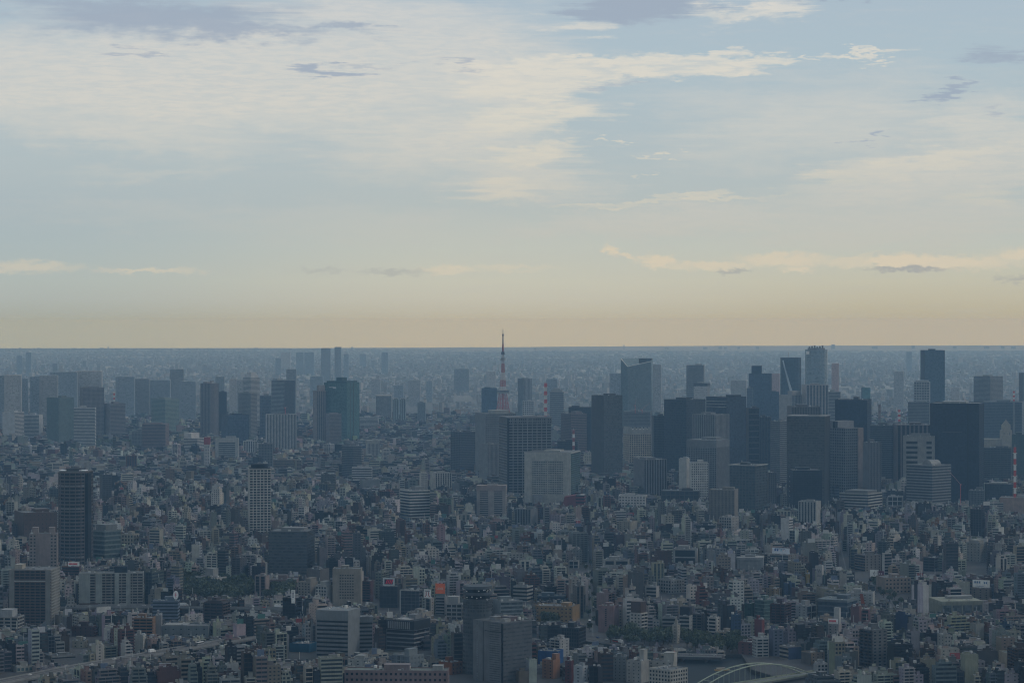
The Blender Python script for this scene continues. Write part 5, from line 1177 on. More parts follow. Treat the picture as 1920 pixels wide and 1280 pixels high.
    marks4 = [(-.32 + .13 * i, .45, .09, .34, (.05, .12, .35)) for i in range(2)] + [(.02, .45, .05, .34, (.2, .5, .6)), (.14, .5, .04, .2, (.5, .3, .3)), (-.05, .82, .6, .1, (.05, .10, .22))]
    B('sign_front_office', 'pale office with a long white sign along its top', 'the long white sign', OFF, 1444, 1478, 1494, 1041, 3.72, (('band', (.30, .31, .30)), 'small'), (.32, .32, .31), BLK, 1056, sheds=[], extra=tops(marks4, .95, 8, 0, (.60, .64, .70)))
    marks5 = [(-.34 + .12 * i, .35, .09, .4, (.55, .05, .08)) for i in range(6)]
    B('red_text_sign_block', 'white building with a red lettered sign panel and blank white top', 'the red lettered sign panel', OFF, 1552, 1572, 1578, 1172, 2.98, ('small', 'blank'), (.52, .50, .50), BLK, 1200, sheds=[(.25, 0, .5, .5, 19, (.62, .63, .63))], extra=tops(marks5, .9, 5.5, -.05, (.72, .70, .70)))
    marks6 = [(-.38 + .11 * i, .30, .09, .42, (.55, .05, .06)) for i in range(7)]
    B('red_text_sign_block', 'dark red base building carrying a white sign with red marks, far left', 'the white sign with red marks', OFF, 127, 148, 152, 1063, 3.5, ('band', 'small'), (.14, .08, .08), BLK, 1085, sheds=[], extra=tops(marks6, 1.0, 5.2))
    B('twin_dark_office', 'glossy dark office with white vertical dots', 'the dark office with white dots', OFF, 1732, 1752, 1762, 1046, 3.75, (('grid', (.10, .11, .13)), ('grid', (.10, .11, .13))), (.10, .11, .12), BLK, 1085, over=dict(bw=8, vf=.12))
    B('cream_tall_block', 'tall pale block with tiny window dots at right', 'the tall pale dotted block', APT, 1812, 1838, 1850, 1018, 3.9, ('small', 'small'), (.42, .42, .39), BLK, 1085, over=dict(fh=4, bw=6), tiers=[(.15, .85, .1, .9, 1013)])
    B('dark_tall_tower', 'slim near black tower with white window ticks', 'the slim near black tower', SKY, 1820, 1840, 1846, 955, 4.3, ('balcw', 'glass'), (.055, .05, .055), BLK, 1012, over=dict(fh=4, bw=5))
    B('lit_office', 'dark glass office with green windows, right of centre', None, OFF, 1660, 1705, 1708, 1112, 3.05, 'blank', (.5, .5, .48), GL, 1150, depth=10) if False else None
    B('white_canopy_office', 'white building with a red orange stripe down its front', 'the white block with an orange stripe', OFF, 1589, 1636, 1640, 1113, 3.2, ('small', 'blank'), (.52, .53, .53), BLK, 1140, extra=lambda root, w, d, h: stripe(root, w, d, h))
    B('salmon_thin_block', 'plain maroon pink block beside a blue glass one', 'the plain maroon block', APT, 1596, 1611, 1615, 1137, 3.05, ('blank', 'blank'), (.24, .13, .13), GL, 1178)
    B('maroon_block', 'maroon block with window strips, right of the plain maroon block', None, APT, 1617, 1628, 1631, 1143, 3.03, ('band', 'small'), (.22, .12, .13), BLK, 1175)
    B('blue_glass_office', 'wide blue grey glass office with a flat overhanging roof', 'the flat roofed blue glass office', OFF, 1533, 1588, 1608, 1126, 3.1, ('glassh', 'glassh'), (.16, .20, .24), (.03, .045, .065), 1165, over=dict(fh=7), crown=(2, (.2, .24, .26)))
    B('white_office', 'white office with a wide dark opening on its right', 'the white office with a dark opening', OFF, 1487, 1512, 1530, 1136, 3.15, (('small'), ('big')), (.50, .53, .55), BLK, 1165)
    B('dark_red_apartments', 'dark maroon apartment block with fine balcony lines', 'the dark maroon apartments', APT, 1446, 1472, 1482, 1133, 3.05, (('balcw', (.10, .055, .06)), ('balc', (.09, .05, .05))), (.10, .055, .06), BLK, 1180)
    B('yellow_block', 'ochre yellow apartment block with a white neighbour wing', 'the ochre yellow block', APT, 1437, 1452, 1466, 1104, 3.35, ('small', 'small'), (.42, .32, .18), BLK, 1125)
    B('white_sign_tower', 'slim white tower with black marks near its top', 'the slim white tower with black marks', APT, 1531, 1541, 1544, 1062, 3.45, ('blank', 'blank'), (.58, .57, .56), BLK, 1102, extra=lambda root, w, d, h: ticks(root, w, d, h), sheds=[])
    B('yellow_sign_block', 'narrow building with a bright yellow sign face', 'the bright yellow sign face', OFF, 1511, None, 1518, 1077, 3.5, 'blank', (.55, .38, .05), BLK, 1101, depth=10)
    B('teal_block', 'pale green office with dark glass bands behind the river blocks', None, OFF, 1415, 1432, 1450, 1126, 3.12, ('glassh', 'glassh'), (.20, .30, .28), (.04, .07, .07), 1165)
    B('green_dark_block', 'dark green glass office at the left of the pale green one', None, OFF, 1395, 1408, 1414, 1132, 3.15, ('glass', 'blank'), (.04, .12, .10), (.02, .06, .05), 1165)
    B('grey_billboard_block', 'large pale block with a plain panelled front and white rim', 'the large panelled pale block', OFF, 1382, 1430, 1432, 1046, 3.7, ('blank', 'blank'), (.40, .42, .43), BLK, 1076, crown=(2, (.46, .47, .47)), extra=lambda root, w, d, h: panel_lines(root, w, d, h))
    B('window_strip_block', 'white low block with one very wide dark window', 'the white block with one wide dark window', OFF, 1134, 1178, 1182, 1050, 3.75, ('blank', 'blank'), (.56, .56, .54), BLK, 1070, extra=lambda root, w, d, h: wide_window(root, w, d, h))
    B('portal_white_block', 'white rimmed block with a wide black recess', 'the white rimmed block with a black recess', OFF, 1263, 1306, 1310, 1030, 3.85, ('big', 'blank'), (.50, .50, .48), BLK, 1062, over=dict(bw=30, fh=11))
    B('white_window_block', 'white apartment block with four black window rows mid city', 'the white block with four window rows', APT, 1067, 1084, 1086, 1052, 3.8, ('big', 'small'), (.56, .56, .54), BLK, 1082, over=dict(fh=5, bw=7))
    B('pearl_office', 'white office with black horizontal strips near the centre', 'the white office with black strips', OFF, 1212, 1230, 1236, 1100, 3.4, ('band', 'blank'), (.56, .57, .57), BLK, 1132, over=dict(fh=4.6))
    B('white_tower_office', 'pale office with dark grid and outlined corner', 'the pale outlined corner office', OFF, 1234, 1258, 1283, 1088, 3.45, ('grid', 'punch'), (.46, .47, .47), BLK, 1130, over=dict(fh=4.4, bw=5))

def win_grid(root, w, d, h, nx, nz, x0, x1, z0, z1, sz=None):
    m = MB(); s = sz or (x1 - x0) * w / nx * .6
    for i in range(nx):
        for j in range(nz):
            x = (x0 + (x1 - x0) * (i + .5) / nx) * w; z = (z0 + (z1 - z0) * (j + .5) / nz) * h
            m.box(x, -d / 2 - .3, z, s, .12, s * .8, BLK, 'glass')
    m.build('window_grid', root)
def stripe(root, w, d, h):
    m = MB(); m.poly([(w * .0, -d / 2 - .6, h), (w * .12, -d / 2 - .6, h), (w * .28, -d / 2 - .6, 0), (w * .10, -d / 2 - .6, 0)], [(0, 3, 2, 1)], (.50, .13, .06)); m.build('orange_stripe', root)
def ticks(root, w, d, h):
    m = MB()
    for s in (-1, 1): m.bar((s * 1.2 - .5, -d / 2 - .5, h - 3), (s * 1.2 + .5, -d / 2 - .5, h - 7), .5, BLK)
    m.box(0, -d / 2 - .4, h - 12, w * .7, .3, .7, BLK); m.build('sign_marks', root)
def panel_lines(root, w, d, h):
    m = MB()
    for k in (.35, .6, .82): m.box(0, -d / 2 - .4, h * k, w * .8, .2, .4, MID)
    for k in (-.4, .4): m.box(k * w, -d / 2 - .4, h * .1, .4, .2, h * .8, MID)
    m.build('panel_joint', root)
def wide_window(root, w, d, h):
    m = MB()
    for a, b in ((-.47, -.12), (-.02, .47)): m.box((a + b) / 2 * w, -d / 2 - .4, h * .62, (b - a) * w, .3, h * .3, BLK, 'glass')
    m.build('wide_window', root)
heroes_front()


# ------------------------------------------------------------------ the sea of smaller buildings
rng = random.Random(11)
PAL = [  # wall colour, word, weight
 ((.70, .70, .67), 'white', 12), ((.58, .57, .53), 'off white', 10), ((.42, .425, .42), 'pale grey', 14), ((.26, .27, .28), 'grey', 14), ((.12, .13, .14), 'dark grey', 12),
 ((.45, .41, .34), 'cream', 7), ((.34, .295, .24), 'beige', 6), ((.22, .18, .155), 'tan brown', 5), ((.10, .07, .062), 'dark brown', 7), ((.17, .085, .075), 'brick red', 3),
 ((.03, .034, .042), 'near black', 13), ((.34, .275, .26), 'dusty pink', 2.5), ((.18, .225, .26), 'blue grey', 5), ((.22, .26, .24), 'green grey', 3), ((.30, .16, .09), 'rust orange', .7), ((.05, .10, .19), 'deep blue', .6)]
PW_ = [p[2] for p in PAL]
ROOFS = [(.15, .155, .16), (.20, .205, .21), (.28, .29, .29), (.10, .12, .115), (.08, .12, .105), (.17, .16, .15), (.12, .12, .13)]
def in_poly(x, y, P):
    c = False; j = len(P) - 1
    for i in range(len(P)):
        if (P[i][1] > y) != (P[j][1] > y) and x < (P[j][0] - P[i][0]) * (y - P[i][1]) / (P[j][1] - P[i][1] + 1e-9) + P[i][0]: c = not c
        j = i
    return c
def seg_d(x, y, a, b):
    dx, dy = b[0] - a[0], b[1] - a[1]; t = max(0, min(1, ((x - a[0]) * dx + (y - a[1]) * dy) / (dx * dx + dy * dy)))
    return math.hypot(x - a[0] - t * dx, y - a[1] - t * dy)
gpl = lambda L: [gp(*p) for p in L]
RIVER = [gpl([(1222, 1243), (1300, 1235), (1392, 1233), (1410, 1262), (1455, 1276), (1500, 1300), (1520, 1330), (1290, 1340), (1286, 1300), (1262, 1262)]),
         gpl([(868, 1176), (1000, 1186), (1060, 1203), (1140, 1214), (1225, 1228), (1225, 1245), (1140, 1228), (1080, 1222), (990, 1205), (868, 1186)])]
PARKS = [gpl([(340, 1096), (470, 1098), (480, 1118), (430, 1132), (345, 1122)]), gpl([(495, 1108), (545, 1110), (548, 1128), (495, 1126)]),
         gpl([(85, 838), (250, 834), (260, 852), (110, 856)]), gpl([(1310, 944), (1372, 946), (1370, 962), (1312, 962)]), gpl([(1130, 1193), (1290, 1200), (1290, 1212), (1130, 1206)])]
ROADS = [  # (points in the photograph, half width in metres)
 ([(0, 1277), (130, 1248), (300, 1222), (470, 1198), (600, 1178)], 10), ([(100, 1140), (330, 1141), (580, 1145)], 11),
 ([(1112, 1192), (1108, 1130), (1104, 1080), (1100, 1030), (1098, 985)], 5), ([(1800, 1190), (1735, 1160), (1690, 1140), (1662, 1118), (1640, 1088)], 7),
 ([(1588, 1075), (1580, 1040), (1572, 1005), (1566, 975)], 5), ([(700, 1150), (690, 1110), (684, 1080)], 6), ([(1236, 1090), (1228, 1040), (1222, 1000)], 5),
 ([(1110, 1195), (1230, 1222), (1340, 1226)], 12), ([(1430, 1060), (1424, 1010), (1418, 985)], 5), ([(300, 1060), (420, 1045), (560, 1020), (700, 1005)], 5)]
ROADS_W = [([gp(*p, {0: 13, 1: 14}.get(k, 0)) for p in L], w) for k, (L, w) in enumerate(ROADS)]
HB = []
for hh in HEROES:
    c, s_ = math.cos(hh['yaw']), math.sin(hh['yaw'])
    HB.append((hh['X'], hh['Y'], c, s_, hh['w'] / 2, hh['d'] / 2, math.hypot(hh['w'], hh['d']) / 2))
HBY = sorted(HB, key=lambda t: t[1])
import bisect
HYS = [t[1] for t in HBY]
def hits_hero(x, y, r):
    lo = bisect.bisect_left(HYS, y - 140); hi = bisect.bisect_right(HYS, y + 140)
    for k in range(lo, hi):
        X, Y, c, s_, a, b, rr = HBY[k]
        dx, dy = x - X, y - Y
        if dx * dx + dy * dy > (rr + r + 4) ** 2: continue
        u, v = dx * c + dy * s_, -dx * s_ + dy * c
        if abs(u) < a + r * .8 + 1 and abs(v) < b + r * .8 + 1: return True
    return False
SIGHT = sorted([(h['near'], h['xl'], h['xr'], h['yv'], h['yt']) for h in HEROES])
for near_y, xa, xb, yv_ in ((1250, 0, 60, 1285), (1245, 60, 130, 1262), (1232, 130, 215, 1246), (1222, 215, 300, 1232), (1210, 300, 400, 1220), (1200, 400, 480, 1205), (1136, 105, 150, 1146), (1136, 272, 560, 1144), (1236, 1275, 1500, 1284),
                           (1205, 1130, 1345, 1220), (1190, 975, 1003, 1206), (1200, 1098, 1140, 1212), (1150, 1103, 1116, 1186), (1096, 345, 470, 1124), (1108, 495, 530, 1124), (1120, 1668, 1690, 1150), (1192, 1130, 1290, 1208), (1040, 1572, 1590, 1072)):
    zz = 13 if xb < 500 and near_y >= 1200 else (14 if near_y == 1136 else 0)
    SIGHT.append((gy(near_y) * (H - zz) / H - (12 if zz else 0), xa, xb, yv_ + (9 if zz else 0), near_y))
SIGHT.sort()
SN = [s_[0] for s_ in SIGHT]
def top_limit(px0, px1, y):
    """smallest photograph row the top of a building here may reach without hiding something behind it"""
    lim = 0
    for k in range(bisect.bisect_left(SN, y), len(SIGHT)):
        _, a, b, yv, yt = SIGHT[k]
        if a < px1 - 1 and b > px0 + 1 and yv > lim: lim = yv
    return lim

def small_building(r, w, d, h, kind, wc, detail):
    """returns {part: MB} of one building in its own frame; detail 2 near, 1 middle, 0 far"""
    P = {k: MB() for k in ('glazing', 'wall', 'roof')}
    gl = r.choice([GL, BLK, (.04, .055, .06), (.02, .028, .04)])
    n = max(2, round(h / (3.1 if kind == 'apt' else 3.7)))
    if kind == 'apt': fr = r.choice(['balc', 'balcw', 'balc', 'punch']); sd_ = r.choice(['small', 'blank', 'small', 'balc'])
    else: fr = r.choice(['band', 'band', 'grid', 'bandv', 'glass', 'finw', 'punch', 'glassh', 'big' if h < 22 else 'band']); sd_ = r.choice(['blank', 'small', 'blank', 'band', 'punch'])
    if r.random() < .25: fr, sd_ = sd_, fr
    side2 = r.choice([sd_, 'blank', 'small'])
    wc2 = tuple(v * r.uniform(.85, 1.1) for v in wc) if r.random() < .5 else wc
    roofc = r.choice(ROOFS)
    setb = 0
    if detail and h > 16 and r.random() < .3: setb = r.choice([3.2, 6.4])       # stepped upper storeys
    hb = h - setb
    def body(ww, dd, z0, z1, oy=0):
        if detail == 0:
            P['glazing'].box(0, oy, z0, ww, dd, z1 - z0 - .3, gl, 'glass')
            k = max(1, round((z1 - z0) / 5.5)); f = (z1 - z0) / k
            if fr in ('band', 'balc', 'bandv', 'balcw', 'glassh', 'big'):
                for i in range(k + 1): a = max(z0, z0 + i * f - f * .25); P['wall'].box(0, oy, a, ww + .6, dd + .6, min(z1, z0 + i * f + f * .25) - a, wc)
                P['wall'].box(ww / 2, oy, z0, .9, dd, z1 - z0, wc2)
            else: P['wall'].box(0, oy, z0, ww + .5, dd + .5, z1 - z0, wc2)
            P['roof'].box(0, oy, z1 - .1, ww, dd, .35, roofc, 'roof')
            return
        P['glazing'].box(0, oy, z0, ww, dd, z1 - z0 - .3, gl, 'glass')
        faces = (0, 1, 2) if detail == 2 else (0, 1, 2)
        m = MB(); facade(m, ww, dd, z0, z1, (fr if fr not in ('blank',) else (fr, wc), (sd_, wc2), (side2, wc2), None), wc, faces)
        P['wall'].b += [(b[0], b[1] + oy, *b[2:]) for b in m.b]; P['wall'].bc += m.bc
        P['wall'].box(0, oy + dd / 2 + .15, z0, ww, .3, z1 - z0 - .02, wc2)
        m = MB(); parapet(m, ww, dd, z1, wc); P['wall'].b += [(b[0], b[1] + oy, *b[2:]) for b in m.b]; P['wall'].bc += m.bc
        P['roof'].box(0, oy, z1 - .3, ww - .1, dd - .1, .28, roofc, 'roof')
    body(w, d, 0, hb)
    if setb: body(w * r.uniform(.6, .85), d * .7, hb - .05, h, d * .12)
    z = h if not setb else h
    rw, rd = (w, d) if not setb else (w * .6, d * .6)
    oy = d * .12 if setb else 0
    if detail:
        P['roof_shed'] = MB(); sw, sdp, sh = r.uniform(.22, .5) * rw, r.uniform(.3, .55) * rd, r.uniform(2.5, 5.5)
        sx = r.uniform(-.22, .22) * rw; sy = oy + r.uniform(-.1, .2) * rd
        P['roof_shed'].box(sx, sy, z - .2, sw, sdp, sh, wc2); P['roof_shed'].box(sx, sy, z + sh - .2, sw + .4, sdp + .4, .25, roofc, 'roof')
        if r.random() < .35: P['roof_shed'].box(sx + sw * .1, sy, z + sh, sw * .45, sdp * .5, 2.2, wc)
        t = r.random()
        if t < .45:
            P['water_tank'] = MB(); tx = sx + (sw * .5 + 2.2) * r.choice([-1, 1]); rr = r.uniform(1.0, 1.7)
            if r.random() < .5: P['water_tank'].cyl(tx, sy, z - .1, z + 1, .5, MID, 'metal', n=6); P['water_tank'].cyl(tx, sy, z + 1, z + 3.2, rr, r.choice([(.30, .30, .28), (.26, .25, .2), (.40, .41, .41)]), 'metal', n=8)
            else: P['water_tank'].box(tx, sy, z + .6, rr * 1.8, rr * 1.6, 2.2, (.32, .31, .27), 'metal'); P['water_tank'].box(tx, sy, z - .1, .5, .5, .8, MID, 'metal')
        if detail == 2:
            P['roof_machinery'] = MB()
            for _ in range(r.randint(3, 8)):
                s = r.uniform(.8, 2.4); P['roof_machinery'].box(r.uniform(-.42, .42) * rw, oy + r.uniform(-.42, .42) * rd, z - .02, s, r.uniform(.8, 2), r.uniform(.7, 1.8), r.choice([(.26, .27, .27), (.34, .35, .36), (.16, .17, .17), (.1, .1, .1)]), 'metal')
        if r.random() < .10: P['antenna'] = MB(); P['antenna'].bar((sx, sy, z + sh - .5), (sx, sy, z + sh + r.uniform(4, 9)), .22, PALE)
        if kind == 'off' and r.random() < .10:
            P['billboard'] = MB(); bwid = min(w * .8, r.uniform(6, 12)); bh = r.uniform(3.5, 6.5); P['billboard'].box(0, -d * .3, z + .8, bwid, .5, bh, r.choice([(.36, .37, .36), (.34, .35, .38), (.42, .42, .41), (.08, .11, .17), (.04, .12, .11)] * 3 + [(.26, .05, .05)]), 'metal')
            for a in (-.4, .4): P['billboard'].bar((a * bwid, -d * .3 + .4, z - .2), (a * bwid, -d * .3 + .4, z + 2), .2, MID)
    elif r.random() < .7:
        P['wall'].box(r.uniform(-.2, .2) * w, r.uniform(-.1, .2) * d, h - .1, r.uniform(.25, .5) * w, d * .4, r.uniform(2, 5), wc2)
    return {k: v for k, v in P.items() if not v.empty()}, dict(n=n, front=fr, side=sd_, tank='water_tank' in P, step=bool(setb), roofc=roofc, board='billboard' in P, mast='antenna' in P, machinery=1)

# districts with their own street direction
DIST = [((rng.uniform(-900, 900) * (1 + k / 14), 2400 + k * 330.0), R(rng.choice([-30, -24, -18, 10, 16, 22]))) for k in range(22)]
DIST += [((X, Y), R(a)) for X, Y, a in ((500, 3300, 14), (100, 3600, 10), (700, 4300, 12), (-500, 3500, -20), (-400, 2800, 30), (0, 4400, 12), (-600, 4600, -25), (350, 2900, 20))]
def district(x, y): return min(range(len(DIST)), key=lambda k: (DIST[k][0][0] - x) ** 2 + (DIST[k][0][1] - y) ** 2)
LOTS = []
def lay_blocks():
    for k, ((dx, dy), a) in enumerate(DIST):
        c, s_ = math.cos(a), math.sin(a); r = random.Random(100 + k)
        v = -1300.0
        while v < 1300:
            bd = r.uniform(20, 34) if dy < 5200 else r.uniform(24, 40); street = 5.0 if r.random() < .8 else 11
            u = -1500.0 + r.uniform(0, 30)
            while u < 1500:
                bl = r.uniform(50, 95)
                x0, y0 = dx + (u + bl / 2) * c - (v + bd / 2) * s_, dy + (u + bl / 2) * s_ + (v + bd / 2) * c
                if not (2450 < y0 < 9300 and abs(x0) < .20 * y0 + 60) or district(x0, y0) != k: u += bl + 6; continue
                p = u
                while p < u + bl - 6:
                    lw = min(r.choice([r.uniform(6.5, 10), r.uniform(8, 13), r.uniform(9, 15), r.uniform(13, 26)]) if y0 < 5200 else r.uniform(9, 24), u + bl - p)
                    if lw < 6: break
                    deep = r.random() < .18
                    for row in ((0,) if deep else (0, 1)):
                        dd = bd if deep else bd / 2
                        if r.random() < .035: continue
                        cu, cv = p + lw / 2, v + (bd / 2 if deep else (dd / 2 if row == 0 else bd - dd / 2))
                        LOTS.append((dx + cu * c - cv * s_, dy + cu * s_ + cv * c, a, lw - r.uniform(.4, 1.5), dd - r.uniform(.8, 3), r.random()))
                    p += lw
                u += bl + street + (9 if r.random() < .12 else 0)
            v += bd + street
lay_blocks()
SB = []
for (x, y, a, w, d, q) in LOTS:
    if y < 2480: continue
    if any(in_poly(x, y, P) for P in RIVER) or any(in_poly(x, y, P) for P in PARKS): continue
    if y < 3300 and any(min(math.hypot(x - px_, y - py_) for px_, py_ in P) < 8 for P in RIVER): continue
    r0 = math.hypot(w, d) / 2
    if any(seg_d(x, y, L[i], L[i + 1]) < hw + min(w, d) * .5 for L, hw in ROADS_W for i in range(len(L) - 1)): continue
    if hits_hero(x, y, min(w, d) / 2): continue
    r = random.Random(int(x * 31 + y * 17))
    # choose the side that looks at the camera as the front
    while a > R(45): a -= R(90); w, d = d, w
    while a < R(-45): a += R(90); w, d = d, w
    kind = 'apt' if r.random() < .42 else 'off'
    base = r.choice([12, 17, 21, 25, 28, 31, 35, 40]) if y < 5200 else r.choice([12, 17, 22, 27, 32])
    if r.random() < .05: base *= 1.45
    if w * d < 80: base = min(base, 27)
    h = base * r.uniform(.85, 1.15)
    px, hwp = CX + x / y * F, r0 * F / y
    lim = top_limit(px - hwp, px + hwp, y - d / 2)
    zmax = zpx(lim + (r.uniform(-2, 6) if y < 5200 else r.uniform(-16, 6)), y - d / 2) if lim else 999
    if zmax < 4: continue
    h = min(h, zmax)
    if px + hwp < -25 or px - hwp > 1945: continue
    SB.append(dict(x=x, y=y, a=a, w=w, d=d, h=h, kind=kind, px=px, hw=hwp, yt=HY + (H - h) / y * F, yb=HY + H / y * F, seed=r.random(), ci=r.choices(range(len(PAL)), PW_)[0]))
SB.sort(key=lambda b: b['y'])
# how much of each one the photograph can show
cell = 2.0; W_, H_ = int(1920 / cell) + 2, int(1300 / cell)
filled = np.zeros((H_, W_), bool)
events = [(b['y'], 0, b) for b in SB] + [(h['near'], 1, h) for h in HEROES]
for _, t, b in sorted(events, key=lambda e: e[0]):
    if t == 0: x0, x1, y0, y1 = b['px'] - b['hw'] * .85, b['px'] + b['hw'] * .85, b['yt'], b['yb']
    else: x0, x1, y0, y1 = b['xl'], b['xr'], b['yt'], HY + H * F / b['near']
    i0, i1 = max(0, int(x0 / cell)), min(W_, int(x1 / cell) + 1); j0, j1 = max(0, int(y0 / cell)), min(int(1280 / cell), int(y1 / cell) + 1)
    if i1 <= i0 or j1 <= j0:
        if t == 0: b['vis'] = 0
        continue
    sub = filled[j0:j1, i0:i1]
    if t == 0: b['vis'] = int((~sub).sum())
    sub[:] = True
cand = {'apt': [], 'off': []}
for b in SB: cand[b['kind']].append(b)
single = set()
for k in cand:
    for b in sorted(cand[k], key=lambda b: -b['vis'])[:285]: single.add(id(b)); b['single'] = True
print('small buildings', len(SB), 'visible', sum(b['vis'] > 0 for b in SB))

# labels of the single small buildings: look first, then what they stand by
NUMW = {2: 'two', 3: 'three', 4: 'four', 5: 'five', 6: 'six', 7: 'seven', 8: 'eight', 9: 'nine', 10: 'ten', 11: 'eleven', 12: 'twelve', 13: 'thirteen', 14: 'fourteen', 15: 'fifteen'}
FRW = {'band': 'banded', 'bandv': 'banded', 'grid': 'window gridded', 'glass': 'glazed', 'finw': 'upright ribbed', 'punch': 'punched window', 'glassh': 'glass banded', 'big': 'large windowed', 'balc': 'balconied',
       'balcw': 'deep balconied', 'blank': 'blank fronted', 'small': 'few windowed'}
def near_ref(b):
    best = None
    for ref, px, yt, yv, wpx, Y in REFS:
        ym = min(1280, yv)
        dx, dy = b['px'] - px, b['yt'] - (yt + ym) / 2
        dist = math.hypot(max(0, abs(dx) - wpx / 2), dy * .9)
        if best is None or dist < best[0]: best = (dist, ref, dx, dy, wpx, yt, ym, Y)
    _, ref, dx, dy, wpx, yt, ym, Y = best
    far = 'just ' if best[0] < 45 else ''
    if abs(dx) < wpx / 2 + 8: rel = 'in front of' if b['y'] < Y else 'behind'
    else: rel = far + ('left of' if dx < 0 else 'right of')
    return rel, ref
used_labels = {}
def label_of(b, info):
    word = PAL[b['ci']][1]
    shape = 'slim' if b['w'] < 12 else ('broad' if b['w'] > 24 else '')
    kind = 'apartments' if b['kind'] == 'apt' else 'office'
    hgt = 'low' if b['h'] < 15 else ('tall' if b['h'] > 32 else '')
    rel, ref = near_ref(b)
    feats = []
    if info['board']: feats.append('with a roof billboard')
    if info['tank']: feats.append('with a roof tank')
    if info['step']: feats.append('with stepped top')
    if info['mast']: feats.append('with a roof antenna')
    base = ' '.join(x for x in (hgt, shape, word, FRW[info['front']], kind) if x)
    opts = [f'{base} {f} {rel} {ref}' for f in feats[:2]] + [f'{base} {rel} {ref}']
    if info['n'] in NUMW: opts += [f"{base} {NUMW[info['n']]} storeys high {rel} {ref}"]
    if len(feats) > 1: opts += [f'{base} {feats[0]} {feats[1][5:]} {rel} {ref}'.replace('  ', ' ')]
    for o in opts:
        if 4 <= len(o.split()) <= 16 and o not in used_labels: used_labels[o] = 1; return o
    o = opts[-1] if len(opts[-1].split()) <= 14 else f'{base} {rel} {ref}'
    k = 2
    ordw = ['', '', 'second', 'third', 'fourth', 'fifth', 'sixth', 'seventh', 'eighth']
    while k < 9 and f'{ordw[k]} nearest {o}' in used_labels: k += 1
    o2 = f'{ordw[min(k, 8)]} nearest {o}'; used_labels[o2] = 1
    return ' '.join(o2.split()[:16])
mass = MB(); GRP = {'apt': 'small apartment buildings of the dense city', 'off': 'small office buildings of the dense city'}
for b in SB:
    single_ = b.get('single')
    if not single_ and b['vis'] == 0 and b['y'] > 3600 and b['seed'] < .6: continue
    r = random.Random(b['seed'])
    wc = tuple(min(.7, v * r.uniform(.9, 1.12)) for v in PAL[b['ci']][0])
    det = 2 if single_ else (1 if b['y'] < 5300 and b['vis'] > 0 else 0)
    P, info = small_building(r, b['w'], b['d'], b['h'], b['kind'], wc, det)
    if single_:
        root = empty('apartment_block' if b['kind'] == 'apt' else 'office_block_small', (b['x'], b['y'], 0), b['a'])
        tag(root, label_of(b, info), APT if b['kind'] == 'apt' else OFF, GRP[b['kind']])
        for k, m in P.items(): m.build(k, root)
    else:
        c, s_ = math.cos(b['a']), math.sin(b['a'])
        for m in P.values():
            for q, cc in zip(m.b, m.bc):
                mass.b.append((b['x'] + q[0] * c - q[1] * s_, b['y'] + q[0] * s_ + q[1] * c, q[2], q[3], q[4], q[5], q[6] + b['a'], q[7])); mass.bc.append(cc)
            if m.pf:
                off = mass.nv
                mass.pv.extend([(b['x'] + p[0] * c - p[1] * s_, b['y'] + p[0] * s_ + p[1] * c, p[2]) for p in m.pv]); mass.nv += len(m.pv)
                for f, cc in zip(m.pf, m.pc): mass.pf.append([i + off for i in f]); mass.pc.append(cc)
print('mass boxes', len(mass.b))
tag(mass.build('city_buildings'), 'dense mass of small city buildings stretching back to the towers', kind='stuff')

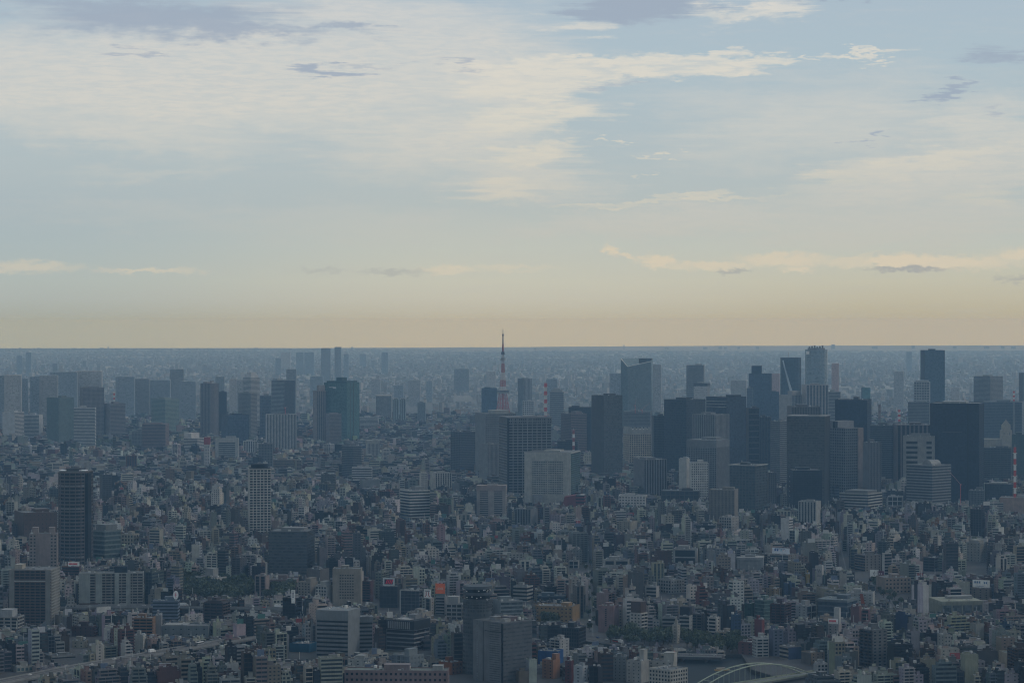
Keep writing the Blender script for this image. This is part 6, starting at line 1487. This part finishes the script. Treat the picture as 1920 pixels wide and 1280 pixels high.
# ------------------------------------------------------------------ the plain beyond: roofs and towns fading to the horizon
def far_plain():
    g_ = np.random.default_rng(5); m = MB()
    N = 52000
    u = g_.random(N); Y = np.sqrt(9000 ** 2 + u * (33000 ** 2 - 9000 ** 2)) if False else 9000 + (33000 - 9000) * u ** .85
    X = (g_.random(N) - .5) * 2 * (.205 * Y)
    # towns are denser in patches
    dens = .5 + .5 * np.sin(X * .0011 + Y * .0007) * np.sin(Y * .0016 - X * .0005) + .25 * np.sin(X * .004) * np.sin(Y * .003)
    keep = g_.random(N) < np.clip(.35 + dens * .7, .08, 1)
    X, Y = X[keep], Y[keep]; n = len(X)
    w = g_.uniform(8, 26, n) * (1 + (Y - 9000) / 40000); d = g_.uniform(10, 28, n); h = g_.uniform(5, 17, n); tall = g_.random(n) < .05; h[tall] *= g_.uniform(1.6, 3.4, tall.sum()); h = np.where(Y > 20000, 4 + (h - 4) * np.clip(1 - (Y - 20000) / 9000, .12, 1), h)
    ci = g_.choice(len(PAL), n, p=np.array(PW_) / sum(PW_)); yw = g_.choice([-.6, -.3, 0, .25, .5], n)
    br = g_.uniform(.88, 1.08, n)
    for i in range(n):
        px = CX + X[i] / Y[i] * F
        hh_ = h[i]
        lim = top_limit(px - 4, px + 4, Y[i]) if Y[i] < 12500 else 0
        if lim:
            zm = zpx(lim, Y[i])
            if zm < 3: continue
            hh_ = min(hh_, zm)
        c = tuple((v * .26 + .21) * br[i] for v in PAL[ci[i]][0])  # palette paled and evened out, haze painted into the walls
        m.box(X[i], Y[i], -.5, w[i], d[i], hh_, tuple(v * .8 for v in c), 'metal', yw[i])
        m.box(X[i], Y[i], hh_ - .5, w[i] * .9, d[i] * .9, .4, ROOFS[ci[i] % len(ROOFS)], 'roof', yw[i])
    tag(m.build('distant_town'), 'low towns fading into the haze of the plain', kind='stuff')
    # skyline specks on the far edge
    k = MB()
    for px, w_, t in ((38, 3, 652), (140, 10, 652.5), (156, 9, 652.5), (191, 7, 652), (203, 1.5, 649), (296, 5, 655), (480, 7, 652), (660, 3, 650), (1170, 1.5, 646), (1350, 6, 650), (1360, 5, 650.5), (1385, 4, 650),
                     (1322, 8, 651), (1562, 6, 645.5), (1712, 5, 647.5), (1640, 10, 650), (1790, 6, 649), (1850, 9, 649), (1880, 6, 648.5), (1900, 8, 649.5), (1250, 7, 652), (1003, 5, 652.5), (1420, 6, 650)):
        Y_ = 31500.0; s_ = Y_ / F; z = zpx(t, Y_); k.box((px - CX) * s_, Y_, -1, w_ * s_, 40, z + 1, (.5, .52, .54))
    tag(k.build('horizon_buildings'), 'tiny buildings breaking the far horizon line', kind='stuff')
far_plain()


# ------------------------------------------------------------------ water, banks, bridges, roads
def flat(name, pts, z, mat, kind='structure'):
    me = bpy.data.meshes.new(name); me.from_pydata([(x, y, z) for x, y in pts], [], [tuple(range(len(pts)))]); me.materials.append(mat)
    o = bpy.data.objects.new(name, me); col.objects.link(o); tag(o, kind=kind); return o
def water_material():
    m, gg, bs = new_mat('river_water')
    geo = gg.n('ShaderNodeNewGeometry'); mp = gg.n('ShaderNodeMapping'); gg.put(mp.inputs[0], geo.outputs['Position']); mp.inputs['Scale'].default_value = (1, .35, 1)
    bp = gg.n('ShaderNodeBump'); bp.inputs['Strength'].default_value = .5; bp.inputs['Distance'].default_value = .6
    gg.put(bp.inputs['Height'], gg.noise(mp.outputs[0], .25, 4, .6)); m.node_tree.links.new(bp.outputs[0], bs.inputs['Normal'])
    bs.inputs['Base Color'].default_value = (.006, .012, .016, 1); bs.inputs['Roughness'].default_value = .5; bs.inputs['Specular IOR Level'].default_value = .03
    return m
M_WATER = water_material()
def smooth_poly(P): return P
flat('river', RIVER[0], .35, M_WATER); flat('canal', RIVER[1], .30, M_WATER)
def bank_walls():
    m = MB()
    for P in RIVER:
        for i in range(len(P)):
            a, b = P[i], P[(i + 1) % len(P)]; L = math.hypot(b[0] - a[0], b[1] - a[1])
            if min(a[1], b[1]) < 2540: continue
            m.box((a[0] + b[0]) / 2, (a[1] + b[1]) / 2, -.2, L, 2.2, 4.5, (.055, .058, .06), 'wall', math.atan2(b[1] - a[1], b[0] - a[0]))
    tag(m.build('river_bank'), kind='structure')
bank_walls()
def road_material():
    m, gg, bs = new_mat('asphalt_road')
    geo = gg.n('ShaderNodeNewGeometry'); v = gg.mr(gg.noise(geo.outputs['Position'], .06, 4), .3, .7, .02, .04)
    gg.put(bs.inputs['Base Color'], gg.xyz(v, v, v)); bs.inputs['Roughness'].default_value = .7
    return m
M_ROAD = road_material(); M_LINE = plain('road_paint', (.22, .22, .21), .7, 0, False, .2, .5)
def strip(pts, hw, off=0.0):
    L, Rr = [], []
    for i, p in enumerate(pts):
        a, b = pts[max(0, i - 1)], pts[min(len(pts) - 1, i + 1)]; dx, dy = b[0] - a[0], b[1] - a[1]; n = math.hypot(dx, dy); nx, ny = -dy / n, dx / n
        L.append((p[0] + nx * (off + hw), p[1] + ny * (off + hw))); Rr.append((p[0] + nx * (off - hw), p[1] + ny * (off - hw)))
    return L, Rr
def road(pts, hw, z=.02):
    L, Rr = strip(pts, hw); n = len(pts)
    def quad_obj(name, L, Rr, z, mat):
        me = bpy.data.meshes.new(name); me.from_pydata([(x, y, z) for x, y in L + Rr], [], [(i, i + 1, n + i + 1, n + i) for i in range(n - 1)]); me.materials.append(mat)
        o = bpy.data.objects.new(name, me); col.objects.link(o); tag(o, kind='structure')
    quad_obj('road', L, Rr, z, M_ROAD)
    for off in (-hw * .62, 0, hw * .62):
        a, b = strip(pts, .16, off); quad_obj('road_markings', a, b, z + .012, M_LINE)
    for s in (-1, 1):
        a, b = strip(pts, 1.6, s * (hw - 1.2)); m = MB()
        for i in range(n - 1):
            cx_, cy_ = (a[i][0] + b[i][0] + a[i + 1][0] + b[i + 1][0]) / 4, (a[i][1] + b[i][1] + a[i + 1][1] + b[i + 1][1]) / 4
            dx, dy = a[i + 1][0] - a[i][0], a[i + 1][1] - a[i][1]
            m.box(cx_, cy_, -.1, math.hypot(dx, dy), 2.4, .25, (.12, .12, .12), 'wall', math.atan2(dy, dx))
        tag(m.build('pavement'), kind='structure')
for k, (L, hw) in enumerate(ROADS_W):
    if k not in (0, 1): road(L, hw * .8, .02 + .03 * (k % 4))

def viaduct(label, px_pts, zdeck, width, gap=38.0):
    pts = [gp(x, y, zdeck) for x, y in px_pts]
    cx_, cy_ = pts[len(pts) // 2]; root = empty('elevated_expressway', (cx_, cy_, 0)); tag(root, label, 'expressway')
    P = [(x - cx_, y - cy_) for x, y in pts]
    dk, sur, bar_ = MB(), MB(), MB()
    for i in range(len(P) - 1):
        a, b = P[i], P[i + 1]; L = math.hypot(b[0] - a[0], b[1] - a[1]); yw = math.atan2(b[1] - a[1], b[0] - a[0]); mx, my = (a[0] + b[0]) / 2, (a[1] + b[1]) / 2
        dk.box(mx, my, zdeck - 2.2, L + 1, width, 1.9, (.26, .27, .27), 'wall', yw)
        sur.box(mx, my, zdeck - .3, L + 1.2, width - 1.2, .32, (.10, .10, .10), 'roof', yw)
        nx, ny = -math.sin(yw), math.cos(yw)
        for s in (-1, 1): bar_.box(mx + nx * s * (width / 2 - .2), my + ny * s * (width / 2 - .2), zdeck - .6, L + 1, .5, 2.0, (.40, .41, .41), 'wall', yw)
        bar_.box(mx, my, zdeck - .1, L + 1, .5, 1.0, (.34, .34, .34), 'wall', yw)
        k = max(1, int(L / gap))
        for j in range(k):
            t = (j + .5) / k; x, y = a[0] + (b[0] - a[0]) * t, a[1] + (b[1] - a[1]) * t
            pm = MB(); pm.box(x, y, 0, 2.4, 3.0, zdeck - 4, (.28, .28, .27), 'wall', yw); pm.box(x, y, zdeck - 4.2, 2.6, width * .8, 2.1, (.28, .28, .27), 'wall', yw); pm.build('pier', root)
    dk.build('deck', root); sur.build('road_surface', root); bar_.build('barrier', root)
    return pts
V1 = viaduct('elevated expressway running level behind the apartment blocks at left', [(60, 1138), (200, 1136), (330, 1136), (460, 1138), (560, 1143), (640, 1150)], 14, 19)
V2 = viaduct('elevated expressway slanting up from the bottom left corner', [(-20, 1282), (130, 1252), (300, 1222), (420, 1202), (520, 1186)], 13, 17)

def vehicle(kind, x, y, z, yaw, c, label, group):
    root = empty(kind, (x, y, z), yaw); tag(root, label, {'passenger_car': 'car', 'moving_truck': 'truck', 'city_bus': 'bus'}[kind], group)
    b, g_, w_ = MB(), MB(), MB()
    if kind == 'passenger_car':
        b.box(0, 0, .35, 4.4, 1.8, .75, c, 'metal'); b.box(-.2, 0, 1.4, 2.0, 1.5, .12, c, 'metal'); g_.box(-.2, 0, 1.05, 2.4, 1.55, .38, BLK, 'glass'); L = 4.4
    elif kind == 'city_bus':
        b.box(0, 0, .5, 10.5, 2.5, 1.1, c, 'metal'); b.box(0, 0, 2.6, 10.5, 2.5, .6, (.6, .6, .6), 'metal'); g_.box(0, 0, 1.55, 10.3, 2.4, 1.1, BLK, 'glass'); L = 10.5
    else:
        b.box(-1.2, 0, 1.0, 7.5, 2.4, 2.9, c, 'metal'); b.box(3.9, 0, .6, 2.0, 2.3, 2.0, (.5, .5, .5), 'metal'); g_.box(4.0, 0, 1.7, 2.1, 2.1, .8, BLK, 'glass'); L = 9
    b.build('body', root); g_.build('window', root)
    for sx in (-.3, .3):
        for sy in (-1, 1):
            w = MB(); w.box(sx * L, sy * .85, 0, .7, .3, .7, BLK, 'metal'); w.build('wheel', root)
def along(pts, t):
    Ls = [math.hypot(pts[i + 1][0] - pts[i][0], pts[i + 1][1] - pts[i][1]) for i in range(len(pts) - 1)]; s = t * sum(Ls)
    for i, l in enumerate(Ls):
        if s <= l or i == len(Ls) - 1:
            f = s / l; return pts[i][0] + (pts[i + 1][0] - pts[i][0]) * f, pts[i][1] + (pts[i + 1][1] - pts[i][1]) * f, math.atan2(pts[i + 1][1] - pts[i][1], pts[i + 1][0] - pts[i][0])
        s -= l
CC = [((.62, .63, .63), 'white'), ((.45, .46, .47), 'silver'), ((.04, .04, .05), 'black'), ((.05, .09, .22), 'blue'), ((.40, .05, .04), 'red'), ((.62, .63, .63), 'white'), ((.25, .26, .27), 'grey')]
rv = random.Random(4)
def traffic(pts, z, n, place, off):
    for k in range(n):
        x, y, yw = along(pts, (k + rv.uniform(.2, .8)) / n); s = rv.choice([-1, 1]); x += -math.sin(yw) * off * s; y += math.cos(yw) * off * s
        c, cn = rv.choice(CC); kd = rv.choices(['passenger_car', 'moving_truck', 'city_bus'], [6, 3, 1])[0]; wd = {'passenger_car': 'car', 'moving_truck': 'box truck', 'city_bus': 'bus'}[kd]
        vehicle(kd, x, y, z, yw + (0 if s > 0 else math.pi), c, f'{cn} {wd} on {place}', f'{cn} {wd}s on {place}')
traffic(V1, 14.03, 16, 'the level elevated expressway', 4.2)
traffic(V2, 13.03, 10, 'the slanting elevated expressway', 4.0)
traffic(ROADS_W[3][0], .13, 16, 'the wide street beside the salmon office', 3.5)
traffic(ROADS_W[2][0], .10, 16, 'the long straight avenue in the middle', 3)
traffic(ROADS_W[7][0], .16, 12, 'the riverside road', 4)
for x, y, c in ((345, 1136, 0), (364, 1136, 0), (522, 1139, 0), (575, 1142, 0)):
    X, Y = gp(x, y, 14); vehicle('moving_truck', X, Y + 2, 14.03, .02, CC[0][0], 'white box truck on the level elevated expressway', 'white box trucks on the level elevated expressway')

def arch_bridge():
    Y0 = 2560.0; X0, X1 = (1296 - CX) / F * 2510, (1512 - CX) / F * 2640
    root = empty('arch_bridge', ((X0 + X1) / 2, 2575, 0)); tag(root, 'pale green steel arch bridge over the river at the lower right', 'bridge')
    mx = (X0 + X1) / 2; c = (.24, .28, .22); n = 22
    ang = math.atan2(2640 - 2510, X1 - X0); ca, sa = math.cos(ang), math.sin(ang); half = math.hypot(X1 - X0, 130) / 2
    zd, rise = 4.0, 17.0
    P = lambda t, s, z: (ca * t * half - sa * s, sa * t * half + ca * s, z)
    for s in (-6, 6):
        m = MB()
        for i in range(n):
            a, b = -1 + 2 * i / n, -1 + 2 * (i + 1) / n
            m.bar(P(a, s, zd + rise * (1 - a * a)), P(b, s, zd + rise * (1 - b * b)), .6, c, n=6)
        m.build('arch_rib', root)
        m = MB()
        for i in range(1, n): a = -1 + 2 * i / n; m.bar(P(a, s, zd), P(a, s, zd + rise * (1 - a * a)), .14, c)
        m.build('hanger', root)
    m = MB()
    for i in range(3, n - 2, 2): a = -1 + 2 * i / n; m.bar(P(a, -6, zd + rise * (1 - a * a)), P(a, 6, zd + rise * (1 - a * a)), .3, c)
    m.build('cross_beam', root)
    m = MB(); m.box(0, 0, zd - 1.8, half * 2.5, 15, 1.6, (.28, .30, .28), 'wall', ang); m.build('deck', root)
    for s in (-7.3, 7.3): m = MB(); x, y, _ = P(0, s, 0); m.box(x, y, zd - .3, half * 2.5, .3, 1.2, c, 'metal', ang); m.build('railing', root)
arch_bridge()
def girder_bridge():
    a, b = gp(1215, 1226, 6), gp(1345, 1229, 6); cx_, cy_ = (a[0] + b[0]) / 2, (a[1] + b[1]) / 2; yw = math.atan2(b[1] - a[1], b[0] - a[0]); L = math.hypot(b[0] - a[0], b[1] - a[1])
    root = empty('girder_bridge', (cx_, cy_, 0), yw); tag(root, 'dark flat road bridge crossing where the canal meets the river', 'bridge')
    m = MB(); m.box(0, 0, 3.2, L * 1.15, 20, 2.6, (.12, .12, .13)); m.build('deck', root)
    for s in (-1, 1): m = MB(); m.box(0, s * 9.8, 5.8, L * 1.15, .3, 1.1, (.3, .3, .3), 'metal'); m.build('railing', root)
    for t in (-.35, 0, .35): m = MB(); m.box(t * L, 0, 0, 2.5, 16, 3.2, (.2, .2, .2)); m.build('pier', root)
    traffic([(cx_ - L * .5 * math.cos(yw), cy_ - L * .5 * math.sin(yw)), (cx_ + L * .5 * math.cos(yw), cy_ + L * .5 * math.sin(yw))], 5.83, 4, 'the dark river bridge', 4)
girder_bridge()
def boat(x, y, label, c):
    X, Y = gp(x, y); root = empty('river_boat', (X, Y, .3), .3); tag(root, label, 'boat')
    m = MB(); m.prism([(-8, -2), (5, -2), (8.5, 0), (5, 2), (-8, 2)], 0, 1.3, c, 'metal'); m.build('hull', root)
    m = MB(); m.box(-1.5, 0, 1.2, 9, 3, 1.7, (.45, .40, .32), 'metal'); m.build('cabin', root)
    m = MB(); m.box(-1.5, 0, 1.8, 9.1, 3.1, .6, BLK, 'glass'); m.build('window', root)
boat(1354, 1257, 'small yellowish wooden boat moored by the right river bank', (.30, .20, .08))
for k in range(1):
    for (x, y, lb) in ((1120, 1210, 'red roofed moored boat on the narrow canal'), (1165, 1216, 'dark moored boat on the narrow canal near the bridge')): boat(x, y, lb, (.30, .06, .05) if 'red' in lb else (.08, .08, .09))

# ------------------------------------------------------------------ trees
def leaf_material():
    m, gg, bs = new_mat('foliage')
    tcn = gg.n('ShaderNodeTexCoord'); v = gg.noise(tcn.outputs['Object'], .9, 3)
    gg.put(bs.inputs['Base Color'], gg.mix(gg.mr(v, .35, .65), (.018, .032, .014), (.06, .085, .032))); bs.inputs['Roughness'].default_value = .7
    return m
M_LEAF = leaf_material(); M_BARK = plain('bark', (.07, .055, .04), .9)
def crown_mesh(seed, rad, hgt, n=520, leaf=.55):
    g_ = np.random.default_rng(seed)
    cl = g_.normal(0, 1, (16, 3)); cl /= np.linalg.norm(cl, axis=1)[:, None]; cl *= (g_.random((16, 1)) ** .4) * np.array([rad * .72, rad * .72, hgt * .36]); cl[:, 2] += hgt * .45
    k = g_.integers(0, 16, n); p = g_.normal(0, 1, (n, 3)); p /= np.linalg.norm(p, axis=1)[:, None]; p = cl[k] + p * rad * .36 * g_.random((n, 1)) ** .3
    a = g_.normal(0, 1, (n, 3)); a /= np.linalg.norm(a, axis=1)[:, None]; b = np.cross(a, g_.normal(0, 1, (n, 3))); b /= np.linalg.norm(b, axis=1)[:, None]
    s = leaf * g_.uniform(.6, 1.4, (n, 1))
    V = np.stack([p - a * s - b * s * .7, p + a * s - b * s * .7, p + a * s + b * s * .7, p - a * s + b * s * .7], 1).reshape(-1, 3)
    me = bpy.data.meshes.new('crown'); me.from_pydata(V.tolist(), [], [(4 * i, 4 * i + 1, 4 * i + 2, 4 * i + 3) for i in range(n)]); me.materials.append(M_LEAF)
    return me
def trunk_mesh(h):
    m = MB(); m.cyl(0, 0, 0, h, .4, (.07, .055, .04), r2=.2, n=6); r_ = random.Random(3)
    for k in range(4): a = k * 1.6; m.bar((0, 0, h * .7), (math.cos(a) * 2, math.sin(a) * 2, h * 1.3), .14, (.07, .055, .04), 'wall')
    me = m.mesh('trunk'); me.materials.clear(); me.materials.append(M_BARK); return me
CROWNS = [crown_mesh(k, r_, h_) for k, (r_, h_) in enumerate([(4.2, 7), (5.2, 8), (3.4, 8.5), (4.6, 6.5)])]
TRUNK = trunk_mesh(4.0)
def tree(x, y, sc_, k, label, group):
    root = empty('city_tree', (x, y, 0), rv.uniform(0, 6)); tag(root, label, 'tree', group); root.scale = (sc_, sc_, sc_ * rv.uniform(.85, 1.15))
    t = bpy.data.objects.new('trunk', TRUNK); col.objects.link(t); t.parent = root
    c = bpy.data.objects.new('crown', CROWNS[k]); col.objects.link(c); c.parent = root; c.location = (0, 0, 3.0)
def grove(P, n, label, group, s0=1.0, s1=1.7):
    xs = [p[0] for p in P]; ys = [p[1] for p in P]; k = 0
    while k < n:
        x, y = rv.uniform(min(xs), max(xs)), rv.uniform(min(ys), max(ys))
        if in_poly(x, y, P) and not hits_hero(x, y, 3): tree(x, y, rv.uniform(s0, s1), rv.randrange(4), label, group)
        elif not in_poly(x, y, P): continue
        k += 1
grove(PARKS[0], 120, 'dark leafy tree in the small park beside the big windowed white building', 'park trees beside the big windowed white building', 1.3, 2.1)
grove(PARKS[1], 26, 'dark leafy tree in the strip of green below the rose brown office', 'trees below the rose brown office', 1.2, 1.9)
grove(PARKS[4], 46, 'dark leafy tree on the green bank above the canal', 'trees on the canal bank', 1.0, 1.7)
grove(PARKS[3], 26, 'dark tree among the towers beside the brown block', 'trees beside the brown block with piers', 1.6, 2.4)
grove(gpl([(1296, 1209), (1392, 1212), (1388, 1228), (1340, 1226), (1296, 1222)]), 34, 'dark leafy tree behind the river wall by the beige riverside block', 'trees behind the river wall', 1.1, 1.8)
for k in range(44):
    i = 2 if k % 2 else 3; x, y, yw = along(ROADS_W[i][0], (k + .5) / 44); s = 1 if k % 4 < 2 else -1; o = ROADS_W[i][1] * .74 * s
    tree(x - math.sin(yw) * o, y + math.cos(yw) * o, rv.uniform(.8, 1.15), rv.randrange(4), 'street tree lining the long straight avenue' if i == 2 else 'street tree lining the wide street by the salmon office', 'street trees on the avenue' if i == 2 else 'street trees by the salmon office')
for x, y in ((1022, 1178), (1041, 1180), (1034, 1181)):
    X, Y = gp(x, y); tree(X, Y, 1.8, 2, 'tall dark tree before the low ochre building', 'trees before the low ochre building')
def woods():
    g_ = np.random.default_rng(8); V = []; P = PARKS[2]; xs = [p[0] for p in P]; ys = [p[1] for p in P]
    pts = []
    while len(pts) < 520:
        x, y = g_.uniform(min(xs), max(xs)), g_.uniform(min(ys), max(ys))
        if in_poly(x, y, P): pts.append((x, y))
    Fc = []
    for x, y in pts:
        r_ = g_.uniform(5, 9); hh = g_.uniform(9, 17)
        for _ in range(34):
            p = g_.normal(0, 1, 3); p /= np.linalg.norm(p); p = np.array([x, y, hh]) + p * r_ * np.array([.9, .9, .6]); a = g_.normal(0, 1, 3); a /= np.linalg.norm(a); b = np.cross(a, g_.normal(0, 1, 3)); b /= np.linalg.norm(b); s = 1.7
            n = len(V); V += [tuple(p - a * s - b * s), tuple(p + a * s - b * s), tuple(p + a * s + b * s), tuple(p - a * s + b * s)]; Fc.append((n, n + 1, n + 2, n + 3))
    me = bpy.data.meshes.new('woods'); me.from_pydata(V, [], Fc); me.materials.append(M_LEAF); o = bpy.data.objects.new('woods', me); col.objects.link(o)
    tag(o, 'dark band of garden woods before the left hand towers', kind='stuff')
woods()


# ------------------------------------------------------------------ haze: one closed box of even density round the camera and the scene
def haze_box():
    x0, x1, y0, y1, z0, z1 = -9500.0, 9500.0, -2000.0, D_EDGE + 400.0, -3.0, H + HAZE_UP
    V = [(x, y, z) for z in (z0, z1) for x, y in ((x0, y0), (x1, y0), (x1, y1), (x0, y1))]
    me = bpy.data.meshes.new('haze')
    me.from_pydata(V, [], [(0, 3, 2, 1), (4, 5, 6, 7), (0, 1, 5, 4), (1, 2, 6, 5), (2, 3, 7, 6), (3, 0, 4, 7)])
    m = bpy.data.materials.new('haze_air'); m.use_nodes = True
    nt = m.node_tree; nt.nodes.clear()
    pv = nt.nodes.new('ShaderNodeVolumePrincipled'); o = nt.nodes.new('ShaderNodeOutputMaterial')
    nt.links.new(pv.outputs[0], o.inputs['Volume'])
    pv.inputs['Color'].default_value = (*HAZE_COL, 1)
    pv.inputs['Density'].default_value = HAZE_DENS
    pv.inputs['Absorption Color'].default_value = (1, 1, 1, 1)
    pv.inputs['Anisotropy'].default_value = 0.35
    me.materials.append(m)
    ob = bpy.data.objects.new('haze', me); col.objects.link(ob)
    tag(ob, 'pale blue haze over the whole city', kind='stuff')
haze_box()
